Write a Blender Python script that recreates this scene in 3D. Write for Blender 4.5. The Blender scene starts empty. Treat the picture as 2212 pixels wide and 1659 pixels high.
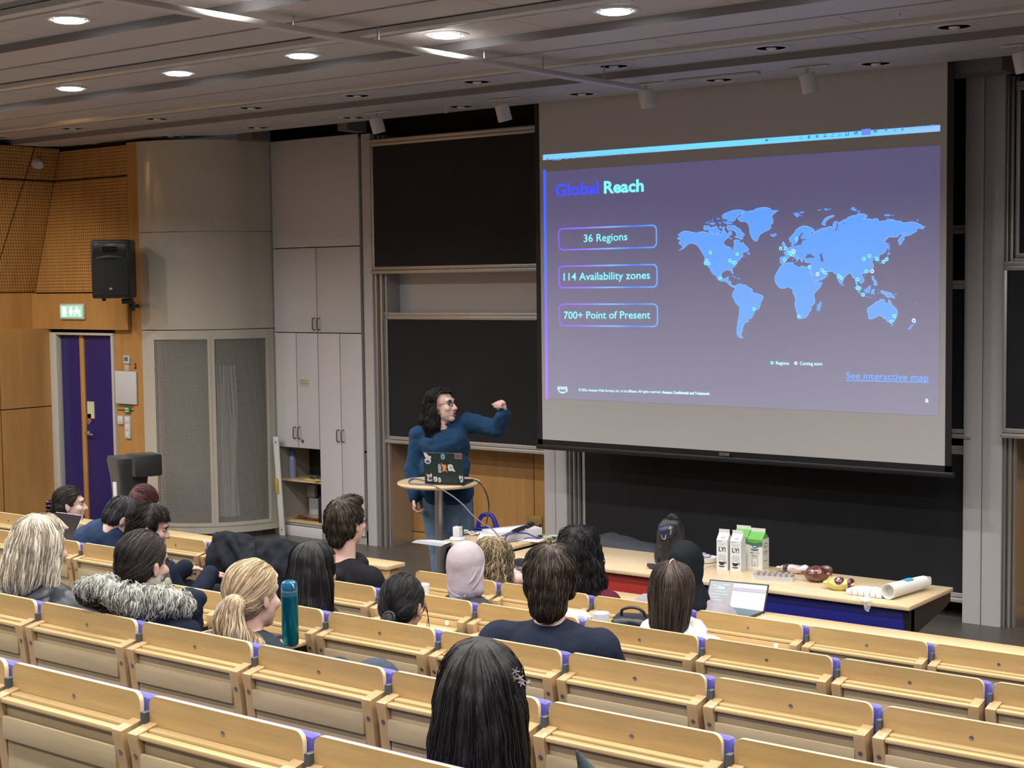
import bpy, bmesh, math, random
import numpy as np
from mathutils import Vector, Matrix, noise
from mathutils.bvhtree import BVHTree
R = math.radians
random.seed(11)
scn = bpy.context.scene
COL = scn.collection
# ------------------------------------------------------------------ camera
W_, H_ = 2212, 1659
F_ = 3279.0
CAM = Vector((0, 0, 2.45))
YAW, PIT, ROL = -0.6551845, -0.06739626, -0.01248583
_f = Vector((math.sin(YAW)*math.cos(PIT), math.cos(YAW)*math.cos(PIT), math.sin(PIT)))
_r0 = Vector((math.cos(YAW), -math.sin(YAW), 0))
_u0 = _r0.cross(_f)
_r = math.cos(ROL)*_r0 + math.sin(ROL)*_u0
_u = -math.sin(ROL)*_r0 + math.cos(ROL)*_u0
cd = bpy.data.cameras.new('camera'); cam = bpy.data.objects.new('camera', cd); COL.objects.link(cam)
cam.matrix_world = Matrix(((_r.x, _u.x, -_f.x, CAM.x), (_r.y, _u.y, -_f.y, CAM.y), (_r.z, _u.z, -_f.z, CAM.z), (0, 0, 0, 1)))
cd.sensor_width = 36; cd.lens = F_/W_*36; cd.clip_start = .05
scn.camera = cam
def ray(x, y): return _f + _r*((x-W_/2)/F_) - _u*((y-H_/2)/F_)
def OY(x, y, Y):
    d = ray(x, y); return CAM + d*((Y-CAM.y)/d.y)
def OZ(x, y, z):
    d = ray(x, y); return CAM + d*((z-CAM.z)/d.z)
def PX(p):
    d = Vector(p)-CAM; k = d.dot(_f); return (W_/2+F_*d.dot(_r)/k, H_/2-F_*d.dot(_u)/k)
# ------------------------------------------------------------------ world, exposure
scn.view_settings.view_transform = 'Standard'; scn.view_settings.look = 'None'
scn.view_settings.exposure = 0.22; scn.view_settings.gamma = 1.0; scn.view_settings.use_curve_mapping = False
wd = bpy.data.worlds.new('world'); scn.world = wd; wd.use_nodes = True
wd.node_tree.nodes['Background'].inputs[0].default_value = (.5, .52, .6, 1)
wd.node_tree.nodes['Background'].inputs[1].default_value = .04
LAMP_X = [-12.92+1.19*i for i in range(13)]
LAMP_ROWS = [6.93, 5.17, 3.41, 1.65, -.11]          # rows that are switched on
LAMP_W = 21.0
def area(name, loc, size, power, color, rot=(0, 0, 0), spread=R(150)):
    l = bpy.data.lights.new(name, 'AREA'); l.shape = 'DISK'; l.size = size; l.energy = power; l.color = color; l.spread = spread
    o = bpy.data.objects.new(name, l); o.location = loc; o.rotation_euler = rot; COL.objects.link(o); return o
def spot(name, loc, target, power, color, ang, blend=.6, rad=.04):
    l = bpy.data.lights.new(name, 'SPOT'); l.energy = power; l.color = color; l.spot_size = R(ang); l.spot_blend = blend; l.shadow_soft_size = rad
    o = bpy.data.objects.new(name, l); o.location = loc; COL.objects.link(o)
    o.rotation_euler = (Vector(target)-Vector(loc)).to_track_quat('-Z', 'Y').to_euler(); return o
# the warm wall washer that lights the birch corner on the left
WASH = spot('wall_washer_light', (-11.75, 7.3, 3.7), (-13.15, 9.1, 2.2), 85, (1, .86, .58), 62, 1, .06)
# ------------------------------------------------------------------ materials
MATS = {}
def _mat(name):
    m = bpy.data.materials.new(name); m.use_nodes = True
    nt = m.node_tree; b = nt.nodes['Principled BSDF']; MATS[name] = m
    return m, nt, b
def mix(nt, fac, a, b):
    n = nt.nodes.new('ShaderNodeMix'); n.data_type = 'RGBA'
    if hasattr(fac, 'links') or not isinstance(fac, (int, float)): nt.links.new(fac, n.inputs[0])
    else: n.inputs[0].default_value = fac
    for v, i in ((a, 6), (b, 7)):
        if isinstance(v, tuple): n.inputs[i].default_value = (*v[:3], 1)
        else: nt.links.new(v, n.inputs[i])
    return n.outputs[2]
def coords(nt, scale=(1, 1, 1), kind='Object', rot=(0, 0, 0)):
    t = nt.nodes.new('ShaderNodeTexCoord'); mp = nt.nodes.new('ShaderNodeMapping')
    mp.inputs['Scale'].default_value = scale; mp.inputs['Rotation'].default_value = rot
    nt.links.new(t.outputs[kind], mp.inputs[0]); return mp.outputs[0]
def noise_(nt, vec, scale, detail=3, rough=.5):
    n = nt.nodes.new('ShaderNodeTexNoise'); n.inputs['Scale'].default_value = scale
    n.inputs['Detail'].default_value = detail; n.inputs['Roughness'].default_value = rough
    nt.links.new(vec, n.inputs['Vector']); return n.outputs[0]
def ramp(nt, v, a, b, ca=(0, 0, 0), cb=(1, 1, 1)):
    n = nt.nodes.new('ShaderNodeValToRGB'); n.color_ramp.elements[0].position = a; n.color_ramp.elements[1].position = b
    n.color_ramp.elements[0].color = (*ca, 1); n.color_ramp.elements[1].color = (*cb, 1)
    nt.links.new(v, n.inputs[0]); return n.outputs[0]
def bump(nt, b, h, strength=.3, dist=.01):
    n = nt.nodes.new('ShaderNodeBump'); n.inputs['Strength'].default_value = strength; n.inputs['Distance'].default_value = dist
    nt.links.new(h, n.inputs['Height']); nt.links.new(n.outputs[0], b.inputs['Normal'])
def plain(name, c, rough=.5, metal=0, var=.06, scale=30, bmp=0, spec=None, sheen=0, bscale=None, coat=0):
    if name in MATS: return MATS[name]
    m, nt, b = _mat(name)
    v = noise_(nt, coords(nt), scale, 3)
    col = mix(nt, v, tuple(x*(1-var) for x in c), tuple(min(1, x*(1+var)) for x in c))
    nt.links.new(col, b.inputs['Base Color'])
    b.inputs['Roughness'].default_value = rough; b.inputs['Metallic'].default_value = metal
    if spec is not None: b.inputs['Specular IOR Level'].default_value = spec
    if sheen: b.inputs['Sheen Weight'].default_value = sheen
    if coat: b.inputs['Coat Weight'].default_value = coat; b.inputs['Coat Roughness'].default_value = .1
    if bmp: bump(nt, b, noise_(nt, coords(nt), bscale or scale*4, 3), bmp, .004)
    return m
def wood(name, c1, c2, grain=(2, 30, 30), rough=.38, scale=3.0, coat=.15, rot=(0, 0, 0)):
    if name in MATS: return MATS[name]
    m, nt, b = _mat(name)
    vec = coords(nt, grain, rot=rot)
    n1 = noise_(nt, vec, scale, 5, .6); n2 = noise_(nt, coords(nt, (1, 1, 1)), 1.3, 2)
    c = mix(nt, ramp(nt, n1, .3, .72), c1, c2)
    dk = mix(nt, ramp(nt, n2, .35, .75), (1, 1, 1), (.86, .84, .8))
    mm = nt.nodes.new('ShaderNodeMix'); mm.data_type = 'RGBA'; mm.blend_type = 'MULTIPLY'; mm.inputs[0].default_value = .8
    nt.links.new(c, mm.inputs[6]); nt.links.new(dk, mm.inputs[7]); nt.links.new(mm.outputs[2], b.inputs['Base Color'])
    b.inputs['Roughness'].default_value = rough; b.inputs['Coat Weight'].default_value = coat; b.inputs['Coat Roughness'].default_value = .25
    bump(nt, b, n1, .05, .002)
    return m
def emit(name, c, s, rough=.6, base=(.6, .6, .6)):
    if name in MATS: return MATS[name]
    m, nt, b = _mat(name)
    b.inputs['Base Color'].default_value = (*base, 1); b.inputs['Emission Color'].default_value = (*c, 1)
    b.inputs['Emission Strength'].default_value = s; b.inputs['Roughness'].default_value = rough
    return m
BIRCH = wood('birch_ply', (.46, .315, .135), (.38, .25, .10), grain=(1.2, 14, 14), rough=.34, coat=.25)
BIRCHE = wood('birch_edge', (.68, .55, .34), (.60, .46, .25), grain=(1, 60, 60), rough=.4)
BEECH = wood('beech_frame', (.47, .32, .165), (.39, .255, .125), grain=(12, 12, 1.2), rough=.36, coat=.2)
SLAT = wood('beech_slat', (.54, .39, .195), (.46, .32, .145), grain=(1.2, 20, 20), rough=.32, coat=.25)
TABLET = wood('birch_tablet', (.62, .47, .26), (.54, .39, .20), grain=(1.2, 16, 16), rough=.3, coat=.3)
BACKBRD = wood('seat_rear_board', (.40, .32, .20), (.35, .27, .16), grain=(1.2, 12, 12), rough=.45)
WALLW = wood('wall_birch_veneer', (.52, .285, .095), (.42, .215, .065), grain=(5, 5, .6), rough=.4, scale=2)
BLUE = plain('blue_wool', (.055, .045, .30), .85, var=.15, scale=200, bmp=.4, sheen=.5)
GREY = plain('dark_grey_steel', (.075, .08, .085), .45, .4)
STEEL = plain('brushed_steel', (.55, .55, .56), .3, .9)
ALU = plain('anodised_aluminium', (.52, .51, .49), .35, .75, scale=8)
WHITE = plain('white_laminate', (.56, .54, .55), .42, scale=4, var=.02)
BLACK = plain('black_plastic', (.012, .012, .014), .42)
BOARD = plain('blackboard_slate', (.013, .014, .017), .62, var=.35, scale=2.2, spec=.3)
# ------------------------------------------------------------------ mesh kit
def fr(d):
    d = Vector(d).normalized(); a = Vector((0, 0, 1)) if abs(d.z) < .95 else Vector((1, 0, 0))
    s = d.cross(a).normalized(); return s, s.cross(d).normalized(), d
class MB:
    def __init__(self): self.v = []; self.f = []; self.m = []; self.cm = 0
    def add(self, vs, fs):
        o = len(self.v); self.v += [tuple(v) for v in vs]
        for f in fs: self.f.append(tuple(i+o for i in f)); self.m.append(self.cm)
        return self
    def mat(self, i): self.cm = i; return self
    def box(self, x0, x1, y0, y1, z0, z1, b=0):
        if b <= 0:
            vs = [(x, y, z) for x in (x0, x1) for y in (y0, y1) for z in (z0, z1)]
            return self.add(vs, [(0, 1, 3, 2), (4, 6, 7, 5), (0, 4, 5, 1), (2, 3, 7, 6), (0, 2, 6, 4), (1, 5, 7, 3)])
        bm = bmesh.new(); bmesh.ops.create_cube(bm, size=1)
        bmesh.ops.scale(bm, vec=(x1-x0, y1-y0, z1-z0), verts=bm.verts)
        bmesh.ops.translate(bm, vec=((x0+x1)/2, (y0+y1)/2, (z0+z1)/2), verts=bm.verts)
        bmesh.ops.bevel(bm, geom=bm.edges[:], offset=b, segments=2, affect='EDGES', profile=.5)
        return self.bm(bm)
    def bm(self, bm):
        bm.verts.index_update(); self.add([v.co[:] for v in bm.verts], [tuple(v.index for v in f.verts) for f in bm.faces]); bm.free(); return self
    def rbox(self, c, s, rot, b=0):
        t = MB().box(-s[0]/2, s[0]/2, -s[1]/2, s[1]/2, -s[2]/2, s[2]/2, b); M = Matrix.Translation(c) @ rot.to_4x4()
        return self.add([M @ Vector(v) for v in t.v], t.f)
    def quad(self, a, b, c, d): return self.add([a, b, c, d], [(0, 1, 2, 3)])
    def cone(self, p0, p1, r0, r1, n=16, caps=True):
        p0 = Vector(p0); p1 = Vector(p1); s, t, _ = fr(p1-p0); vs = []
        for p, r in ((p0, r0), (p1, r1)):
            vs += [p+(s*math.cos(2*math.pi*i/n)+t*math.sin(2*math.pi*i/n))*r for i in range(n)]
        fs = [(i, (i+1) % n, n+(i+1) % n, n+i) for i in range(n)]
        if caps: fs += [tuple(range(n-1, -1, -1)), tuple(range(n, 2*n))]
        return self.add(vs, fs)
    def tube(self, pts, r, n=8, closed=False):
        pts = [Vector(p) for p in pts]; vs = []; k = len(pts); s = None
        for i, p in enumerate(pts):
            d = (pts[(i+1) % k] - pts[i-1]) if closed else (pts[min(i+1, k-1)]-pts[max(i-1, 0)])
            if d.length < 1e-9: d = Vector((0, 0, 1))
            d.normalize()
            if s is None: s = fr(d)[0]
            s = (s-d*s.dot(d))
            s = s.normalized() if s.length > 1e-6 else fr(d)[0]
            t = d.cross(s); rr = r[i] if isinstance(r, (list, tuple)) else r
            vs += [p+(s*math.cos(2*math.pi*j/n)+t*math.sin(2*math.pi*j/n))*rr for j in range(n)]
        fs = []
        for i in range(k if closed else k-1):
            a = i*n; b = ((i+1) % k)*n
            fs += [(a+j, a+(j+1) % n, b+(j+1) % n, b+j) for j in range(n)]
        if not closed: fs += [tuple(range(n-1, -1, -1)), tuple(range((k-1)*n, k*n))]
        return self.add(vs, fs)
    def lathe(self, c, prof, n=28, axis=(0, 0, 1)):
        c = Vector(c); s, t, d = fr(axis); vs = []; fs = []
        for (r, h) in prof: vs += [c+d*h+(s*math.cos(2*math.pi*i/n)+t*math.sin(2*math.pi*i/n))*r for i in range(n)]
        for k in range(len(prof)-1):
            fs += [(k*n+i, k*n+(i+1) % n, (k+1)*n+(i+1) % n, (k+1)*n+i) for i in range(n)]
        fs += [tuple(range(n-1, -1, -1)), tuple(range((len(prof)-1)*n, len(prof)*n))]
        return self.add(vs, fs)
    def ell(self, c, r, rot=None, n=14):
        bm = bmesh.new(); bmesh.ops.create_uvsphere(bm, u_segments=n, v_segments=max(6, n*2//3), radius=1)
        M = Matrix.Translation(c) @ ((rot.to_4x4() if rot else Matrix.Identity(4)) @ Matrix.Diagonal((*r, 1)))
        bmesh.ops.transform(bm, matrix=M, verts=bm.verts); return self.bm(bm)
    def cap(self, p0, p1, r0, r1, n=14):
        p0 = Vector(p0); p1 = Vector(p1); L = (p1-p0).length
        if L < 1e-6: return self.ell(p0, (r0,)*3)
        prof = [(r0*math.sin(a), -r0*math.cos(a)) for a in (.15, .5, .9, 1.25)]+[(r0, 0), (r1, L)]+[(r1*math.cos(a), L+r1*math.sin(a)) for a in (.32, .67, 1.07, 1.42)]
        return self.lathe(p0, prof, n, p1-p0)
    def prism(self, poly, fn, d):                       # poly: 2-D points, fn: 2-D -> 3-D, d: extrusion vector
        n = len(poly); a = [Vector(fn(*p)) for p in poly]; d = Vector(d); b = [p+d for p in a]
        return self.add(a+b, [tuple(range(n)), tuple(range(2*n-1, n-1, -1))]+[(i, n+i, n+(i+1) % n, (i+1) % n) for i in range(n)])
    def mesh(self, name='m'):
        me = bpy.data.meshes.new(name); me.from_pydata(self.v, [], self.f)
        return me
def setp(o, parent):
    o.parent = parent
    if parent.parent is None: o.matrix_parent_inverse = parent.matrix_basis.inverted()
def obj(name, g, mats, parent=None, smooth=30, **pr):
    me = g.mesh(name) if isinstance(g, MB) else g
    if not isinstance(mats, (list, tuple)): mats = [mats]
    for m in mats: me.materials.append(m)
    if isinstance(g, MB) and len(mats) > 1: me.polygons.foreach_set('material_index', g.m)
    if isinstance(g, MB):
        bm = bmesh.new(); bm.from_mesh(me); bmesh.ops.recalc_face_normals(bm, faces=bm.faces); bm.to_mesh(me); bm.free()
    if smooth:
        me.polygons.foreach_set('use_smooth', [True]*len(me.polygons)); me.set_sharp_from_angle(angle=R(smooth))
    o = bpy.data.objects.new(name, me); COL.objects.link(o)
    if parent: setp(o, parent)
    for k, v in pr.items(): o[k] = v
    return o
def struct(name, g, mats, smooth=30): return obj(name, g, mats, None, smooth, kind='structure')
def thing(name, label, cat, loc=(0, 0, 0), rz=0, group=None):
    o = bpy.data.objects.new(name, None); o.empty_display_size = .1; COL.objects.link(o); o.location = loc; o.rotation_euler = (0, 0, rz)
    o['label'] = label; o['category'] = cat
    if group: o['group'] = group
    return o
def tag(o, label, cat, group=None):
    o['label'] = label; o['category'] = cat
    if group: o['group'] = group
    return o
def dup(root, loc, label=None, rz=None, skip=()):
    r = root.copy(); COL.objects.link(r); r.location = loc
    if rz is not None: r.rotation_euler = (0, 0, rz)
    if label: r['label'] = label
    for ch in list(root.children):
        if ch.name.split('.')[0] in skip: continue
        c = ch.copy(); COL.objects.link(c); c.parent = r; c.matrix_parent_inverse = ch.matrix_parent_inverse
        for g in ch.children:
            d = g.copy(); COL.objects.link(d); d.parent = c
    return r
def text_mesh(s, size=1, bold=0, align='LEFT', ext=0, spacing=1):
    cu = bpy.data.curves.new('t', 'FONT'); cu.body = s; cu.size = size; cu.offset = bold; cu.align_x = align; cu.extrude = ext; cu.space_character = spacing
    cu.resolution_u = 3
    o = bpy.data.objects.new('t', cu); COL.objects.link(o)
    dg = bpy.context.evaluated_depsgraph_get(); me = bpy.data.meshes.new_from_object(o.evaluated_get(dg))
    bpy.data.objects.remove(o); bpy.data.curves.remove(cu); return me
def text_obj(name, s, mat, parent, p0, ux, uy, width=None, height=None, bold=0, ext=0):
    """text from p0, running along ux with up uy; fitted to width/height metres"""
    me = text_mesh(s, 1, bold, ext=0)
    co = np.array([v.co[:] for v in me.vertices]); x0, x1 = co[:, 0].min(), co[:, 0].max(); y0, y1 = 0.0, .72
    sx = width/(x1-x0) if width else None; sy = height/(y1-y0) if height else None
    if sx is None: sx = sy
    if sy is None: sy = sx
    ux = Vector(ux).normalized(); uy = Vector(uy).normalized(); p0 = Vector(p0)
    for v in me.vertices: v.co = p0+ux*((v.co.x-x0)*sx)+uy*(v.co.y*sy)
    me.materials.append(mat)
    o = bpy.data.objects.new(name, me); COL.objects.link(o)
    if parent: setp(o, parent)
    return o
# ------------------------------------------------------------------ the room
YF = 10.34                                          # front face of the columns and cupboards
SEAT_W = .58; SX0 = -3.618
ROWY = {0: 1.504, 1: 2.416, 2: 3.323, 3: 4.234, 4: 5.166, 5: 6.078}
ROWT = {0: 1.555, 1: 1.424, 2: 1.293, 3: 1.163, 4: 1.032, 5: .907}
def fl(r): return ROWT[r]-.907
m, nt, b = _mat('floor_vinyl')
vec = coords(nt, (.25, 1.3, 1)); n1 = noise_(nt, vec, 5, 6, .65); n2 = noise_(nt, coords(nt), 60, 2)
c = mix(nt, ramp(nt, n1, .35, .7), (.085, .076, .068), (.135, .12, .107)); c2 = mix(nt, n2, (.07, .062, .055), (.16, .145, .13))
nt.links.new(mix(nt, .3, c, c2), b.inputs['Base Color']); b.inputs['Roughness'].default_value = .38
FLOORM = MATS['floor_vinyl']
g = MB()
XL, XR, YB = -14.2, 4.2, -4.2
prof = [(11.4, 0)]; ys = [(4, .125), (3, .256), (2, .386), (1, .517), (0, .648)]
for r, z in ys: prof += [(ROWY[r+1]-.14, prof[-1][1]), (ROWY[r+1]-.14, z)]
yy = ROWY[0]-.14; z = .648
for k in range(6): prof += [(yy, z), (yy, z+.131)]; z += .131; yy -= .91
prof += [(YB-.1, z), (YB-.1, -.15), (11.4, -.15)]
g.prism(prof, lambda y, z: (XL-.2, y, z), (XR-XL+.4, 0, 0))
struct('floor', g, FLOORM, smooth=0)
CEIL = plain('ceiling_panel_paint', (.50, .475, .47), .55, scale=3, var=.03)
BEAM = plain('ceiling_beam_paint', (.52, .49, .485), .45, scale=3, var=.03)
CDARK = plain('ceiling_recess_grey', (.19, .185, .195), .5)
SLOT = plain('ceiling_slot_black', (.008, .008, .01), .7)
RIDGE = plain('ceiling_ridge_gloss', (.56, .55, .54), .16, scale=5, var=.02, coat=.5)
DARKV = plain('dark_void', (.02, .018, .016), .8)
XA, XB = -14.0, 4.0
g = MB().box(XA, XB, -4.1, 11.3, 4.30, 4.40)
struct('ceiling', g, DARKV)
# one ceiling bay after another, each a lowered beam, a lamp panel, a ridge, a recess and a flat panel
g = MB()
Y0s = [9.35-1.75*k for k in range(8)]
def bay(Y0, first=False):
    g.mat(0).box(XA, XB, Y0-.40, Y0-.235, 3.85, 4.0); g.box(XA, XB, Y0-.232, Y0-.012, 3.853, 4.0)
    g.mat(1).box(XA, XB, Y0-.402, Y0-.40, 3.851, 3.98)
    x = XA
    lx = [v for v in LAMP_X]
    xs = sorted([v-.60 for v in lx]+[lx[-1]+.6])
    xs = [XA]+xs+[XB]
    for a, b_ in zip(xs, xs[1:]):
        if b_-a < .02: continue
        g.mat(2).box(a+.003, b_-.003, Y0-.86, Y0-.402, 3.90, 3.93)
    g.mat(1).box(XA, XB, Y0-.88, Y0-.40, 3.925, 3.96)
    # ridge: a glossy rounded lip
    a = [(Y0-.99, 3.925), (Y0-.985, 3.895), (Y0-.965, 3.882), (Y0-.93, 3.882), (Y0-.88, 3.90), (Y0-.86, 3.93)]
    g.mat(3).prism(a, lambda y, z: (XA, y, z), (XB-XA, 0, 0))
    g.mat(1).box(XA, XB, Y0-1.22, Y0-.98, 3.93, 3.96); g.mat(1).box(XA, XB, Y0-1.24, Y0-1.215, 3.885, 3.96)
    g.mat(4).box(XA, XB, Y0-1.262, Y0-1.24, 3.93, 3.97)
    k = 0
    for a, b_ in zip(xs, xs[1:]):
        g.mat(2).box(a+.003+.31, b_+.31-.003, Y0-1.67, Y0-1.26, 3.875, 3.90)
    g.mat(4).box(XA, XB, Y0-1.76, Y0-1.66, 3.95, 3.99)
    g.mat(2).box(XA, XB, Y0-1.70, Y0-1.672, 3.858, 3.90)
for Y0 in Y0s: bay(Y0)
g.mat(4).box(XA, XB, 9.33, 9.37, 3.95, 3.99)
g.mat(2)
xs = [XA]+[v-.4 for v in LAMP_X]+[XB]
for a, b_ in zip(xs, xs[1:]): g.box(a+.003, b_-.003, 9.365, 9.86, 3.868, 3.90)
obj('ceiling', g, [BEAM, CDARK, CEIL, RIDGE, SLOT], kind='structure')
# soffit over the blackboards
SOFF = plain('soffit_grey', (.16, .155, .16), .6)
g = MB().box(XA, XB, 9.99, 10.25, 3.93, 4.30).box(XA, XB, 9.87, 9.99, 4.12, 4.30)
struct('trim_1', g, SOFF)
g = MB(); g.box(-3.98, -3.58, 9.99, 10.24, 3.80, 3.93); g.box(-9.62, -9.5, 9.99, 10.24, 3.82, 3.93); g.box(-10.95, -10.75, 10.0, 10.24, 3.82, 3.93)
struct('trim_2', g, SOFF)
# front wall, birch panels on a dark backing
g = MB().box(-11.6, XR, 10.76, 10.9, 0, 4.3); struct('wall_back_of_boards', g, DARKV).name = 'wall_front'
g = MB()
def panels(x0, x1, zs, xs, y, gp=.004):
    xs = [x0]+xs+[x1]
    for za, zb in zip(zs, zs[1:]):
        for a, b_ in zip(xs, xs[1:]): g.box(a+gp, b_-gp, y, y+.03, za+gp, zb-gp, .002)
panels(-9.72, -7.30, [0, .105, 1.15, 2.36, 3.7], [-7.99], 10.70)
panels(-3.90, 3.0, [0, .105, 1.15, 2.36, 3.7], [-2.6, -1.2, .2, 1.6], 10.70)
struct('wall_front', g, WALLW)
# left: side wall (vertical below, leaning in above) and the return wall with the door
m, nt, b = _mat('perforated_birch')
v = coords(nt, (1, 1, 1)); sp = nt.nodes.new('ShaderNodeSeparateXYZ'); nt.links.new(v, sp.inputs[0])
ad = nt.nodes.new('ShaderNodeMath'); ad.operation = 'ADD'; nt.links.new(sp.outputs[0], ad.inputs[0]); nt.links.new(sp.outputs[1], ad.inputs[1])
cell = []
for so in (ad.outputs[0], sp.outputs[2]):
    q = nt.nodes.new('ShaderNodeMath'); q.operation = 'MULTIPLY'; q.inputs[1].default_value = 1/.032; nt.links.new(so, q.inputs[0])
    w = nt.nodes.new('ShaderNodeMath'); w.operation = 'FRACT'; nt.links.new(q.outputs[0], w.inputs[0])
    s = nt.nodes.new('ShaderNodeMath'); s.operation = 'SUBTRACT'; s.inputs[1].default_value = .5; nt.links.new(w.outputs[0], s.inputs[0])
    p2 = nt.nodes.new('ShaderNodeMath'); p2.operation = 'MULTIPLY'; nt.links.new(s.outputs[0], p2.inputs[0]); nt.links.new(s.outputs[0], p2.inputs[1]); cell.append(p2.outputs[0])
a2 = nt.nodes.new('ShaderNodeMath'); a2.operation = 'ADD'; nt.links.new(cell[0], a2.inputs[0]); nt.links.new(cell[1], a2.inputs[1])
lt = nt.nodes.new('ShaderNodeMath'); lt.operation = 'LESS_THAN'; lt.inputs[1].default_value = .055; nt.links.new(a2.outputs[0], lt.inputs[0])
n1 = noise_(nt, coords(nt, (5, 5, .6)), 2, 5)
nt.links.new(mix(nt, lt.outputs[0], mix(nt, ramp(nt, n1, .3, .72), (.52, .285, .095), (.42, .215, .065)), (.10, .045, .012)), b.inputs['Base Color']); b.inputs['Roughness'].default_value = .45
PERF = m
XS = -13.26; YD = 9.5
g = MB()
for (y0, y1) in ((YD-.62, YD), (YD-1.95, YD-.63), (YD-3.3, YD-1.96), (YD-4.7, YD-3.31), (YD-6.2, YD-4.71), (-4.2, YD-6.21)):
    for (z0, z1) in ((0, 1.226), (1.236, 2.03)): g.box(XS-.3, XS, y0+.004, y1-.004, z0, z1)
    g.box(XS-.5, XS-.24, y0+.004, y1-.004, 2.03, 2.395)
struct('wall_left', g, WALLW)
def leanx(z): return -13.525+(z-2.385)*(.462/1.355)
g = MB()
k = 0
for (y0b, y1b) in ((YD-.53, YD), (YD-1.95, YD-.54), (YD-3.3, YD-1.96), (YD-4.7, YD-3.31), (-4.2, YD-4.71)):
    for (z0, z1) in ((2.405, 3.515), (3.53, 3.84)):
        t0, t1 = (.26*((z0-2.4)/1.4), .26*((z1-2.4)/1.4))
        sh = lambda y, t: y if abs(y-YD) < .01 else y+t*.9
        q = [(leanx(z0), sh(y0b, t0)+.006, z0), (leanx(z0), sh(y1b, t0)-.003, z0), (leanx(z1), sh(y1b, t1)-.003, z1), (leanx(z1), sh(y0b, t1)+.006, z1)]
        bk = [(x-.05, y, z) for x, y, z in q]
        g.add(q+bk, [(0, 1, 2, 3), (7, 6, 5, 4), (0, 4, 5, 1), (1, 5, 6, 2), (2, 6, 7, 3), (3, 7, 4, 0)])
struct('wall_left', g, PERF)
g = MB().box(-14.2, -13.62, -4.2, 11.3, 0, 4.3); struct('wall_left', g, DARKV)
# return wall (faces the room) around the blue double door
g = MB()
g.box(-11.95, -11.80, YD-.02, YD+.45, .0, 3.835)                        # end post
g.box(-12.235, -11.955, YD, YD+.04, .0, 1.225); g.box(-12.235, -11.955, YD, YD+.04, 1.235, 2.02)
g.box(-13.54, -11.955, YD-.06, YD+.04, 2.025, 2.385)                      # header
struct('wall_left', g, WALLW)
g = MB()
for z0, z1 in ((2.398, 3.515), (3.53, 3.815)):
    q = [(leanx(z0)+.004, z0), (-11.957, z0), (-11.957, z1), (leanx(z1)+.004, z1)]
    g.prism(q, lambda x, z: (x, YD, z), (0, .04, 0))
struct('wall_left', g, PERF)
g = MB().box(-13.7, -11.75, YD+.06, YD+.12, 0, 4.0); struct('wall_left', g, DARKV)
# door 1
FRAMEW = plain('door_frame_paint', (.50, .48, .43), .4)
DOORB = plain('door_blue_laminate', (.022, .015, .135), .32, scale=3, var=.08)
d1 = MB(); d1.box(-13.262, -13.155, YD-.03, YD+.05, 0, 1.99, .004); d1.box(-13.155, -12.235, YD-.03, YD+.05, 1.965, 1.99, .003); d1.box(-12.272, -12.235, YD-.03, YD+.05, 0, 1.965, .003)
D = struct('door_1', d1, FRAMEW)
obj('door_leaf', MB().box(-13.15, -12.835, YD+.03, YD+.06, .01, 1.962, .003), DOORB, D)
lf = obj('door_leaf', MB().box(-12.765, -12.275, YD+.03, YD+.06, .01, 1.962, .003), DOORB, D)
obj('meeting_stile', MB().box(-12.832, -12.768, YD+.015, YD+.06, .01, 1.962, .004), WALLW, D)
h = MB(); p = OY(190, 936, YD); h.lathe((p.x-.02, YD+.03, p.z), [(.022, 0), (.024, .01), (.01, .014), (.01, .05)], 14, (0, -1, 0)); h.cap((p.x-.02, YD-.015, p.z), (p.x+.09, YD-.015, p.z-.01), .011, .009)
obj('door_handle', h, STEEL, lf)
p = OY(190, 912, YD); obj('lock_cylinder', MB().lathe((p.x-.015, YD+.03, p.z), [(.026, 0), (.028, .012), (.018, .016)], 16, (0, -1, 0)), STEEL, lf)
p = OY(191, 886, YD); obj('door_notice', MB().box(p.x-.05, p.x+.06, YD+.024, YD+.03, p.z-.085, p.z+.085), plain('cream_paper', (.62, .60, .42), .7), lf)
p = OY(188, 904, YD); obj('red_sticker', MB().box(p.x-.03, p.x+.035, YD+.024, YD+.03, p.z-.04, p.z+.045), plain('red_sticker', (.5, .06, .05), .6), lf)
# white column covers and aluminium guide rails between the boards
def column(name, xs, y=YF, z1=3.82):
    g = MB()
    for a, b_ in xs: g.box(a, b_, y, 10.70, 0, z1, .003)
    return struct(name, g, plain('column_white', (.52, .51, .51), .3, scale=3, var=.02, coat=.2))
column('trim_3', [(-9.665, -9.555)]); column('trim_4', [(-7.612, -7.50), (-7.495, -7.38)]); column('trim_5', [(-3.954, -3.824), (-3.818, -3.68)])
def rails(x0, x1, y=YF, z1=3.80):
    g = MB(); n = 4; w = (x1-x0)/n
    for i in range(n): g.box(x0+i*w+.004, x0+(i+1)*w-.004, y+.02+.03*(i % 2), 10.70, 0, z1, .002)
    g.box(x0, x1, y+.07, 10.69, 0, z1)
    return g
for i, (a, b_) in enumerate(((-9.55, -9.42), (-7.375, -7.285), (-3.675, -3.60))): struct('trim_%d' % (6+i), rails(a, b_), ALU)
struct('trim_9', MB().box(-10.945, -10.868, 10.37, 10.62, 0, 3.83), WALLW)
# far walls that close the room around the viewer
PALE = plain('plaster_warm', (.46, .40, .33), .8)
struct('wall_right', MB().box(4.0, 4.2, -4.2, 11.3, 0, 4.4), PALE)
struct('wall_back', MB().box(-14.2, 4.2, -4.4, -4.2, 0, 4.4), PALE)
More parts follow.
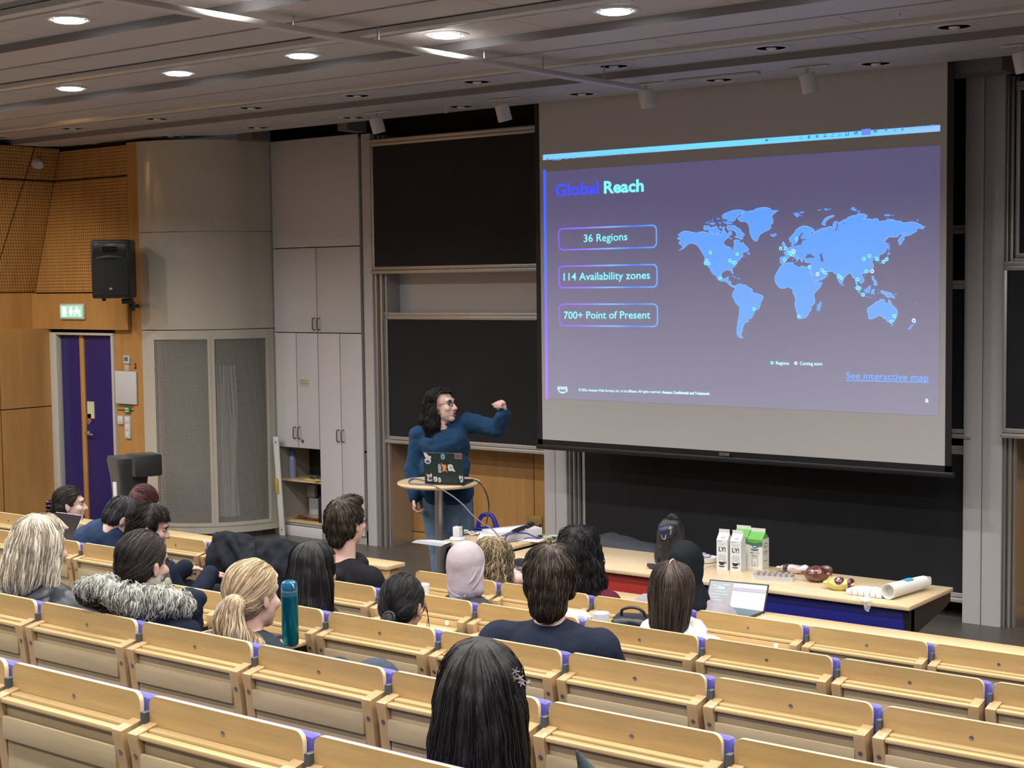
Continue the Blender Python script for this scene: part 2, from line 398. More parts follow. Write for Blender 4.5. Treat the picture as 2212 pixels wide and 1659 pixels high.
# ------------------------------------------------------------------ ceiling lamps, track, spotlights
LIT = emit('lamp_diffuser_lit', (.93, .97, 1), 14)
TRIMW = plain('lamp_trim_white', (.62, .62, .62), .3, coat=.4)
def lamp(lit):
    t = thing('recessed_downlight', 'x', 'ceiling lamp', (0, 0, 3.90))
    g = MB().lathe((0, 0, 3.90), [(.135, .0), (.135, -.004), (.115, -.008), (.092, -.003), (.088, .02), (.088, .03)], 36)
    obj('trim_ring', g, TRIMW, t)
    if lit: obj('diffuser', MB().lathe((0, 0, 3.885), [(.001, .012), (.08, .012), (.086, .006), (.08, 0), (.001, 0)], 32), LIT, t)
    else:
        obj('reflector', MB().lathe((0, 0, 3.90), [(.09, 0), (.07, .02), (.03, .024)], 28), STEEL, t)
        obj('bulb', MB().ell((0, 0, 3.897), (.035, .035, .012)), plain('frosted_bulb', (.7, .68, .6), .3), t)
    return t
L0 = lamp(True); first = True; litn = 0
for r, y in enumerate(LAMP_ROWS):
    for i, x in enumerate(LAMP_X):
        px = PX((x, y, 3.89)); vis = -60 < px[0] < W_+60 and -60 < px[1] < H_ and (Vector((x, y, 3.89))-CAM).dot(_f) > 0
        area('downlight_beam', (x, y, 3.872), .16, LAMP_W, (1, .965, .93))
        if not vis: continue
        side = {0: 'second lit row from the front wall', 1: 'lit row nearest the camera'}[min(r, 1)]
        c = [v for v in LAMP_X if -60 < PX((v, y, 3.89))[0] < W_+60 and -60 < PX((v, y, 3.89))[1]]
        k = c.index(x); ords = ['leftmost', 'second from left', 'third from left', 'fourth from left', 'fifth from left', 'sixth from left', 'seventh from left']
        lab = 'glowing round ceiling downlight, %s in the %s' % (ords[min(k, 6)], 'front lit row' if r == 0 else 'lit row at the top edge')
        if first: L0.location = (x, y, 3.90); L0['label'] = lab; o = L0; first = False
        else: o = dup(L0, (x, y, 3.90), lab)
        o['group'] = 'lit round ceiling downlights'
U0 = lamp(False); first = True
for r, (y, off) in enumerate(((8.70, 0), (9.60, .30))):
    xs = [x+off for x in LAMP_X if -30 < PX((x+off, y, 3.89))[0] < W_+30]
    for k, x in enumerate(xs):
        lab = 'unlit ceiling downlight, number %s from left in the row %s the spotlights' % (['one', 'two', 'three', 'four', 'five', 'six', 'seven', 'eight', 'nine', 'ten', 'eleven'][k], 'in front of' if r == 0 else 'behind')
        lab = lab.replace('number one', 'first').replace('number two', 'second').replace('number three', 'third').replace('number four', 'fourth').replace('number five', 'fifth').replace('number six', 'sixth').replace('number seven', 'seventh').replace('number eight', 'eighth').replace('number nine', 'ninth')
        z = 3.90 if r == 0 else 3.868
        if first: U0.location = (x, y, z); U0['label'] = lab; o = U0; first = False
        else: o = dup(U0, (x, y, z), lab)
        o['group'] = 'unlit round ceiling downlights'
# hanging white track that runs towards the front wall
t = thing('lighting_track', 'long white track beam hanging under the ceiling and running towards the projection screen', 'track', (-5.78, 6, 3.77))
obj('beam', MB().box(-5.83, -5.755, 3.2, 9.02, 3.765, 3.795, .004), BEAM, t)
for y in (4.6, 5.7, 6.35, 7.3, 7.9, 8.6): obj('hanger_rod', MB().cone((-5.79, y, 3.795), (-5.79, y, 3.93), .006, .006, 8), STEEL, t)
struct('trim_10', MB().box(-5.70, -5.0, 9.27, 9.33, 3.835, 3.85), BEAM)
def spotl():
    t = thing('track_spotlight', 'x', 'spotlight', (0, 9.3, 3.85))
    q = Matrix.Rotation(R(12), 3, 'X') @ Matrix.Rotation(R(-8), 3, 'Y'); d = q @ Vector((0, 0, -1))
    c0 = Vector((0, 9.3, 3.80))
    g = MB().box(-.12, .16, 9.285, 9.315, 3.838, 3.85, .003); obj('track_adapter', g, TRIMW, t)
    obj('stem', MB().cone((0, 9.3, 3.84), c0-Vector((0, 0, .01)), .014, .014, 12), TRIMW, t)
    obj('lamp_can', MB().lathe(c0+Vector((0, 0, .005)), [(.02, -.004), (.052, 0), (.055, .006), (.055, .125), (.05, .128), (.045, .10), (.001, .10)], 28, d), TRIMW, t)
    return t
S0 = spotl()
SPX = [OY(811, 262, 9.3).x, OY(1083, 232, 9.3).x, OY(1393, 200, 9.3).x, OY(1742, 160, 9.3).x, OY(2205, 112, 9.3).x]
for k, x in enumerate(SPX):
    lab = 'white cylinder spotlight on the ceiling track, %s' % ['leftmost, above the cupboards', 'above the upper left blackboard', 'at the end of the long white track beam', 'above the right part of the projection screen', 'at the right edge of the view'][k]
    if k == 0: S0.location = (x, 9.3, 3.85); S0['label'] = lab; o = S0
    else: o = dup(S0, (x, 9.3, 3.85), lab)
    o['group'] = 'white cylinder spotlights'
# sprinklers
for k, (x, y) in enumerate(((963, 243), (1822, 152), (1944, 36))):
    z = 3.868 if k < 2 else 3.875
    p = OZ(x, y, z-.03); g = MB().cone((p.x, p.y, z), (p.x, p.y, z-.03), .006, .006, 8).lathe((p.x, p.y, z-.034), [(.018, 0), (.018, .003), (.004, .005)], 12).lathe((p.x, p.y, z-.001), [(.03, -.003), (.032, 0)], 16)
    tag(obj('sprinkler_head', g, TRIMW), ['small white ceiling sprinkler near the leftmost blackboard', 'small white ceiling sprinkler above the right half of the screen', 'small white ceiling sprinkler near the top right of the view'][k], 'sprinkler', 'ceiling sprinklers')
# ------------------------------------------------------------------ seats
# local frame of a seat: x 0..SEAT_W along the row, y 0 = rear face of the back panel, +y towards the stage, z 0 = row floor
T = .907
BOLT = plain('bolt_steel', (.30, .30, .31), .3, .9)
def seat_parts(t, tablet='down', pan='up'):
    w = SEAT_W
    # back panel with rounded upper corners
    x0, x1, r, zb = .018, w-.018, .026, T-.30
    pl = [(x0, zb), (x1, zb)]+[(x1-r+r*math.cos(a), T-r+r*math.sin(a)) for a in [k*math.pi/12 for k in range(7)]]+[(x0+r-r*math.sin(a), T-r+r*math.cos(a)) for a in [k*math.pi/12 for k in range(7)]]
    g = MB(); g.mat(0).prism(pl, lambda x, z: (x, 0, z), (0, .013, 0))
    n = len(pl)
    for i in range(n): g.m[2+i] = 1
    obj('back_panel', g, [BIRCH, BIRCHE], t)
    obj('panel_screw', MB().lathe((.29, .002, T-.052), [(.0075, 0), (.0075, .003), (.004, .0035)], 10, (0, -1, 0)), BOLT, t)
    # side frames
    za = T-.068
    for x in (.012, w-.048):
        q = [(0, za), (-.066, za-.014), (-.066, za-.028), (-.055, za-.075), (-.03, za-.30), (-.02, za-.52), (.03, za-.52), (.012, za-.28), (.0, za-.1)]
        o = obj('side_frame', MB().prism(q, lambda y, z: (x, y, z), (.036, 0, 0)), BEECH, t)
        b_ = MB().lathe((x+.018, -.053, za-.072), [(.007, 0), (.007, .005), (.003, .006)], 10, (0, -1, 0)); obj('frame_bolt', b_, BOLT, o)
    # ledge slats
    if tablet == 'down':
        obj('ledge_slat', MB().box(.049, w-.049, -.030, -.002, za-.022, za-.007, .003), SLAT, t)
        g = MB().box(.049, w-.049, -.062, -.036, za-.026, za-.012, .004); obj('ledge_slat', g, SLAT, t)
        obj('folded_tablet', MB().box(.052, w-.052, -.044, -.034, za-.30, za-.024), BACKBRD, t)
        obj('lower_board', MB().box(.049, w-.049, -.058, -.046, za-.125, za-.062, .002), BACKBRD, t)
    else:
        obj('ledge_slat', MB().box(.049, w-.049, -.030, -.002, za-.020, za-.007, .003), SLAT, t)
        obj('bumper_rail', MB().box(.049, w-.049, -.032, -.012, za-.062, za-.022, .003), SLAT, t)
        obj('round_magnet', MB().lathe((.45, -.032, za-.036), [(.012, 0), (.012, .003), (.009, .004)], 18, (0, -1, 0)), TRIMW, t)
        obj('writing_tablet', MB().box(.05, w-.05, -.30, -.034, za-.066, za-.050, .004), TABLET, t)
    obj('rear_panel', MB().box(.06, w-.06, -.030, -.020, T-.72, T-.19), BACKBRD, t)
    # cushions and the folded seat pan
    obj('back_cushion', MB().box(.002, w-.002, .016, .062, T-.44, T-.012, .018), BLUE, t)
    if pan == 'up': obj('seat_pan', MB().box(.03, w-.03, .09, .155, T-.50, T-.10, .02), BLUE, t)
    else: obj('seat_pan', MB().box(.03, w-.03, .07, .46, T-.50, T-.44, .02), BLUE, t)
    # steel stanchion on the seat's left side
    g = MB().box(.0005, .0175, -.016, .012, T-.56, T-.042, .002).box(.001, .016, .064, .085, .0, T-.25, .002).box(.001, .05, -.02, .12, 0, .012)
    obj('stanchion', g, GREY, t)
def make_seat(tablet, pan):
    t = thing('auditorium_seat', 'x', 'seat', (0, 0, 0)); seat_parts(t, tablet, pan); return t
protos = {}
LEFT0 = -4.85                                        # right end of the left block, in seat widths; an aisle follows
def seatpt(r, n, blk='R'): return Vector((SX0+(n if blk == 'R' else LEFT0-n)*SEAT_W, ROWY[r], fl(r)))
OCC = {(1, 2), (3, 0), (4, -3), (4, -2), (5, -2), (5, -3), (5, -1), (4, 0), (3, -1), (2, -1), (2, -2), (2, -3), (3, -2)}
OCCL = {(4, 1), (4, 2), (5, 3), (5, 4)}
OPEN = {(3, -3), (3, -2), (4, -2), (4, -1), (5, -3), (5, -2), (5, -1), (5, 0)}
OPENL = {(5, 3)}
ROWN = {1: 'nearest row', 2: 'second nearest row', 3: 'third nearest row', 4: 'second front row', 5: 'front row'}
def in_view(r, n, blk):
    for dx in (0, SEAT_W):
        for z in (.5, T):
            p = PX(seatpt(r, n, blk)+Vector((dx, -.03, z)))
            if -25 < p[0] < W_+25 and 0 < p[1] < H_+10: return True
    return False
ORD = ['leftmost', 'second from left', 'third from left', 'fourth from left', 'fifth from left', 'sixth from left', 'seventh from left', 'eighth from left', 'ninth from left', 'tenth from left', 'eleventh from left', 'twelfth from left']
seat_objs = {}
for r in (1, 2, 3, 4, 5):
    for blk in ('L', 'R'):
        if blk == 'L': ns = [k for k in range(11, 0, -1) if r >= 4 and in_view(r, k, blk)]
        else: ns = [n for n in range(-3, 9) if in_view(r, n, blk)]
        for k, n in enumerate(ns):
            tab = 'open' if (r, n) in (OPEN if blk == 'R' else OPENL) else 'down'; pan = 'down' if (r, n) in (OCC if blk == 'R' else OCCL) else 'up'
            st = ('birch seat with open tablet' if tab == 'open' else 'birch folding seat')
            lab = '%s, %s in the %s%s' % (st, ORD[k], ROWN[r], ' beyond aisle' if blk == 'L' else (' right of aisle' if r >= 4 else ''))
            key = (tab, pan)
            if key not in protos: o = protos[key] = make_seat(tab, pan); o.location = seatpt(r, n, blk); o['label'] = lab
            else: o = dup(protos[key], seatpt(r, n, blk), lab)
            o['group'] = 'birch auditorium seats'; seat_objs[(r, n, blk)] = o
# front desks
def front_desk(x0, x1, label):
    t = thing('front_desk', label, 'desk', ((x0+x1)/2, 6.58, 0))
    obj('desktop', MB().box(x0, x1, 6.50, 6.66, .775, .80, .004), TABLET, t)
    obj('front_rail', MB().box(x0+.01, x1-.01, 6.515, 6.535, .70, .775, .002), SLAT, t)
    obj('front_board', MB().box(x0+.05, x1-.05, 6.60, 6.62, .12, .70), BACKBRD, t)
    for x in (x0+.03, x1-.07): obj('end_support', MB().box(x, x+.04, 6.54, 6.64, 0, .775, .003), BEECH if x > x0+1 else GREY, t)
    return t
front_desk(-9.4, -5.93, 'narrow birch desk ledge in front of the left block of front seats')
front_desk(-4.80, -.9, 'narrow birch desk ledge in front of the right block of front seats')
# ------------------------------------------------------------------ blackboards
CHROMEF = plain('board_frame_aluminium', (.50, .49, .465), .38, .6, scale=6)
BWHITE = plain('whiteboard_enamel', (.50, .50, .52), .25, scale=2, coat=.3)
def board(label, x0, x1, z0, z1, y, mat=BOARD, ledge=True, group='sliding boards on the front wall'):
    t = thing('blackboard', label, 'blackboard', ((x0+x1)/2, y, z0), group=group)
    obj('writing_surface', MB().box(x0+.03, x1-.03, y, y+.015, z0+.06, z1-.06), mat, t)
    obj('top_rail', MB().box(x0, x1, y-.012, y+.02, z1-.028, z1, .003).box(x0, x1, y-.004, y+.02, z1-.062, z1-.03, .002), CHROMEF, t)
    g = MB().box(x0, x1, y-.004, y+.02, z0+.034, z0+.064, .002)
    if ledge: g.box(x0, x1, y-.035, y+.02, z0, z0+.03, .004)
    obj('chalk_ledge', g, CHROMEF, t)
    for a in (x0, x1-.028): obj('side_rail', MB().box(a, a+.028, y-.006, y+.02, z0+.06, z1-.06, .003), CHROMEF, t)
    return t
board('upper blackboard between the white cupboards and the projection screen', -9.545, -7.42, 2.535, 3.76, 10.34)
board('lower blackboard behind the speaker in the blue sweater', -9.465, -7.42, .975, 2.18, 10.40)
board('whiteboard strip showing between the upper and the lower left blackboards', -9.445, -7.42, 2.05, 3.2, 10.56, BWHITE)
board('wide blackboard below the projection screen behind the lecture tables', -7.27, -3.90, .13, 1.25, 10.42)
board('blackboard mostly hidden by the projection screen, lower edge at its right side', -7.27, -3.90, 1.31, 2.42, 10.36)
board('blackboard behind the projection screen, only its right end rails visible', -7.27, -3.90, 1.62, 2.81, 10.48)
board('upper blackboard cut off by the right edge of the view', -3.60, -1.3, 2.535, 3.76, 10.34)
board('lower blackboard cut off by the right edge of the view', -3.66, -1.3, 1.34, 2.545, 10.28)
# ------------------------------------------------------------------ cupboards
t = thing('tall_cupboard', 'tall white built-in cupboard with open niche between the curved grille and the blackboards', 'cupboard', (-10.28, YF, 0))
x0, x1 = -10.862, -9.702
INS = plain('cupboard_inside', (.36, .34, .31), .6)
g = MB().box(x0, x0+.02, YF+.02, YF+.55, 0, 3.83).box(x1-.02, x1, YF+.02, YF+.34, 0, 3.83).box(x0, x1, YF+.5, YF+.55, 0, 3.83).box(x0, x1, YF+.02, YF+.5, 3.80, 3.83)
g.box(x0, x1, YF+.02, YF+.5, .865, .885).box(-10.285, -10.262, YF+.02, YF+.5, .0, .87).box(x0, x1, YF+.022, YF+.5, 0, .13).box(x0, -10.28, YF+.022, YF+.05, .0, .105)
obj('carcass', g, INS, t)
obj('toe_board', MB().box(x0, -10.27, YF-.0, YF+.02, 0, .10, .002), WHITE, t)
obj('shelf', MB().box(x0+.02, -10.285, YF+.03, YF+.5, .528, .548, .002), TABLET, t)
obj('shelf', MB().box(x0+.02, -10.285, YF+.01, YF+.5, .130, .152, .002), TABLET, t)
def cdoor(a, b_, z0, z1, hx=None, hz=None):
    d = obj('door', MB().box(a+.004, b_-.004, YF, YF+.018, z0+.004, z1-.004, .003), WHITE, t)
    if hx is not None:
        obj('handle', MB().tube([(hx, YF, hz-.055), (hx, YF-.028, hz-.055), (hx, YF-.035, hz-.045), (hx, YF-.035, hz+.045), (hx, YF-.028, hz+.055), (hx, YF, hz+.055)], .006, 8), plain('dull_steel_handle', (.18, .17, .16), .4, .7), d)
    return d
cdoor(x0, x1, 2.797, 3.83); xm = -10.275
cdoor(x0, xm, 1.985, 2.797, xm-.03, 2.07); cdoor(xm, x1, 1.985, 2.797, xm+.03, 2.07)
xa = -10.566; d = cdoor(x0, xa, .865, 1.985, xa-.03, 1.015); d2 = cdoor(xa, xm, .865, 1.985, xa+.03, 1.015)
xb = -9.985; cdoor(xm, xb, .075, 1.985, xb-.03, 1.015); cdoor(xb, x1, .075, 1.985, xb+.03, 1.015)
p = OY(654, 953, YF); obj('lock', MB().lathe((p.x, YF, p.z), [(.016, 0), (.016, .004), (.010, .005)], 16, (0, -1, 0)), plain('brass_red_lock', (.18, .06, .05), .4, .3), d2)
nt_ = obj('paper_note', MB().box(-10.527, -10.405, YF-.003, YF, 1.468, 1.54), plain('yellowed_paper', (.50, .47, .34), .7), d2)
INK = plain('faded_ink', (.20, .17, .13), .7)
text_obj('handwriting', 'Hyper-tite', INK, d2, (-10.52, YF-.004, 1.515), (1, 0, 0), (0, 0, 1), width=.10)
text_obj('handwriting', 'Catherineon', INK, d2, (-10.52, YF-.004, 1.49), (1, 0, 0), (0, 0, 1), width=.105)
# things in the niche
p = OY(633, 1034, 10.5)
b0 = thing('water_bottle', 'translucent blue water bottle standing on the cupboard shelf', 'bottle', (p.x, 10.5, .548))
CLB = plain('translucent_blue', (.26, .28, .50), .3)
obj('bottle_body', MB().lathe((p.x, 10.5, .548), [(.034, 0), (.036, .01), (.036, .12), (.037, .16), (.034, .20), (.026, .215), (.024, .22)], 24), CLB, b0)
obj('cap', MB().lathe((p.x, 10.5, .766), [(.026, 0), (.027, .004), (.026, .035), (.02, .05), (.012, .052)], 20), plain('cap_blue', (.03, .16, .42), .35), b0)
pp = plain('yellow_envelope_paper', (.62, .55, .16), .7)
g = MB().rbox((-10.44, 10.47, .553), (.26, .17, .006), Matrix.Rotation(R(-14), 3, 'Z'), .001).rbox((-10.41, 10.45, .560), (.24, .15, .005), Matrix.Rotation(R(-26), 3, 'Z'), .001)
tag(obj('envelope', g, pp), 'yellow paper folders lying on the upper niche shelf', 'paper')
tag(obj('marker_pen', MB().cap((-10.50, 10.43, .572), (-10.43, 10.41, .574), .011, .010), plain('navy_plastic', (.03, .03, .08), .4)), 'thick dark blue marker lying on the yellow folders', 'pen')
tag(obj('tape_dispenser', MB().rbox((-10.40, 10.47, .575), (.10, .05, .022), Matrix.Rotation(R(-10), 3, 'Z'), .004).rbox((-10.41, 10.46, .587), (.05, .03, .01), Matrix.Rotation(R(-10), 3, 'Z'), .003), GREY), 'grey hole punch on the yellow folders in the niche', 'stationery')
t2 = thing('cable_duct', 'white bracket with cable duct on the back of the lower niche', 'bracket', (-10.55, 10.8, .38))
obj('bracket_box', MB().box(-10.86, -10.74, 10.72, 10.84, .32, .45, .004), WHITE, t2); obj('bracket_box', MB().box(-10.56, -10.42, 10.72, 10.84, .36, .49, .006), WHITE, t2)
obj('duct', MB().box(-10.75, -10.55, 10.76, 10.83, .37, .40, .003), WHITE, t2)
tag(obj('white_sheet', MB().box(-10.80, -10.33, 10.70, 10.71, .153, .32), plain('white_card', (.5, .53, .56), .6)), 'white board leaning at the back of the lowest niche shelf', 'panel')
g = MB()
for k in range(9): g.tube([(-10.71+.36*i/12+.02*math.sin(k*2.1), 10.42+.03*math.sin(i/12*math.pi+k*.9)+.006*k, .160+.004*(k % 3)+.008*math.sin(i/12*math.pi*2+k)) for i in range(13)], .005, 6)
tag(obj('cable_bundle', g, plain('brown_red_rubber', (.14, .035, .02), .5)), 'reddish brown cable bundle lying on the lowest niche shelf', 'cable')
tag(obj('black_binder', MB().box(-10.335, -10.292, 10.36, 10.62, .153, .40, .004), BLACK), 'black binder standing at the right of the lowest niche', 'binder')
# big ruler leaning on the cupboard
t = thing('blackboard_ruler', 'long white blackboard ruler with yellow grip leaning against the cupboard', 'ruler', (-10.75, 10.29, 0))
q = Matrix.Rotation(R(1.2), 3, 'X') @ Matrix.Rotation(R(-2.6), 3, 'Y')
RW = plain('ruler_white', (.62, .62, .61), .45)
c0 = Vector((-10.775, 10.275, .487))
obj('blade', MB().rbox(c0, (.072, .012, .97), q, .002), RW, t)
obj('grip', MB().rbox(c0+q @ Vector((-.012, -.018, .005)), (.022, .025, .15), q, .008), plain('grip_yellow', (.6, .42, .05), .4), t)
for z in (-.43, .43): obj('hang_hole', MB().lathe(c0+q @ Vector((0, -.0062, z)), [(.008, 0), (.008, .001)], 12, (0, -1, 0)), BLACK, t)
g = MB()
for k in range(46): g.rbox(c0+q @ Vector((.028 if k % 5 else .024, -.0065, -.45+k*.02)), (.010 if k % 5 else .018, .001, .0025), q)
obj('scale_marks', g, GREY, t)
# ------------------------------------------------------------------ curved cream corner cabinet with mesh doors
CREAM = plain('cream_gloss_paint', (.50, .465, .39), .2, scale=2, var=.03, coat=.6)
arc_pts = [Vector((-10.868, 10.37, 0)), Vector((-11.135, 9.745, 0)), Vector((-11.775, 9.46, 0))]
def circ(a, b_, c):
    ax, ay, bx, by, cx, cy = a.x, a.y, b_.x, b_.y, c.x, c.y
    d = 2*(ax*(by-cy)+bx*(cy-ay)+cx*(ay-by))
    ux = ((ax*ax+ay*ay)*(by-cy)+(bx*bx+by*by)*(cy-ay)+(cx*cx+cy*cy)*(ay-by))/d
    uy = ((ax*ax+ay*ay)*(cx-bx)+(bx*bx+by*by)*(ax-cx)+(cx*cx+cy*cy)*(bx-ax))/d
    return Vector((ux, uy, 0)), (Vector((ux, uy, 0))-a).length
CC, CR = circ(*arc_pts)
a0 = math.atan2(arc_pts[0].y-CC.y, arc_pts[0].x-CC.x); a1 = math.atan2(arc_pts[2].y-CC.y, arc_pts[2].x-CC.x)
if a1 > a0: a1 -= 2*math.pi
def AP(s, z, off=0): a = a0+(a1-a0)*s; return (CC.x+(CR+off)*math.cos(a), CC.y+(CR+off)*math.sin(a), z)
def arcbox(g, s0, s1, z0, z1, off=0, th=.02, n=24):
    vs = []; fs = []
    for i in range(n+1):
        s = s0+(s1-s0)*i/n
        vs += [AP(s, z0, off), AP(s, z1, off), AP(s, z1, off-th), AP(s, z0, off-th)]
    for i in range(n):
        for j in range(4): fs.append((4*i+j, 4*i+(j+1) % 4, 4*i+4+(j+1) % 4, 4*i+4+j))
    fs += [(0, 3, 2, 1), (4*n, 4*n+1, 4*n+2, 4*n+3)]
    g.add(vs, fs); return g
t = thing('curved_cabinet', 'tall curved cream corner cabinet with two wire mesh doors left of the cupboard', 'cabinet', (-11.4, 9.9, 0))
obj('upper_panel', arcbox(MB(), 0, 1, 2.965, 3.83), CREAM, t); obj('middle_panel', arcbox(MB(), 0, 1, 2.03, 2.96), CREAM, t)
obj('lower_frame', arcbox(arcbox(arcbox(MB(), 0, 1, 1.965, 2.022), 0, .075, .13, 1.965, n=4), .90, 1, .13, 1.965, n=4), CREAM, t)
obj('lower_frame', arcbox(arcbox(MB(), .0, 1, .06, .13), .475, .487, .13, 1.965, .004, n=2), CREAM, t)
obj('plinth', arcbox(MB(), .1, .92, 0, .06, -.12, .02), plain('plinth_brown', (.16, .12, .08), .6), t)
m, nt, b = _mat('wire_mesh')
uv = nt.nodes.new('ShaderNodeUVMap'); sp = nt.nodes.new('ShaderNodeSeparateXYZ'); nt.links.new(uv.outputs[0], sp.inputs[0]); ws = []
for so in (sp.outputs[0], sp.outputs[1]):
    q = nt.nodes.new('ShaderNodeMath'); q.operation = 'FRACT'; nt.links.new(so, q.inputs[0])
    w = nt.nodes.new('ShaderNodeMath'); w.operation = 'LESS_THAN'; w.inputs[1].default_value = .27; nt.links.new(q.outputs[0], w.inputs[0]); ws.append(w.outputs[0])
mx = nt.nodes.new('ShaderNodeMath'); mx.operation = 'MAXIMUM'; nt.links.new(ws[0], mx.inputs[0]); nt.links.new(ws[1], mx.inputs[1])
nt.links.new(mx.outputs[0], b.inputs['Alpha']); b.inputs['Base Color'].default_value = (.42, .41, .37, 1); b.inputs['Roughness'].default_value = .5
MESHM = m
def mdoor(s0, s1):
    d = obj('mesh_door', arcbox(arcbox(arcbox(arcbox(MB(), s0, s0+.02, .13, 1.965, .008, n=2), s1-.02, s1, .13, 1.965, .008, n=2), s0, s1, .13, .165, .008, n=10), s0, s1, 1.935, 1.965, .008, n=10), CREAM, t)
    n = 14; L = abs(a1-a0)*CR*(s1-s0); me = bpy.data.meshes.new('wire_mesh')
    vs = []; fs = []
    for i in range(n+1): vs += [AP(s0+(s1-s0)*i/n, .16, -.002), AP(s0+(s1-s0)*i/n, 1.94, -.002)]
    for i in range(n): fs.append((2*i, 2*i+2, 2*i+3, 2*i+1))
    me.from_pydata(vs, [], fs); ul = me.uv_layers.new(name='UVMap')
    for lp in me.loops:
        i = lp.vertex_index; ul.data[lp.index].uv = ((i//2)/n*L/.0135, (1.78/.0135) if i % 2 else 0)
    me.materials.append(MESHM); o = bpy.data.objects.new('wire_mesh', me); COL.objects.link(o); setp(o, d)
mdoor(.072, .478); mdoor(.484, .905)
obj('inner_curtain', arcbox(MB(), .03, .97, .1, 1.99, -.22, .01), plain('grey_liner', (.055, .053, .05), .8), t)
g = MB()
for k in range(9): g.tube([AP(.30+.02*k+.012*math.sin(j*.9+k), .2+j*.21, -.17+.02*math.sin(k*1.7)) for j in range(8)], [.03, .026, .022, .02, .018, .016, .014, .01], 8)
obj('folded_sheet', g, plain('grey_sheet', (.25, .26, .26), .6), t)
# ------------------------------------------------------------------ loudspeaker, signs, switches on the left
p0 = OY(203, 519, 9.12); p1 = OY(296, 645, 9.12)
t = thing('loudspeaker', 'black loudspeaker mounted high on the birch wall beside the door', 'loudspeaker', ((p0.x+p1.x)/2, 9.2, p1.z))
SPKM = plain('speaker_grille', (.012, .012, .012), .7, scale=300, bmp=.5)
cx, cz = (p0.x+p1.x)/2-.0, (p0.z+p1.z)/2; q = Matrix.Rotation(R(40), 3, 'Z'); cen = Vector((cx-.02, 9.12, cz))
w, h = .36, (p0.z-p1.z)-.01
obj('cabinet', MB().rbox(cen, (w, .30, h), q, .02), BLACK, t)
obj('grille', MB().rbox(cen+q @ Vector((0, -.152, -.075)), (w-.03, .012, h-.20), q, .006), SPKM, t)
g = MB(); hc = cen+q @ Vector((0, -.150, h/2-.105)); g.rbox(hc, (w-.05, .01, .15), q, .01)
obj('horn_surround', g, plain('horn_black', (.02, .02, .02), .3), t)
obj('horn', MB().rbox(cen+q @ Vector((0, -.157, h/2-.09)), (.13, .006, .05), q, .01), plain('void_black', (.002, .002, .002), .9), t)
lip = [cen+q @ Vector((x, -.150-.02*(1-(x/.13)**2), h/2-.175+.018*(1-(x/.13)**2))) for x in [-.13+.026*k for k in range(11)]]
obj('waveguide_lip', MB().tube(lip, [.003+.009*(1-((k-5)/5)**2) for k in range(11)], 8), plain('lip_grey', (.09, .09, .09), .25), t)
obj('badge', MB().rbox(cen+q @ Vector((0, -.160, -h/2+.09)), (.028, .003, .018), q), plain('badge_silver', (.35, .33, .28), .4), t)
g = MB().rbox(cen+q @ Vector((.12, .0, -h/2-.03)), (.09, .12, .05), q, .005).rbox(cen+q @ Vector((.15, .05, -h/2-.08)), (.05, .06, .09), q, .006).rbox(cen+q @ Vector((-.09, -.05, -h/2-.01)), (.03, .03, .03), q, .004)
g.cone(cen+q @ Vector((.15, .05, -h/2-.08)), (-11.86, 9.48, cen.z-h/2-.08), .02, .02, 12)
obj('wall_bracket', g, BLACK, t)
p0 = OY(131, 656, 9.43); p1 = OY(184, 690, 9.43)
t = thing('exit_sign', 'green and white emergency exit sign above the blue door', 'sign', ((p0.x+p1.x)/2, 9.43, p1.z))
obj('sign_frame', MB().box(p0.x, p1.x, 9.415, 9.44, p1.z, p0.z, .004), plain('sign_white', (.55, .58, .52), .4), t)
GEM = emit('exit_green_lit', (.01, .36, .20), 1.1); WEM = emit('exit_white_lit', (.65, 1, .85), 2.2)
wS = p1.x-p0.x; hS = p0.z-p1.z; bx = p0.x; bz = p1.z
obj('lit_panel', MB().box(bx+.02, p1.x-.02, 9.41, 9.416, bz+.018, p0.z-.018), GEM, t)
def SP(u, v): return (bx+.03+(wS-.06)*u, 9.4085, bz+.026+(hS-.052)*v)
g = MB()
g.prism([(.07, .06), (.25, .06), (.25, .94), (.07, .94)], SP, (0, .002, 0))
g.prism([(.36, .52), (.44, .52), (.44, .92), (.54, .92), (.54, .52), (.62, .52), (.49, .10)], SP, (0, .002, 0))
for pl in ([(.74, .78), (.80, .78), (.80, .95), (.74, .95)], [(.70, .46), (.86, .50), (.84, .74), (.72, .74)], [(.86, .66), (.95, .54), (.92, .48), (.82, .60)], [(.72, .72), (.64, .56), (.67, .50), (.75, .62)], [(.78, .48), (.86, .48), (.93, .24), (.96, .10), (.90, .10), (.86, .24)], [(.70, .48), (.78, .48), (.74, .28), (.64, .12), (.60, .17), (.68, .30)]):
    g.prism(pl, SP, (0, .002, 0))
obj('exit_pictogram', g, WEM, t)
def wallbox(name, label, cat, a, b_, mat, y=9.48, d=.02, parts=None, group=None):
    q0 = OY(*a, y); q1 = OY(*b_, y); x0, x1, z1, z0 = q0.x, q1.x, q0.z, q1.z
    t = thing(name, label, cat, ((x0+x1)/2, y, z0), group=group)
    obj('housing', MB().box(x0, x1, y, YD, z0, z1, .003), mat, t)
    for (nm, u0, v0, u1, v1, mt) in parts or []: obj(nm, MB().box(x0+(x1-x0)*u0, x0+(x1-x0)*u1, y-.004, y+.002, z0+(z1-z0)*v0, z0+(z1-z0)*v1, .001), mt, t)
    return t
LCD = plain('lcd_green_grey', (.10, .16, .17), .3)
wallbox('thermostat', 'small white thermostat with dark display beside the blue door', 'thermostat', (266, 768), (279, 786), TRIMW, parts=[('display', .2, .35, .8, .85, LCD)])
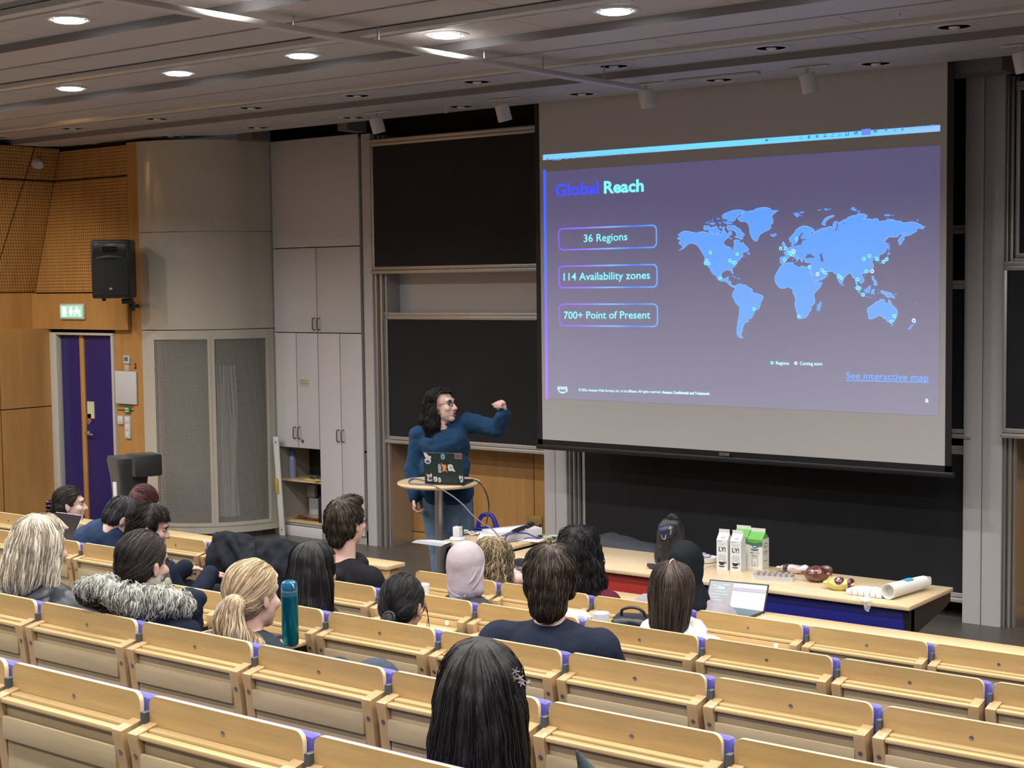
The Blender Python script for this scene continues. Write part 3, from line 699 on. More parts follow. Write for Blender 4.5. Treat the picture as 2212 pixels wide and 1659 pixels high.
wallbox('paper_notice', 'narrow cream instruction slip under the thermostat', 'paper', (268, 787), (279, 802), plain('cream_slip', (.5, .46, .34), .7), y=9.492)
p0 = OY(249, 801, 9.47); p1 = OY(297, 874, 9.47)
tag(obj('notice_board', MB().box(p0.x, p1.x, 9.46, 9.475, p1.z, p0.z, .003), plain('matte_white_board', (.60, .60, .62), .5)), 'blank white board on the birch wall right of the blue door', 'board')
wallbox('call_point', 'small green emergency call box under the white board', 'switch', (268, 878), (280, 893), plain('call_green', (.02, .22, .11), .4), parts=[('white_legend', .15, .55, .85, .8, TRIMW), ('white_legend', .15, .2, .85, .4, TRIMW)])
wallbox('light_switch', 'single square white light switch left of the long switch panel', 'switch', (253, 898), (265, 917), TRIMW, parts=[('rocker', .25, .25, .75, .75, plain('rocker_white', (.66, .66, .66), .3))])
wallbox('light_switch', 'long white panel of three stacked light switches', 'switch', (268, 899), (281, 948), TRIMW, parts=[('rocker', .18, .06, .82, .3, MATS['rocker_white']), ('rocker', .18, .38, .82, .62, MATS['rocker_white']), ('rocker', .18, .70, .82, .94, MATS['rocker_white'])])
wallbox('wall_thermometer', 'tiny white wall sensor at the edge of the birch post', 'sensor', (290, 784), (295, 798), TRIMW, parts=[('red_label', .3, .3, .7, .8, MATS['red_sticker'])])
p = OX(88, 351, -13.2) if False else OY(88, 351, 9.25)
g = MB().lathe((leanx(p.z)+.0, 9.25, p.z), [(.05, 0), (.055, .01), (.05, .05), (.03, .06)], 20, (.93, -.1, -.3)).lathe((leanx(p.z)+.055, 9.245, p.z-.02), [(.04, 0), (.045, .02), (.03, .045)], 18, (.9, -.4, -.1))
tag(obj('wall_sensor', g, TRIMW), 'round white detector on the perforated birch wall near the ceiling', 'detector')
# black draped lectern near the door
t = thing('draped_lectern', 'black covered lectern standing in front of the blue door', 'lectern', (-10.9, 8.6, 0))
DRP = plain('black_cover_cloth', (.018, .018, .017), .55, var=.3, bmp=.6, scale=8, sheen=.2)
bl = OY(212, 1000, 8.75); br = OY(326, 990, 8.75)
q = Matrix.Rotation(R(-20), 3, 'Z'); cen = Vector(((bl.x+br.x)/2, 8.8, .0)); zt = .90
gg = MB(); prof = [(.17, 0), (.165, .35), (.15, .55), (.165, .72), (.19, .86), (.185, .90)]
vs = []; n = 44
for (r_, z) in prof:
    for i in range(n):
        a = 2*math.pi*i/n; ca, sa = math.cos(a), math.sin(a); k = 1/max(abs(ca), abs(sa)); k = min(k, 1.30)
        ww = 1+.05*math.sin(5*a+z*3)*(1-z/.95)
        vs.append(cen+q @ Vector((r_*ca*k*ww*1.0, r_*sa*k*ww*.8, z)))
fs = [(j*n+i, j*n+(i+1) % n, (j+1)*n+(i+1) % n, (j+1)*n+i) for j in range(len(prof)-1) for i in range(n)]+[tuple(range((len(prof)-1)*n, len(prof)*n)), tuple(range(n-1, -1, -1))]
gg.add(vs, fs); obj('cloth_cover', gg, DRP, t, smooth=60)
obj('top_box', MB().rbox(cen+q @ Vector((.13, .10, .83)), (.26, .26, .20), q, .02), DRP, t)
p = OY(247, 1041, 8.5)
wpt = MB().rbox(Vector((p.x+.01, 8.5, p.z-.165)), (.045, .012, .33), Matrix.Rotation(R(-2), 3, 'Y'), .002)
tag(obj('white_ruler', wpt, RW), 'narrow white strip standing upright in front of the black lectern', 'ruler')
# ------------------------------------------------------------------ projection screen with the projected slide
from mathutils.geometry import tessellate_polygon
YS = 9.90
FAB = plain('screen_fabric', (.50, .49, .485), .75, scale=2, var=.02)
t = thing('projection_screen', 'large roll-down projection screen showing a blue slide with a world map', 'projection screen', (-5.6, YS, 1.1))
sx0, sx1, sz0, sz1 = -7.300, -3.913, 1.166, 4.05
fab = obj('screen_fabric', MB().box(sx0, sx1, YS, YS+.004, sz0, sz1), FAB, t)
MASK = plain('screen_black_mask', (.006, .006, .007), .6)
obj('black_border', MB().box(-7.345, sx0, YS-.001, YS+.005, 1.10, 4.05), MASK, t); obj('black_border', MB().box(sx1, -3.868, YS-.001, YS+.005, 1.10, 4.05), MASK, t)
g = MB().box(-7.345, -3.868, YS-.001, YS+.005, 1.12, sz0); g.box(-7.36, -3.85, YS-.015, YS+.02, 1.085, 1.125, .008)
bar = obj('weight_bar', g, plain('bar_black', (.012, .012, .014), .35), t)
p = OY(1564, 982, YS-.02); GREYT = plain('grey_print', (.22, .22, .23), .5)
obj('maker_plate', MB().box(p.x-.047, p.x+.047, YS-.018, YS-.014, p.z-.014, p.z+.016, .001), plain('plate_grey', (.05, .05, .055), .4), bar)
text_obj('plate_lettering', 'DA-LITE', GREYT, bar, (p.x-.04, YS-.0185, p.z-.006), (1, 0, 0), (0, 0, 1), width=.08, bold=.02)
Z1, Z2 = YS-.0015, YS-.0030
def P2(x, y): q = OY(x, y, YS); return (q.x, q.z)
def flat(name, polys, y, mt, parent):
    vs = []; fs = []
    for pl in polys:
        o = len(vs); vs += [(x, y, z) for x, z in pl]
        for tr in tessellate_polygon([[Vector((x, z, 0)) for x, z in pl]]): fs.append(tuple(o+i for i in tr))
    me = bpy.data.meshes.new(name); me.from_pydata(vs, [], fs)
    bm = bmesh.new(); bm.from_mesh(me)
    for f in bm.faces:
        if f.normal.y > 0: f.normal_flip()
    bm.to_mesh(me); bm.free()
    me.materials.append(mt); o = bpy.data.objects.new(name, me); COL.objects.link(o)
    if parent: setp(o, parent)
    return o
def em(name, c, s=1, base=(.35, .35, .36)): return emit(name, c, s, .7, base)
def emgrad(name, axis, stops, lo, hi, s=1):
    m, nt, b = _mat(name); v = coords(nt); sp = nt.nodes.new('ShaderNodeSeparateXYZ'); nt.links.new(v, sp.inputs[0])
    mr = nt.nodes.new('ShaderNodeMapRange'); mr.inputs[1].default_value = lo; mr.inputs[2].default_value = hi
    nt.links.new(sp.outputs[axis], mr.inputs[0]); r_ = nt.nodes.new('ShaderNodeValToRGB'); nt.links.new(mr.outputs[0], r_.inputs[0])
    while len(r_.color_ramp.elements) < len(stops): r_.color_ramp.elements.new(.5)
    for e, (pp_, c) in zip(r_.color_ramp.elements, stops): e.position = pp_; e.color = (*c, 1)
    nt.links.new(r_.outputs[0], b.inputs['Emission Color']); b.inputs['Emission Strength'].default_value = s
    b.inputs['Base Color'].default_value = (.3, .3, .32, 1); b.inputs['Roughness'].default_value = .7
    return m
bgc = [P2(1173, 383.5), P2(2030, 298), P2(2030, 893), P2(1180, 865)]
x0b = sum(c[0] for c in (bgc[0], bgc[3]))/2; x1b = (bgc[1][0]+bgc[2][0])/2; zt_ = (bgc[0][1]+bgc[1][1])/2; zb_ = (bgc[2][1]+bgc[3][1])/2
slide = flat('projected_slide', [[(x0b, zb_), (x1b, zb_), (x1b, zt_), (x0b, zt_)]], Z1, em('slide_background', (.022, .026, .115), 1, (.46, .45, .46)), t)
mb = [P2(1173, 339), P2(2031, 264.5), P2(2031, 278.5), P2(1173, 350)]
zt1 = (mb[0][1]+mb[1][1])/2; zb1 = (mb[2][1]+mb[3][1])/2
menu = flat('menu_bar', [[(mb[0][0], zb1), (mb[1][0], zb1), (mb[1][0], zt1), (mb[0][0], zt1)]], Z1, emgrad('menu_light_blue', 0, [(0, (.16, .50, .92)), (.2, (.13, .57, .97)), (.55, (.12, .60, 1)), (.85, (.12, .55, .96)), (1, (.25, .47, .92))], mb[0][0], mb[1][0]), t)
MT = em('menu_text_blue', (.10, .33, .60)); MD = em('menu_text_dark', (.04, .17, .45))
def T(s, bl, br, cap, mt, bold=0, parent=None, name='slide_text', y=Z2):
    a = OY(*bl, YS); b_ = OY(*br, YS); h = (OY(bl[0], bl[1]-cap, YS)-a).length
    return text_obj(name, s, mt, parent or slide, (a.x, y, a.z), (b_.x-a.x, 0, b_.z-a.z), (0, 0, 1), width=(b_-a).length, height=h, bold=bold)
def my(x): return 345.6-(x-1193)*.0874+1.2
T('Chrome', (1193.5, my(1193)), (1213, my(1213)), 4.6, MT, .03, menu, 'menu_text')
for s, a, b_ in (('File', 1220.5, 1228.5), ('Edit', 1236, 1244.5), ('View', 1253, 1264), ('History', 1273, 1289), ('Bookmarks', 1297.5, 1324.5), ('Profiles', 1332, 1350), ('Tab', 1358.5, 1367.5), ('Window', 1376, 1396), ('Help', 1404, 1414.5)):
    T(s, (a, my(a)), (b_, my(b_)), 4.4, MT, .01, menu, 'menu_text')
T('Near EU/Cluster', (1662, 304.5), (1711, 300.3), 5, MT, .01, menu, 'menu_text'); T('Mon Feb 2', (1963.5, 279.5), (1996, 276.5), 5.4, MT, .01, menu, 'menu_text'); T('14:51', (2001, 276), (2019, 274.5), 5.6, MT, .01, menu, 'menu_text')
def disc(c, r, n=14, sx=1): return [(c[0]+r*sx*math.cos(2*math.pi*i/n), c[1]+r*math.sin(2*math.pi*i/n)) for i in range(n)]
def ring(c, r1, r0, n=18):
    out = []
    for i in range(n):
        a, b_ = 2*math.pi*i/n, 2*math.pi*(i+1)/n
        out.append([(c[0]+r1*math.cos(a), c[1]+r1*math.sin(a)), (c[0]+r1*math.cos(b_), c[1]+r1*math.sin(b_)), (c[0]+r0*math.cos(b_), c[1]+r0*math.sin(b_)), (c[0]+r0*math.cos(a), c[1]+r0*math.sin(a))])
    return out
u = .0039                                            # roughly one photo pixel on the screen, in metres
def sq(c, w, h): return [(c[0]-w, c[1]-h), (c[0]+w, c[1]-h), (c[0]+w, c[1]+h), (c[0]-w, c[1]+h)]
ic = []
c = P2(1183, 344); ic += [disc(c, 2.2*u), disc((c[0]+.8*u, c[1]+3*u), .8*u)]
c = P2(1656.5, 303); ic += [sq(c, 2.8*u, 2.2*u)]
c = P2(1730, 298); ic += ring(c, 2.6*u, 1.8*u, 10)
c = P2(1747.6, 296); ic += [sq(c, 2.4*u, 3*u)]
c = P2(1765.3, 294.5); ic += [disc(c, 2.4*u, 10, 1.3)]
c = P2(1782.6, 293); ic += [sq((c[0], c[1]+1.8*u), 2.6*u, .7*u), sq((c[0], c[1]-1.6*u), 2.6*u, 1.3*u)]
c = P2(1798, 292); ic += [[(c[0]-2.6*u, c[1]-3*u), (c[0]+2.6*u, c[1]-3*u), (c[0], c[1])], disc((c[0]+2*u, c[1]+2*u), 1.2*u)]
c = P2(1814, 290.7); ic += [[(c[0]-3.4*u, c[1]-3*u), (c[0]-2.4*u, c[1]-3*u), (c[0]+.3*u, c[1]+3*u), (c[0]-.5*u, c[1]+3*u)], [(c[0]+3.4*u, c[1]-3*u), (c[0]+2.4*u, c[1]-3*u), (c[0]-.3*u, c[1]+3*u), (c[0]+.5*u, c[1]+3*u)], sq((c[0], c[1]-2.7*u), 3*u, .5*u)]
c = P2(1830.4, 288.8); ic += [sq((c[0]-2.8*u, c[1]), .9*u, 3.4*u), sq((c[0]+2.8*u, c[1]), .9*u, 3.4*u), sq((c[0], c[1]+3*u), 3.4*u, .6*u), sq((c[0], c[1]-2.6*u), 3.4*u, 1*u)]
c = P2(1849, 287); ic += [disc((c[0]-1.6*u, c[1]-.6*u), 2.3*u), disc((c[0]+1.4*u, c[1]+.2*u), 2.7*u), sq((c[0], c[1]-1.8*u), 3*u, 1*u)]
c = P2(1891, 283.4); ic += [sq(c, 3.2*u, 2*u), sq((c[0]+4.4*u, c[1]), .5*u, 1*u)]
c = P2(1914.4, 280.7); ic += [[(c[0]-3.8*u, c[1]+1.8*u), (c[0], c[1]-3.2*u), (c[0]+3.8*u, c[1]+1.8*u), (c[0], c[1]+3.2*u)]]
c = P2(1932.2, 279.3); ic += ring(c, 2.6*u, 1.8*u, 12)+[sq((c[0]+2.6*u, c[1]-2.6*u), .9*u, .9*u)]
c = P2(1950, 277.8); ic += [sq((c[0]-1.4*u, c[1]+1*u), 1.2*u, 1.4*u), sq((c[0]+1.6*u, c[1]+1.5*u), 1*u, 1.6*u), sq((c[0], c[1]-2.2*u), 2.8*u, 1*u)]
for q_ in ic: flat('menu_icon', [q_], Z2, MD, menu)
flat('menu_highlight', [[P2(1861.5, 279.5), P2(1881, 277.8), P2(1881, 291.2), P2(1861.5, 292.6)]], Z2, em('menu_violet', (.10, .18, .80)), menu)
c = P2(1871, 285.5); flat('menu_icon', ring(c, 3*u, 2.2*u, 12), Z2-.0008, MT, menu)
q0, q1 = P2(1176, 367), P2(1182.5, 863); xb_ = (P2(1176, 367)[0]+P2(1182.5, 863)[0])/2
flat('accent_bar', [[(xb_-.0125, q1[1]), (xb_+.0125, q1[1]), (xb_+.0125, q0[1]), (xb_-.0125, q0[1])]], Z2, emgrad('accent_gradient', 2, [(0, (.30, .08, 1)), (.35, (.14, .07, 1)), (.62, (.01, .10, 1)), (1, (.005, .08, .95))], q1[1], q0[1]), slide)
CY = em('text_cyan', (.16, .85, 1)); CYW = em('text_white_cyan', (.45, .90, 1)); DB = em('text_deep_blue', (.005, .035, .85)); LK = em('link_blue', (.035, .28, .95)); WH = em('ring_white', (.75, .85, 1))
T('Global', (1200, 423.8), (1294, 417.6), 26, DB, .03); T('Reach', (1305, 417.2), (1391, 412.8), 26, CY, .03)
T('36 Regions', (1261.5, 523), (1355.5, 518.6), 16.8, CY, .006); T('114 Availability zones', (1218, 606), (1404.5, 602), 16.5, CY, .006); T('700+ Point of Present', (1218.5, 688.4), (1405, 687.8), 16, CY, .006)
def rrect(x0, x1, z0, z1, r, th):
    def path(i):
        rr = r-i; pts = []
        for cx, cz, a in ((x1-r, z1-r, 0), (x0+r, z1-r, 90), (x0+r, z0+r, 180), (x1-r, z0+r, 270)):
            pts += [(cx+rr*math.cos(R(a+15*k)), cz+rr*math.sin(R(a+15*k))) for k in range(7)]
        return pts
    A, B = path(0), path(th); n = len(A)
    return [[A[i], A[(i+1) % n], B[(i+1) % n], B[i]] for i in range(n)]
for a, b_, c, d in (((1206.3, 493.8), (1419.7, 484), (1419.7, 535), (1206.3, 542)), ((1207, 574.8), (1421, 568.7), (1421, 620.4), (1207, 624.2)), ((1207.8, 656.7), (1422, 654.2), (1422, 705.8), (1207.8, 706))):
    A, B, C_, D_ = P2(*a), P2(*b_), P2(*c), P2(*d)
    xx0, xx1, zz1, zz0 = (A[0]+D_[0])/2, (B[0]+C_[0])/2, (A[1]+B[1])/2, (C_[1]+D_[1])/2
    if 'box_gradient' not in MATS: emgrad('box_gradient', 0, [(0, (.20, .05, .85)), (.28, (.22, .12, .95)), (.55, (.14, .40, 1)), (.78, (.02, .13, .85)), (1, (.08, .33, 1))], xx0, xx1)
    flat('text_box_outline', rrect(xx0, xx1, zz0, zz1, .042, .011), Z2, MATS['box_gradient'], slide)
T('aws', (1204.6, 841.5), (1226, 842), 10.2, CYW, .02, name='slide_logo')
c = P2(1215.5, 833.5); R_ = 17*u; pts = [(c[0]+.0+R_*math.sin(R(a)), c[1]+3*u-R_*math.cos(R(a))) for a in range(-42, 43, 7)]
sm = []
for i in range(len(pts)-1):
    w0 = .0045*math.sin(math.pi*(i+.4)/len(pts))+.001; w1 = .0045*math.sin(math.pi*(i+1.4)/len(pts))+.001
    sm.append([(pts[i][0], pts[i][1]-w0), (pts[i+1][0], pts[i+1][1]-w1), (pts[i+1][0], pts[i+1][1]+w1), (pts[i][0], pts[i][1]+w0)])
e = pts[-1]; sm.append([(e[0]-.018, e[1]+.006), (e[0]+.008, e[1]+.008), (e[0]+.004, e[1]-.016), (e[0]+.002, e[1]+.002)])
flat('slide_logo', sm, Z2, CYW, slide)
T('© 2026, Amazon Web Services, Inc. or its affiliates. All rights reserved.', (1250.6, 844.8), (1427.8, 849.3), 5.6, CYW, .012); T('Amazon Confidential and Trademark.', (1430, 849.8), (1534, 853), 5.6, CYW, .035)
flat('legend_ring', ring(P2(1668, 783.8), 3.2*u, 1.5*u), Z2, CY, slide); flat('legend_ring', ring(P2(1719.4, 784.6), 3.2*u, 1.5*u), Z2, WH, slide)
T('Regions', (1676.4, 787.4), (1704.7, 788), 7.4, CYW, .01); T('Coming soon', (1728, 788.4), (1776.6, 789.2), 7.4, CYW, .01)
T('See interactive map', (1828.8, 818), (2006, 823), 15, LK, .004); flat('link_underline', [[P2(1828.5, 820.8), P2(2007, 824.6), P2(2007, 826.8), P2(1828.5, 822.8)]], Z2, LK, slide)
T('8', (1999.2, 869.4), (2005.4, 869.6), 8.4, CYW, .02)
LAND = [
 ('A', [190,665,240,630,290,603,350,608,420,622,500,638,540,625,590,612,650,625,720,640,790,660,860,655,920,655,900,620,925,610,925,540,960,530,945,580,985,640,1010,655,1035,610,1075,615,1070,665,1030,680,1010,715,975,740,945,770,940,815,980,850,1060,878,1075,910,1098,935,1108,920,1105,865,1125,845,1115,800,1110,765,1150,745,1200,765,1215,805,1240,808,1255,785,1290,835,1340,880,1355,910,1330,940,1250,955,1215,985,1255,975,1262,1010,1220,1050,1195,1085,1150,1120,1140,1170,1085,1215,1080,1250,1100,1300,1085,1305,1065,1255,1010,1243,960,1255,915,1285,905,1330,905,1350,920,1385,965,1395,985,1385,990,1365,1025,1357,1010,1425,1060,1430,1065,1490,1100,1510,1130,1503,1140,1530,1125,1520,1095,1530,1040,1490,1005,1455,960,1425,915,1430,860,1410,828,1375,830,1360,780,1290,700,1200,650,1150,625,1100,635,1030,590,960,545,880,500,830,440,808,385,803,340,830,280,890,200,930,275,870,240,830,205,810,210,785,245,750,190,735,180,715,230,705]),
 ('A', [715,1235,735,1245,790,1335,775,1340,725,1265]), ('A', [620,515,700,520,720,550,830,525,850,580,895,610,860,640,800,640,740,630,690,600,700,560,640,590,612,565]),
 ('A', [640,470,710,437,700,460,650,482]), ('A', [740,430,775,400,760,440]), ('A', [820,385,850,385,890,415,845,410]), ('A', [700,480,760,455,820,480,770,505,720,495]), ('A', [835,455,900,460,890,490]), ('A', [905,395,940,420,915,420]),
 ('A', [915,440,960,445,1090,465,1085,490,990,492,940,465]), ('A', [918,350,950,320,1000,300,1080,270,1160,255,1240,258,1290,270,1230,320,1150,375,1140,400,1110,440,1000,440,1020,400,970,405,925,380]),
 ('A', [990,540,1010,510,1060,515,1130,515,1160,545,1220,580,1235,620,1290,655,1270,690,1230,670,1260,720,1240,745,1180,715,1120,700,1160,680,1150,630,1110,595,1060,585,1020,590]), ('A', [865,525,910,515,905,560,880,570]), ('A', [1015,695,1050,705,1090,730,1060,745]),
 ('A', [1170,395,1250,345,1230,325,1300,285,1440,265,1470,240,1550,220,1640,213,1720,240,1735,268,1840,265,1790,300,1740,345,1725,385,1760,395,1735,430,1765,440,1735,490,1700,500,1725,545,1680,585,1600,620,1530,670,1510,730,1485,775,1440,755,1400,700,1375,640,1370,560,1350,490,1300,445,1215,445]),
 ('A', [1705,655,1740,655,1800,640,1820,662,1790,690,1750,702,1720,685]), ('A', [1325,980,1350,935,1385,990,1370,995]), ('A', [1245,1045,1305,1010,1290,1030]),
 ('B', [1045,130,1090,115,1160,150,1140,155,1085,128]), ('B', [1165,170,1190,152,1220,165,1195,180]), ('B', [1120,174,1140,176,1130,182]), ('B', [1320,1085,1345,1082,1335,1092]), ('B', [305,180,315,168,318,184]),
 ('B', [1135,300,1165,265,1215,252,1240,268,1300,270,1350,315,1400,330,1422,380,1415,400,1480,410,1550,435,1592,460,1588,500,1550,555,1540,630,1515,665,1450,700,1440,745,1390,825,1340,835,1355,870,1300,890,1275,930,1250,990,1258,1020,1228,1065,1235,1115,1265,1140,1225,1150,1180,1115,1160,1070,1165,980,1180,870,1200,780,1210,630,1150,575,1110,500,1088,455,1095,400,1130,350,1120,310]),
 ('E', [345,230,430,205,520,190,605,190,600,240,680,280,745,315,790,270,860,290,940,300,985,340,1020,430,1080,570,1150,650,1170,680,1285,660,1270,720,1220,800,1100,920,1080,980,1110,1070,1110,1160,1020,1240,1025,1320,980,1360,960,1420,880,1510,750,1535,700,1440,665,1300,635,1200,655,1090,640,1000,585,900,590,815,530,805,490,765,410,800,290,805,220,740,158,630,165,500,230,390,280,300]),
 ('E', [1255,1100,1280,1150,1230,1340,1190,1355,1155,1320,1165,1200,1225,1150]), ('E', [1775,690,1805,720,1800,760,1770,750]),
 ('C', [500,940,560,880,620,820,660,740,740,680,830,640,920,650,1040,690,1105,750,1080,790,1000,780,1000,800,1040,850,1090,800,1150,765,1200,740,1280,700,1420,680,1450,655,1540,670,1575,680,1540,610,1575,545,1640,530,1655,580,1680,560,1770,530,1785,500,1880,480,1900,440,2000,400,2109,385,2169,335,2209,355,2309,365,2359,395,2349,430,2239,490,2309,475,2400,475,2490,490,2550,465,2620,480,2645,545,2660,550,2700,530,2800,520,2860,485,2990,490,3040,525,3160,530,3210,570,3300,565,3400,545,3520,560,3640,615,3670,640,3740,660,3680,715,3610,690,3530,715,3550,770,3440,820,3380,860,3250,885,3245,950,3200,1020,3140,1110,3105,1010,3110,970,3270,790,3180,840,3150,825,3100,890,3040,905,2880,905,2760,1025,2830,1050,2850,1110,2835,1180,2780,1270,2720,1315,2670,1325,2640,1370,2650,1470,2610,1505,2590,1430,2560,1385,2500,1405,2460,1400,2440,1420,2520,1450,2470,1490,2510,1570,2501,1651,2429,1735,2345,1765,2249,1777,2223,1819,2285,1915,2285,1963,2219,2023,2165,1963,2110,1975,2129,2053,2183,2131,2153,2143,2099,2035,2087,1975,2069,1885,2027,1885,1973,1767,1900,1787,1800,1887,1780,1967,1735,2047,1700,1987,1650,1887,1640,1797,1590,1782,1540,1727,1400,1732,1350,1712,1300,1700,1260,1645,1210,1650,1240,1680,1290,1750,1340,1745,1380,1760,1430,1790,1390,1850,1320,1900,1160,1972,1130,1900,1060,1790,1010,1700,985,1640,1020,1560,1015,1515,900,1515,870,1470,860,1430,810,1435,830,1480,800,1510,760,1430,720,1400,650,1330,740,1420,710,1440,690,1490,680,1450,600,1370,560,1350,490,1385,420,1480,400,1510,340,1540,285,1525,280,1390,400,1380,410,1340,370,1280,430,1240,500,1160,570,1135,555,1070,590,1010,520,1030]),
 ('C', [340,1040,360,1015,385,1060,410,1110,450,1190,380,1220,350,1230,380,1180,360,1120,330,1100]), ('C', [270,1160,310,1120,330,1180,300,1210]), ('C', [570,1410,582,1400,585,1470,572,1475]), ('C', [635,1495,700,1495,670,1520]),
 ('C', [590,340,700,315,760,370,700,445,650,410]), ('C', [730,310,860,295,840,330,780,340]), ('C', [765,370,825,400,800,415]), ('C', [1275,600,1340,480,1420,425,1560,385,1575,405,1440,470,1370,540,1350,590,1370,630,1320,620]), ('C', [1165,265,1270,245,1220,282]), ('C', [1320,245,1385,210,1400,240,1510,225,1500,240,1380,275]),
 ('D', [190,260,220,200,290,190,300,230,345,245,330,290,270,290,235,255]), ('D', [340,325,380,265,435,290]), ('D', [985,380,1060,360,1150,365,1140,400,1040,415]), ('D', [1165,380,1250,390,1200,405]), ('D', [1065,435,1115,455,1080,462]), ('D', [1760,520,1800,485,1830,500,1790,520]), ('D', [1950,745,1990,755,1970,765]),
 ('D', [1100,1050,1120,1050,1140,1160,1115,1235,1095,1230]), ('D', [1100,1255,1160,1300,1100,1335,1060,1335]), ('D', [1080,1355,1100,1390,1070,1450,980,1510,930,1520,1040,1430]), ('D', [885,1530,915,1520,905,1570]),
 ('F', [225,640,270,650,350,730,385,790,370,800,310,740,270,690]), ('F', [440,825,510,840,630,855,580,862,440,838]), ('F', [425,700,470,680,545,605,575,630,560,680,565,700,535,770,450,765]), ('F', [590,700,655,690,620,715,635,740,620,760,640,795,600,760,580,800,580,750]), ('F', [590,430,625,425,620,480,680,540,690,600,665,620,620,590,640,550,595,490]),
 ('F', [760,725,800,715,840,740,900,745,980,780,1020,830,1045,870,1000,860,960,835,920,855,880,840,850,800,780,760]), ('F', [1015,800,1085,765,1090,780,1040,805]), ('F', [645,870,690,840,680,860]), ('F', [420,410,450,405,440,430]), ('F', [680,765,745,760,745,768,680,772]), ('F', [700,725,715,680,718,725]), ('F', [1255,1030,1300,1055,1290,1062]), ('F', [1455,990,1490,955,1480,990]),
 ('F', [500,1070,560,1035,620,990,690,930,720,945,750,890,840,900,835,945,890,980,910,970,930,880,960,940,985,1000,1050,1060,1090,1110,1095,1190,1060,1280,1030,1330,980,1360,940,1350,900,1330,860,1270,830,1275,790,1225,720,1215,640,1260,560,1285,520,1265,525,1200,500,1130]), ('F', [965,1385,1020,1385,990,1440]), ('F', [1300,1485,1390,1380,1415,1400,1350,1490]), ('F', [1415,1370,1440,1330,1480,1330,1440,1390])]
SEA = [('C', [700,1090,640,1120,600,1110,600,1090,690,1060,700,1010,715,960,720,910,770,860,780,815,835,810,820,850,775,890,780,960,900,955,900,970,820,990,800,1040,770,1095]), ('C', [890,1400,940,1305,980,1320,1060,1280,1010,1320,1110,1380,1100,1405,1000,1395,900,1420]), ('C', [1215,1330,1300,1280,1305,1300,1275,1330,1310,1400,1320,1490,1290,1500,1245,1470,1250,1400]), ('C', [1150,1410,1185,1430,1175,1435]), ('C', [1645,540,1660,545,1665,660,1630,750,1580,745,1640,690]), ('C', [1765,530,1820,590,1820,615,1780,560])]
ZS = {'A': (1440, 420, 7.628), 'B': (1440, 580, 7.628), 'C': (1660, 430, 11.058), 'D': (1820, 430, 11.058), 'E': (1660, 550, 11.058), 'F': (1820, 550, 9.216)}
def poly(z, l): ox, oy, s = ZS[z]; return [P2(ox+l[i]/s, oy+l[i+1]/s) for i in range(0, len(l), 2)]
MAPM = em('map_blue', (.045, .26, .90))
land = flat('world_map', [poly(z, l) for z, l in LAND], Z1-.0008, MAPM, slide)
flat('map_seas', [poly(z, l) for z, l in SEA], Z1-.0014, MATS['slide_background'], slide)
edge = MB()
for z, l in LAND:
    pl = poly(z, l)
    if len(pl) > 8: edge.tube([(x, Z1-.0009, zz) for x, zz in pl], .0022, 4, closed=True)
obj('map_coastline', edge, em('coast_light', (.16, .40, .95)), slide, smooth=0)
mk = [(361,480),(333,544),(321,567),(350,570),(583,491),(523,546),(551,562),(569,562),(442,688),(721,943),(1073,367),(941,445),(983,444),(1037,463),(1008,480),(1024,490),(1041,497),(972,538),(1178,597),(1283,626),(1304,643),(1090,1006),(1421,672),(1441,689),(1574,700),(1574,769),(1591,773),(1620,826),(1626,531),(1671,505),(1731,531),(1787,555),(1813,535),(1646,634),(1877,1001),(1852,1048)]
rg = []; dk = []
for x, y in mk: c = P2(1440+x/3.814, 420+y/3.814); flat('map_marker', ring(c, 3.4*u, 1.7*u, 14)+[], Z2, CY, slide); dk.append(disc(c, 1.75*u, 10))
[flat('marker_centre', [q_], Z2, em('marker_teal', (.0, .22, .62)), slide) for q_ in dk]
rg = []; dk = []
for x, y in [(1050,470),(1245,656),(1695,633),(2037,1038)]: c = P2(1440+x/3.814, 420+y/3.814); flat('map_marker', ring(c, 3.4*u, 1.6*u, 14), Z2-.0005, WH, slide); dk.append(disc(c, 1.65*u, 10))
[flat('marker_centre', [q_], Z2-.0005, em('marker_purple', (.07, .04, .35)), slide) for q_ in dk]
# ------------------------------------------------------------------ lecture tables
TTOP = wood('table_top_birch', (.66, .52, .33), (.57, .43, .25), grain=(1.2, 12, 12), rough=.3, coat=.3)
REDP = plain('red_panel', (.35, .022, .012), .45, var=.04); BLUP = plain('blue_panel', (.006, .008, .17), .4, var=.05)
LEGB = plain('table_leg_black', (.015, .015, .017), .4)
def ltable(label, x0, x1, pm, z=.75, y0=7.375, y1=7.975, ends=(1, 1)):
    t = thing('lecture_table', label, 'table', ((x0+x1)/2, (y0+y1)/2, 0))
    g = MB(); g.mat(0).box(x0+.001, x1-.001, y0, y1, z-.024, z, .004)
    obj('tabletop', g, TTOP, t)
    if pm: obj('front_panel', MB().box(x0+.03, x1-.04, y0+.045, y0+.06, .22, z-.026, .002), pm, t)
    for k, x in enumerate((x0+.012, x1-.05)):
        o = obj('leg', MB().box(x, x+.038, y0+.045, y0+.095, .03, z-.026, .004).box(x-.0, x+.038, y0+.02, y1-.06, 0, .03, .004), LEGB, t)
        q = [(y0+.03, z-.026), (y1-.01, z-.026), (y1-.015, z-.075), (y1-.10, z-.10), (y0+.09, z-.17), (y0+.05, z-.17)]
        obj('support_arm', MB().prism(q, lambda yy, zz: (x, yy, zz), (.038, 0, 0)), LEGB, o)
    return t
ltable('birch lecture table with red front panel below the left half of the screen', -5.785, -4.512, REDP)
ltable('birch lecture table with blue front panel carrying cartons and snacks', -4.508, -3.098, BLUP)
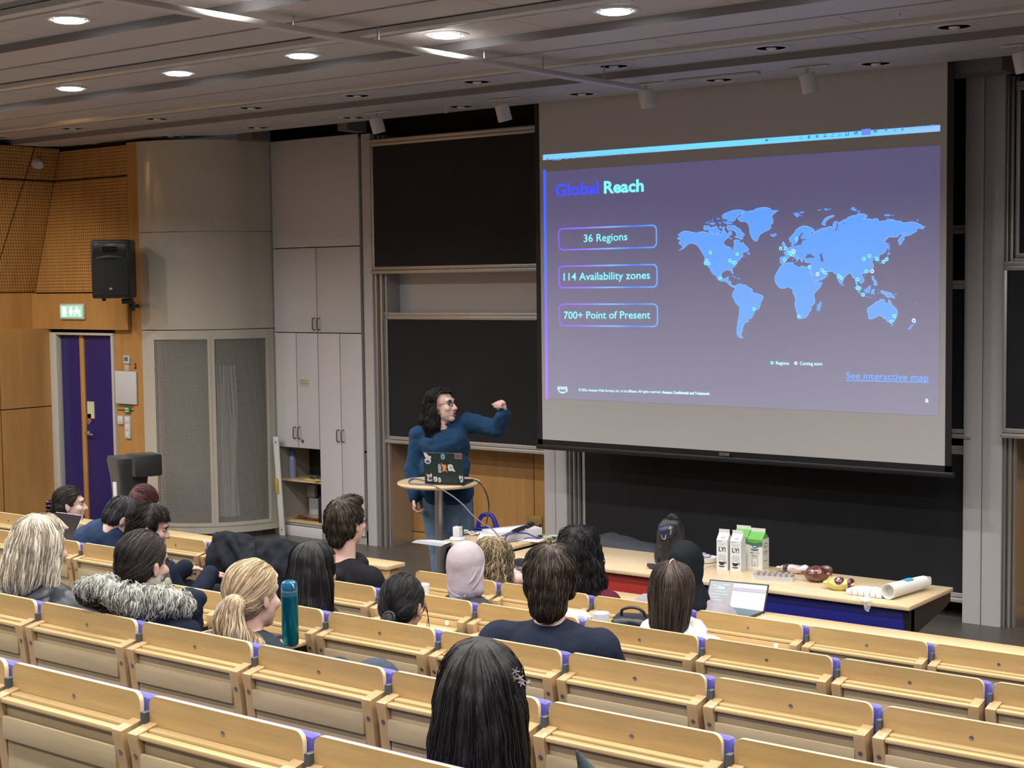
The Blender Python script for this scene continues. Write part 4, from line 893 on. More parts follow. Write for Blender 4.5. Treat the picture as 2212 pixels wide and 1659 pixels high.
t = thing('side_table', 'small birch table with black tube frame, cluttered with cables and a white tray', 'table', (-6.07, 7.7, 0))
obj('tabletop', MB().box(-6.335, -5.815, 7.43, 8.03, .752, .775, .004), TTOP, t)
obj('side_panel', MB().box(-6.28, -5.83, 7.50, 7.515, .18, .75, .002), TTOP, t)
for x in (-6.30, -5.85):
    obj('tube_frame', MB().tube([(x, 7.47, .015), (x, 7.47, .66), (x, 7.49, .71), (x, 7.54, .735), (x, 7.94, .735), (x, 7.99, .71), (x, 8.0, .66), (x, 8.0, .015)], .016, 10), LEGB, t)
# ------------------------------------------------------------------ things on the side table
ZT = .775
def tb(x, y, z=ZT): return OZ(x, y, z)
PLW = plain('white_plastic', (.62, .63, .66), .35)
p = tb(989, 1166)
t = thing('power_adapter', 'white cube power adapter standing on a white puck hub', 'adapter', p)
obj('hub', MB().lathe((p.x, p.y, ZT), [(.05, 0), (.055, .006), (.05, .016), (.03, .022)], 26), PLW, t)
obj('plug_block', MB().rbox((p.x, p.y, ZT+.055), (.05, .05, .066), Matrix.Rotation(R(12), 3, 'Z'), .006), PLW, t)
obj('cord', MB().tube([(p.x+.01, p.y, ZT+.088), (p.x+.012, p.y+.005, ZT+.11), (p.x-.005, p.y+.01, ZT+.135), (p.x-.03, p.y+.03, ZT+.145), (p.x-.08, p.y+.12, ZT+.09), (p.x-.11, p.y+.2, ZT+.006)], .004, 8), BLACK, t)
# white house-shaped power block and long translucent tray
a = tb(1037, 1180); 
t = thing('power_block', 'white wedge shaped power block in front of the white tray', 'adapter', (a.x, a.y, ZT))
q = [(0, 0), (.052, 0), (.052, .035), (.026, .058), (0, .035)]
v0 = tb(1032, 1172); v1 = tb(1083, 1181); dv = (v1-v0); dn = Vector((-dv.y, dv.x, 0)).normalized()
obj('block_body', MB().prism(q, lambda a_, z: v0+dn*a_+Vector((0, 0, z)), dv), PLW, t)
LG = plain('light_grey_slot', (.30, .32, .34), .5)
for k in (.35, .52): obj('socket_slot', MB().rbox(v0+dv*k+dn*.018+Vector((0, 0, .052)), (.012, .003, .002), Matrix.Identity(3)), LG, t)
ta = tb(1056, 1166); tb_ = tb(1156, 1155)
c = (ta+tb_)/2; ang = math.atan2(tb_.y-ta.y, tb_.x-ta.x); L = (tb_-ta).length
t = thing('storage_tray', 'long white translucent plastic tray lying on the side table', 'tray', (c.x, c.y, ZT))
q = Matrix.Rotation(ang, 3, 'Z')
g = MB().rbox(c+Vector((0, 0, .004)), (L, .17, .006), q, .002)
for s_ in (-1, 1):
    g.rbox(c+q @ Vector((0, s_*.085, .03)), (L, .006, .056), q, .002); g.rbox(c+q @ Vector((s_*L/2, 0, .03)), (.006, .17, .056), q, .002)
obj('tray_body', g, PLW, t)
obj('paper_strip', MB().rbox(c+q @ Vector((0, .0, .05)), (L*.9, .11, .004), q @ Matrix.Rotation(R(6), 3, 'X')), plain('paper_white', (.68, .68, .70), .6), t)
# blue handle tool
p = tb(1052, 1146); rz = Matrix.Rotation(R(18), 3, 'Z'); BLT = plain('cobalt_plastic', (.012, .014, .26), .35)
t = thing('blue_clamp', 'blue plastic trowel-like handle standing on its base beside the tray', 'tool', (p.x, p.y, ZT))
obj('base_plate', MB().rbox((p.x+.02, p.y, ZT+.012), (.20, .06, .02), rz, .006), BLT, t)
P = Vector((p.x, p.y, ZT))
obj('handle', MB().tube([P+rz @ Vector(v) for v in ((-.065, 0, .02), (-.055, 0, .07), (-.035, 0, .10), (0, 0, .112), (.035, 0, .105), (.055, 0, .07), (.07, 0, .02))], [.017, .015, .014, .013, .014, .015, .018], 10), BLT, t)
# telescopic pole
a = tb(1100, 1153, .83); b_ = tb(1152, 1131, .86); d = (b_-a)
t = thing('telescopic_pole', 'grey telescopic pole with black foam grip lying across the tray', 'pole', (a.x, a.y, ZT))
a0_ = a-d*.8
obj('tube', MB().cone(a0_, a+d*.12, .008, .010, 12), STEEL, t)
obj('foam_grip', MB().lathe(a, [(.010, d.length*.1), (.015, d.length*.14), (.017, d.length*.3), (.014, d.length*.62), (.012, d.length*.64)], 16, d), BLACK, t)
obj('end_cap', MB().lathe(a, [(.010, d.length*.64), (.010, d.length*.70), (.017, d.length*.72), (.018, d.length*.94), (.012, d.length)], 16, d), BLACK, t)
# papers, envelopes, cables
pw = MATS['paper_white']
t = thing('paper_stack', 'loose white leaflets fanned out over the left edge of the side table', 'paper', tb(950, 1176))
for k in range(5):
    q0 = tb(958-4*k, 1172+.8*k, ZT+.004+.004*k); obj('leaflet', MB().rbox(q0+Vector((-.06, 0, 0)), (.20, .10, .002), Matrix.Rotation(R(-8+7*k), 3, 'Z') @ Matrix.Rotation(R(-3+2*k), 3, 'Y')), pw if k % 2 else plain('leaflet_grey', (.33, .34, .38), .6), t)
q0 = tb(1020, 1155)
t = thing('cable_clutter', 'small heap of white, black and yellow cable ends behind the adapter', 'cables', q0)
for k, mt in enumerate((PLW, BLACK, plain('cable_yellow', (.6, .5, .12), .5), PLW, plain('tag_cyan', (.12, .42, .55), .5))):
    obj('cable_end', MB().tube([q0+Vector((-.10+.02*i+.01*math.sin(i*1.3+k), -.03+.015*k+.012*math.sin(i*.9+2*k), .008+.006*((i+k) % 3))) for i in range(10)], .0045, 6), mt, t)
q0 = tb(1128, 1172)
t = thing('blue_cable', 'dark blue cable looping over the white tray to a black plug', 'cable', q0)
pt = [tb(1090, 1183, ZT+.006), tb(1090, 1166, ZT+.05), tb(1096, 1156, ZT+.085), tb(1115, 1151, ZT+.095), tb(1138, 1152, ZT+.07), tb(1160, 1162, ZT+.012), tb(1168, 1163, ZT+.008)]
obj('cord', MB().tube(pt, .0042, 8), BLT, t); obj('plug', MB().rbox(tb(1167, 1158, ZT+.012), (.03, .018, .014), Matrix.Rotation(.3, 3, 'Z'), .003), BLACK, t)
obj('cord_end', MB().tube([tb(1168, 1163, ZT+.005), tb(1140, 1163, ZT+.004), tb(1120, 1168, ZT+.004), tb(1100, 1170, ZT+.004), tb(1088, 1176, ZT+.004)], .003, 6), BLT, t)
tag(obj('clear_tape_strip', MB().rbox(tb(1180, 1160, ZT+.004), (.07, .03, .004), Matrix.Rotation(.2, 3, 'Z')).rbox(tb(1195, 1157, ZT+.005), (.06, .05, .005), Matrix.Rotation(.2, 3, 'Z'), .002), plain('mint_plastic', (.45, .55, .47), .3)), 'pale green plastic strip at the right end of the side table', 'strip')
tag(obj('printed_sheet', MB().rbox(tb(1145, 1167, ZT+.003), (.16, .10, .002), Matrix.Rotation(.25, 3, 'Z')), pw), 'white printed sheet beneath the blue cable', 'paper')
# black box leaning against the red panel, brass plate on the wall
p0 = OY(1122, 1205, 7.36); 
t = thing('black_box', 'tall black box with small white lettering standing against the red panel', 'box', (p0.x+.05, 7.33, 0))
obj('box_body', MB().box(p0.x, p0.x+.13, 7.30, 7.36, 0, p0.z, .004), plain('black_card', (.02, .022, .028), .45), t)
text_obj('box_lettering', 'CLASS', PLW, t, (p0.x+.012, 7.2985, p0.z-.055), (1, 0, 0), (0, 0, 1), width=.055, bold=.02); text_obj('box_lettering', 'BOARD', PLW, t, (p0.x+.012, 7.2985, p0.z-.073), (1, 0, 0), (0, 0, 1), width=.055, bold=.02)
p0 = OY(1138, 1113, 10.69); p1 = OY(1171, 1136, 10.69)
t = thing('wall_plate', 'brass floor socket plate screwed low on the birch wall', 'plate', ((p0.x+p1.x)/2, 10.69, p1.z))
BR = plain('dull_brass', (.40, .30, .10), .4, .5)
obj('plate', MB().box(p0.x, p1.x, 10.688, 10.70, p1.z, p0.z, .002), BR, t)
for x in (p0.x+.012, p1.x-.012):
    for z in (p0.z-.012, p1.z+.012): obj('screw', MB().lathe((x, 10.688, z), [(.005, 0), (.004, .002)], 8, (0, -1, 0)), GREY, t)
obj('cable_outlet', MB().tube([(p1.x-.02, 10.69, p1.z+.01), (p1.x+.0, 10.64, p1.z-.02), (p1.x-.03, 10.6, p1.z-.12)], .008, 8), BLACK, t)
# ------------------------------------------------------------------ round standing table with laptop and cables
HT = Vector((-6.655, 7.83, 0))
t = thing('standing_table', 'round birch standing table on a steel column in front of the speaker', 'table', HT)
obj('round_top', MB().lathe(HT, [(.20, 1.072), (.275, 1.076), (.284, 1.088), (.282, 1.097), (.277, 1.10), (.001, 1.10)], 64), TTOP, t)
obj('column', MB().cone(HT+Vector((0, 0, .02)), HT+Vector((0, 0, 1.075)), .029, .029, 24), STEEL, t)
obj('base_disc', MB().lathe(HT, [(.26, 0), (.26, .012), (.05, .022), (.03, .03)], 48), STEEL, t)
H0 = OZ(918, 1041, 1.118); H1 = OZ(1003, 1043, 1.118); hd = (H1-H0); hw = hd.length; hx = hd.normalized(); hy = Vector((-hx.y, hx.x, 0))   # hy points to the user
top0 = OY(911, 979, H0.y-.035); 
t = thing('presenter_laptop', 'dark green laptop with stickers open on the round standing table', 'laptop', H0)
LAPG = plain('laptop_dark_green', (.012, .028, .026), .45); up = (Vector((0, 0, 1))*1-hy*.16).normalized()
hgt = .205
obj('laptop_base', MB().prism([(0, 0), (hw, 0), (hw, .215), (0, .215)], lambda a_, b_: H0+hx*a_+hy*b_+Vector((0, 0, -.016)), (0, 0, .014)), plain('laptop_black', (.01, .01, .012), .4), t)
lid = obj('lid', MB().prism([(0, 0), (hw, 0), (hw, hgt), (0, hgt)], lambda a_, b_: H0+hx*a_+up*b_, hy*.007), LAPG, t)
obj('lid_rim', MB().prism([(0, hgt-.003), (hw, hgt-.003), (hw, hgt), (0, hgt)], lambda a_, b_: H0+hx*a_+up*b_-hy*.0008, hy*.008), STEEL, lid)
nrm = hx.cross(up)
def SK(u_, v_): return H0+hx*(hw*u_)+up*(hgt*v_)-hy*.0012
def stick(name, poly, mt, lift=0):
    me = MB(); me.prism(poly, lambda a_, b_: SK(a_, b_)-hy*lift, -hy*.0006); return obj(name, me, mt, lid)
SW = plain('sticker_white', (.6, .6, .58), .5); SO = plain('sticker_orange', (.62, .25, .09), .5); SG = plain('sticker_grey', (.30, .34, .38), .5); SB = plain('sticker_blue_grey', (.20, .33, .45), .5); SP_ = plain('sticker_plum', (.10, .07, .15), .5); SK1 = plain('sticker_copper', (.35, .14, .08), .5)
def ng(cx, cy, rx, ry, n=6, ph=0): return [(cx+rx*math.cos(ph+2*math.pi*i/n), cy+ry*math.sin(ph+2*math.pi*i/n)) for i in range(n)]
stick('sticker', ng(.50, .87, .06, .11, 6, R(30)), SB); stick('sticker', ng(.50, .87, .018, .035, 5), SP_, .001)
stick('sticker', [(.80, .80), (.985, .80), (.985, .98), (.80, .98)], SK1); stick('sticker', [(.82, .83), (.965, .83), (.965, .95), (.82, .95)], SP_, .001)
stick('sticker', [(.02, .98), (.07, 1.0), (.13, .90), (.20, .87), (.20, .80), (.10, .80), (.04, .86)], SW); stick('sticker', ng(.11, .72, .085, .11, 10), SW); stick('sticker', ng(.11, .70, .055, .05, 8), SP_, .001)
stick('sticker', ng(.40, .50, .045, .13, 12), SG); stick('sticker', ng(.40, .36, .05, .04, 8), SG, .0005)
stick('sticker', [(.44, .66), (.50, .60), (.56, .60), (.58, .50), (.55, .45), (.60, .34), (.52, .40), (.46, .35), (.48, .48)], SO)
stick('sticker', [(.61, .60), (.70, .62), (.74, .57), (.76, .45), (.80, .36), (.70, .40), (.63, .38), (.61, .48)], SW, .0005); stick('sticker', ng(.69, .50, .04, .06, 6), SG, .001)
stick('sticker', [(.05, .30), (.08, .25), (.14, .25), (.18, .31), (.19, .20), (.17, .14), (.20, .06), (.12, .02), (.06, .06), (.08, .16)], SW); stick('sticker', ng(.14, .12, .045, .06, 8), SP_, .001); stick('sticker', ng(.13, .21, .03, .03, 8), plain('sticker_tan', (.42, .32, .22), .5), .001)
stick('sticker', [(.23, .20), (.27, .17), (.31, .20), (.33, .10), (.31, .02), (.25, .02), (.23, .10)], SW); stick('sticker', ng(.28, .09, .03, .05, 8), SB, .001)
stick('sticker', ng(.38, .08, .035, .09, 10), SW); stick('sticker', ng(.38, .08, .02, .06, 10), SG, .001)
stick('sticker', [(.87, .18), (.90, .26), (.93, .20), (.97, .24), (.98, .12), (.96, .03), (.92, .0), (.90, .10)], SW); stick('sticker', ng(.935, .13, .022, .05, 7), SP_, .001)
# cables
t = thing('laptop_power_cable', 'grey laptop cable hanging from the standing table to the side table', 'cable', (HT.x, HT.y, 1.10))
pts = [H0+hx*.02+hy*.06+Vector((-.01, 0, -.008)), OZ(897, 1034, 1.106), OZ(884, 1038, 1.106), OZ(885, 1044, 1.106), OZ(900, 1045.5, 1.106), OZ(925, 1047, 1.106)]
pts += [OY(945, 1053, 7.60), OY(975, 1070, 7.55), OY(1000, 1090, 7.52), OY(1020, 1112, 7.50), OY(1042, 1130, 7.50), OY(1062, 1142, 7.50), OY(1076, 1158, 7.46), OY(1083, 1178, 7.45)]
def smooth(pts, n=5):
    out = []; P_ = [Vector(p) for p in pts]; P_ = [P_[0]]+P_+[P_[-1]]
    for i in range(1, len(P_)-2):
        for k in range(n):
            u_ = k/n; a, b_, c, d = P_[i-1:i+3]
            out.append(.5*((2*b_)+(-a+c)*u_+(2*a-5*b_+4*c-d)*u_*u_+(-a+3*b_-3*c+d)*u_**3))
    out.append(P_[-2]); return out
obj('cord', MB().tube(smooth(pts), .0045, 8), plain('cable_grey', (.12, .12, .14), .5), t)
t = thing('black_video_cable', 'black cable arching from the laptop down behind the blue handle', 'cable', (HT.x+.2, HT.y, 1.10))
obj('cord', MB().tube(smooth([OZ(1024, 1037, 1.106), OZ(1032, 1040, 1.104), OY(1042, 1050, 7.86), OY(1052, 1070, 7.87), OY(1056, 1095, 7.88), OY(1053, 1118, 7.85), OY(1050, 1132, 7.80), tb(1048, 1145, ZT+.02)]), .0045, 8), BLACK, t)
# ------------------------------------------------------------------ things on the two lecture tables
ZL = .75
def tl(x, y, z=ZL): return OZ(x, y, z)
BAGM = plain('bag_black_nylon', (.012, .012, .015), .5, var=.4, scale=20, bmp=.5); BAGN = plain('bag_navy', (.01, .016, .05), .5)
def blob(parts, vox=.008, disp=0, dscale=10, seed=0, sm=4):
    return skin_remesh(parts, vox, disp, dscale, seed, sm)
def skin_remesh(g, vox, disp=0, dscale=10, seed=0, sm=4, name='m'):
    me = g.mesh('tmp'); o = bpy.data.objects.new('tmp', me); COL.objects.link(o)
    bm = bmesh.new(); bm.from_mesh(me); bmesh.ops.recalc_face_normals(bm, faces=bm.faces); bm.to_mesh(me); bm.free()
    md = o.modifiers.new('r', 'REMESH'); md.mode = 'VOXEL'; md.voxel_size = vox; md.use_smooth_shade = True
    if sm: m2 = o.modifiers.new('s', 'SMOOTH'); m2.factor = .5; m2.iterations = sm
    dg = bpy.context.evaluated_depsgraph_get(); out = bpy.data.meshes.new_from_object(o.evaluated_get(dg))
    bpy.data.objects.remove(o); bpy.data.meshes.remove(me)
    if disp:
        no = [v.normal.copy() for v in out.vertices]
        for v, n in zip(out.vertices, no):
            q_ = v.co*dscale+Vector((seed*7.3, seed*3.1, seed)); w = noise.noise(q_)+.5*noise.noise(q_*2.1)
            v.co += n*w*disp
    out.polygons.foreach_set('use_smooth', [True]*len(out.polygons)); out.name = name
    return out
def obj_me(name, me, mt, parent=None):
    me.materials.append(mt); o = bpy.data.objects.new(name, me); COL.objects.link(o)
    if parent: setp(o, parent)
    return o
# upright black bag
p = tl(1448, 1222); sc = .00285
t = thing('black_backpack', 'black backpack with straps standing upright on the red fronted table', 'bag', (p.x, p.y, ZL))
cr = Vector((_r.x, _r.y, 0)).normalized(); cb = Vector((-_f.x, -_f.y, 0)).normalized()       # right / towards the viewer, horizontally
def BP(u_, v_, w_=0): return p+cr*u_+Vector((0, 0, v_))+cb*w_
g = MB().cap(BP(-.045, .045), BP(-.03, .23), .05, .045).cap(BP(.045, .045, -.03), BP(.045, .21, -.03), .055, .05).cap(BP(-.03, .05), BP(.04, .05), .048, .05).cap(BP(-.02, .25), BP(.03, .245), .038, .04)
obj_me('bag_body', skin_remesh(g, .008, .006, 14, 3, name='bag_body'), BAGM, t)
obj_me('front_pocket', skin_remesh(MB().cap(BP(-.045, .215, .035), BP(.0, .225, .03), .032, .034).cap(BP(-.04, .18, .04), BP(.0, .185, .035), .022, .02), .007, .003, 20, 1, name='front_pocket'), BAGN, t)
obj('zip_pull', MB().tube([BP(-.003, .245, .067), BP(-.012, .232, .07)], .003, 6).cone(BP(.0, .245, .068), BP(-.006, .20, .072), .004, .005, 8), STEEL, t)
obj('metal_buckle', MB().tube([BP(-.055, .195, .058), BP(-.052, .175, .062), BP(-.042, .168, .064), BP(-.034, .178, .062), BP(-.032, .198, .058)], .003, 8), STEEL, t)
for k in range(4): obj('strap', MB().tube(smooth([BP(-.02+.012*k, .27, .01), BP(.0+.012*k, .305-.006*k, .015), BP(.03+.006*k, .30-.01*k, .01), BP(.055, .26-.01*k, .0), BP(.06-.006*k, .21, .0)]), .008, 8), BAGM, t)
obj('strap', MB().tube(smooth([BP(-.045, .16, .06), BP(-.05, .10, .055), BP(-.055, .03, .06), BP(-.07, .012, .07), BP(-.11, .018, .08), BP(-.145, .022, .085)]), .011, 8), BAGM, t)
obj('strap', MB().tube([BP(-.14, .022, .085), BP(-.12, .010, .10), BP(-.07, .008, .095), BP(-.03, .008, .09)], .012, 8), BAGM, t)
# flat dark bag on the floor side behind the table
p0 = OY(1295, 1190, 8.05); t = thing('dark_sling_bag', 'low dark bag lying behind the red fronted table against the blackboard', 'bag', (p0.x+.1, 8.2, 0))
g = MB().cap((p0.x-.02, 8.2, .66), (p0.x+.30, 8.2, .66), .14, .10).cap((p0.x, 8.2, .6), (p0.x+.26, 8.2, .56), .13, .11)
obj_me('bag_body', skin_remesh(g, .012, .01, 8, 5, name='bag_body'), plain('dark_blue_grey_fabric', (.016, .02, .028), .7), t)
obj('bag_stand', MB().box(p0.x-.02, p0.x+.28, 8.12, 8.28, 0, .5, .02), BLACK, t)
# cartons
CW = plain('carton_grey_white', (.58, .60, .63), .45); CM = plain('carton_cream_white', (.62, .64, .60), .45); CG = plain('carton_green', (.10, .33, .06), .45); CK = plain('carton_black_print', (.02, .018, .02), .5); CF = plain('carton_faint_print', (.42, .45, .48), .5); CDG = plain('carton_dark_green_print', (.05, .14, .08), .5); CBL = plain('carton_blue_print', (.03, .07, .25), .5)
def carton(name, label, base, rz, w, d, h, body, kind, group):
    t = thing(name, label, 'carton', base, rz, group); Q = Matrix.Translation(base) @ Matrix.Rotation(rz, 4, 'Z')
    def L_(x, y, z): return Q @ Vector((x, y, z))
    g = MB(); hw_, hd_ = w/2, d/2; e = .046
    vs = [L_(-hw_, -hd_, 0), L_(hw_, -hd_, 0), L_(hw_, hd_, 0), L_(-hw_, hd_, 0), L_(-hw_, -hd_, h), L_(hw_, -hd_, h), L_(hw_, hd_, h), L_(-hw_, hd_, h), L_(-hw_*.97, 0, h+e*.8), L_(hw_*.97, 0, h+e*.8), L_(-hw_*.97, -.001, h+e+.012), L_(hw_*.97, -.001, h+e+.012), L_(-hw_*.97, .002, h+e+.012), L_(hw_*.97, .002, h+e+.012)]
    g.add(vs, [(0, 1, 5, 4), (1, 2, 6, 5), (2, 3, 7, 6), (3, 0, 4, 7), (3, 2, 1, 0)])
    g.mat(1).add([vs[4], vs[5], vs[9], vs[8], vs[6], vs[7]], [(0, 1, 2, 3), (4, 5, 3, 2), (1, 4, 2), (0, 3, 5)])
    g.mat(2).add([vs[8], vs[9], vs[11], vs[10], vs[12], vs[13]], [(0, 1, 3, 2) if False else (0, 1, 2, 3), (3, 2, 5, 4), (1, 0, 4, 5)])
    obj('carton_body', g, [body, body if kind == 'oat' else CG, body], t, smooth=0)
    fy = -hd_-.0006
    def TX(s, x, z, w_, mt, bold=.0, h_=None, side=False):
        o = L_(x, fy, z) if not side else L_(hw_+.0006, x, z)
        text_obj('carton_print', s, mt, t, o, (Q.to_3x3() @ Vector((0, 1, 0) if side else (1, 0, 0))), (0, 0, 1), width=w_, height=h_, bold=bold)
    def PL(nm, pts, mt, side=False, lift=0):
        g_ = MB().prism(pts, (lambda a_, b_: L_(hw_+.0004+lift, a_, b_)) if side else (lambda a_, b_: L_(a_, fy-lift, b_)), Q.to_3x3() @ Vector((.0006, 0, 0) if side else (0, -.0006, 0))); obj(nm, g_, mt, t)
    if kind == 'oat':
        k = w/.07
        obj('screw_cap', MB().lathe(L_(0, -hd_*.48, h+e*.40), [(.013, -.004), (.0135, .006), (.011, .008)], 20, Q.to_3x3() @ Vector((0, -.75, .66))), CW, t)
        TX('OAT', -.021, h-.035, .045, CF, .03, .016); TX('LY!', -.021, h-.068, .043, CK, .03, .026)
        TX('THE ORIGINAL', -.032, h-.010, .036, CK, .02, .0035)
        PL('carton_print', [(-.022, h-.12), (-.024, h-.10), (-.018, h-.086), (.018, h-.086), (.024, h-.10), (.022, h-.13), (.012, h-.142), (-.012, h-.142)], CF)
        TX('KAFFE', -.017, h-.108, .034, CW, .03, .012); TX('HAVRE', -.013, h-.126, .026, CW, .02, .007)
        cup = [(-.021, .052), (-.019, .040), (-.012, .030), (.008, .030), (.015, .040), (.017, .052)]
        PL('carton_print', cup, CK, lift=.0004); PL('carton_print', ng(-.002, .052, .0185, .004, 14), CW, lift=.0012)
        PL('carton_print', ng(.021, .045, .007, .007, 10), CK); PL('carton_print', ng(.021, .045, .0035, .0035, 10), CW, lift=.0012)
        PL('carton_print', [(-.024, .024), (.02, .024), (.012, .018), (-.014, .018)], CK, lift=.0004)
        PL('carton_print', ng(.018, .010, .009, .008, 12), plain('carton_pale', (.68, .68, .68), .5), lift=.0002)
    else:
        PL('carton_print', [(-hw_, h-.001), (hw_, h-.001), (hw_, h-.032), (.02, h-.036), (-.01, h-.032), (-hw_, h-.024)], CG); PL('carton_print', [(-hw_, h-.018), (0, h-.024), (hw_, h-.012), (hw_, h-.040), (.01, h-.046), (-hw_, h-.032)], CDG, lift=.0003)
        PL('carton_print', ng(0, h-.045, .016, .009, 16), CBL, lift=.0008); PL('carton_print', ng(0, h-.044, .010, .004, 12), CM, lift=.0012); PL('carton_print', [(-.024, h-.055), (-.012, h-.060), (.012, h-.060), (.024, h-.055), (.022, h-.065), (0, h-.068), (-.022, h-.065)], CBL, lift=.0008)
        TX('MELLAN', -.028, h-.086, .056, CDG, .01, .009); TX('MJÖLK', -.021, h-.102, .043, CDG, .01, .009)
        PL('carton_print', [(-.02, .018), (.02, .018), (.02, .062), (.012, .074), (-.012, .074), (-.02, .062)], CF); PL('carton_print', [(-.014, .022), (.014, .022), (.014, .060), (-.014, .060)], CM, lift=.0004)
        PL('carton_print', [(-.006, .022), (.006, .022), (.006, .045), (-.006, .045)], CF, lift=.0008)
        for z in (h-.03, h-.045, .10, .045): PL('carton_print', [(-.028, z), (.028, z), (.028, z+.002), (-.028, z+.002)], CK, side=True)
        for z in (.085, .12): PL('carton_print', [(-.02, z), (.02, z), (.02, z+.012), (-.02, z+.012)], CF, side=True)
    return t
RZC = R(6)
def cbase(x, y): q_ = tl(x, y); return Vector((q_.x, q_.y, ZL))
carton('oat_drink_carton', 'left of the two slim grey drink cartons with black LY! lettering', cbase(1565, 1229), RZC, .069, .069, .178, CW, 'oat', 'slim grey drink cartons')
carton('oat_drink_carton', 'right of the two slim grey drink cartons with black LY! lettering', cbase(1594, 1232), RZC, .069, .069, .178, CW, 'oat', 'slim grey drink cartons')
carton('milk_carton', 'wide milk carton with green gable standing at the right of the cartons', cbase(1638, 1226), R(4), .094, .094, .176, CM, 'milk', 'green topped milk cartons')
carton('milk_carton', 'milk carton with green gable mostly hidden behind the slim grey cartons', cbase(1607, 1219), R(4), .094, .094, .176, CM, 'milk', 'green topped milk cartons')
# small white dish with wrapper
p = tl(1528, 1214); t = thing('white_dish', 'small white dish with a crumpled wrapper beside the black headscarf', 'dish', (p.x, p.y, ZL))
obj('dish', MB().lathe((p.x, p.y, ZL), [(.045, 0), (.055, .004), (.060, .032), (.057, .033), (.052, .008), (.001, .007)], 32), plain('porcelain', (.62, .62, .62), .2, coat=.5), t)
obj_me('wrapper', skin_remesh(MB().ell((p.x-.01, p.y, ZL+.035), (.035, .028, .012)).ell((p.x-.03, p.y+.01, ZL+.045), (.015, .02, .008)), .004, .006, 50, 2, name='wrapper'), plain('lilac_foil', (.40, .38, .50), .3, .3), t)
# clear tray of round sweets
c = tl(1672, 1251); rz = R(14); q = Matrix.Rotation(rz, 3, 'Z')
m, nt, b = _mat('clear_plastic'); b.inputs['Base Color'].default_value = (.9, .9, .92, 1); b.inputs['Roughness'].default_value = .12; b.inputs['Alpha'].default_value = .28
CLEAR = m
t = thing('clear_tray', 'clear plastic tray filled with round grey sweets near the table edge', 'food tray', (c.x, c.y, ZL), 0)
g = MB().rbox((c.x, c.y, ZL+.002), (.235, .10, .003), q)
for s_ in (-1, 1): g.rbox(Vector((c.x, c.y, ZL+.014))+q @ Vector((0, s_*.05, 0)), (.235, .003, .024), q); g.rbox(Vector((c.x, c.y, ZL+.014))+q @ Vector((s_*.117, 0, 0)), (.003, .10, .024), q)
obj('tray_shell', g, CLEAR, t, smooth=0)
SWT = plain('sweet_grey_brown', (.24, .21, .19), .6, var=.5, scale=120); first = None
for i in range(7):
    for j in range(3):
        pos = Vector((c.x, c.y, ZL+.022))+q @ Vector((-.096+.032*i, -.032+.032*j, .002*((i+j) % 2)))
        if first is None:
            first = obj('round_sweet', MB().ell((0, 0, 0), (.0155, .0155, .0165), n=12), SWT, smooth=60); first.location = pos; o = first
        else: o = first.copy(); COL.objects.link(o); o.location = pos
        o['label'] = 'round grey sweet in the clear plastic tray'; o['category'] = 'sweet'; o['group'] = 'sweets in the clear tray'
# packets
def packet(name, label, cat, x, y, r, rz, mats, seed, zc=None, bits=()):
    p_ = tl(x, y); t = thing(name, label, cat, (p_.x, p_.y, ZL)); q_ = Matrix.Rotation(rz, 3, 'Z'); c_ = Vector((p_.x, p_.y, ZL+r[2]*.92))
    g = MB().ell(c_, r, q_, 20).ell(c_+q_ @ Vector((r[0]*.95, 0, r[2]*.1)), (r[0]*.28, r[1]*.7, r[2]*.35), q_).ell(c_-q_ @ Vector((r[0]*.95, 0, -r[2]*.1)), (r[0]*.22, r[1]*.6, r[2]*.3), q_)
    obj_me('packet_film', skin_remesh(g, .005, .007, 26, seed, 2, name='packet_film'), mats, t)
    for k, (dx, dy, dz, rr, mt) in enumerate(bits):
        obj_me('packet_print', skin_remesh(MB().ell(c_+q_ @ Vector((dx*r[0], dy*r[1], dz*r[2])), (rr[0]*r[0], rr[1]*r[1], rr[2]*r[2]), q_, 18), .005, .005, 26, seed+k, 2, name='packet_print'), mt, t)
    return t
PK = plain('pink_grey_film', (.46, .36, .36), .3, coat=.6, var=.2, scale=30); DKF = plain('dark_film', (.03, .025, .028), .25, coat=.6); GLF = plain('white_glossy_film', (.55, .53, .56), .2, coat=.8)
CHOF = plain('chocolate_film', (.095, .028, .018), .2, coat=.9, var=.4, scale=25); YLF = plain('yellow_film', (.52, .46, .13), .25, coat=.7, var=.3, scale=25); PUF = plain('plum_film', (.09, .02, .05), .25, coat=.7)
packet('snack_packet', 'long pink and black snack packet at the rear of the blue fronted table', 'packet', 1715, 1238, (.095, .035, .026), R(6), PK, 1, bits=((-.45, -.2, .12, (.22, .95, 1.0), DKF), (.72, 0, .3, (.3, .9, .9), GLF)))
packet('chocolate_bag', 'crumpled dark brown plastic bag of chocolate biscuits', 'packet', 1764, 1256, (.072, .058, .046), R(28), CHOF, 2, bits=((.75, .5, .45, (.5, .45, .5), plain('smoky_film', (.12, .08, .09), .15, coat=.9)),))
packet('bun_bag', 'yellow and plum snack bag in front of the brown bag', 'packet', 1813, 1274, (.078, .050, .036), R(12), YLF, 3, bits=((.05, -.3, .35, (.45, .72, .8), PUF), (.8, .0, .1, (.28, .8, .9), PUF), (.05, -.45, .62, (.25, .45, .5), GLF)))
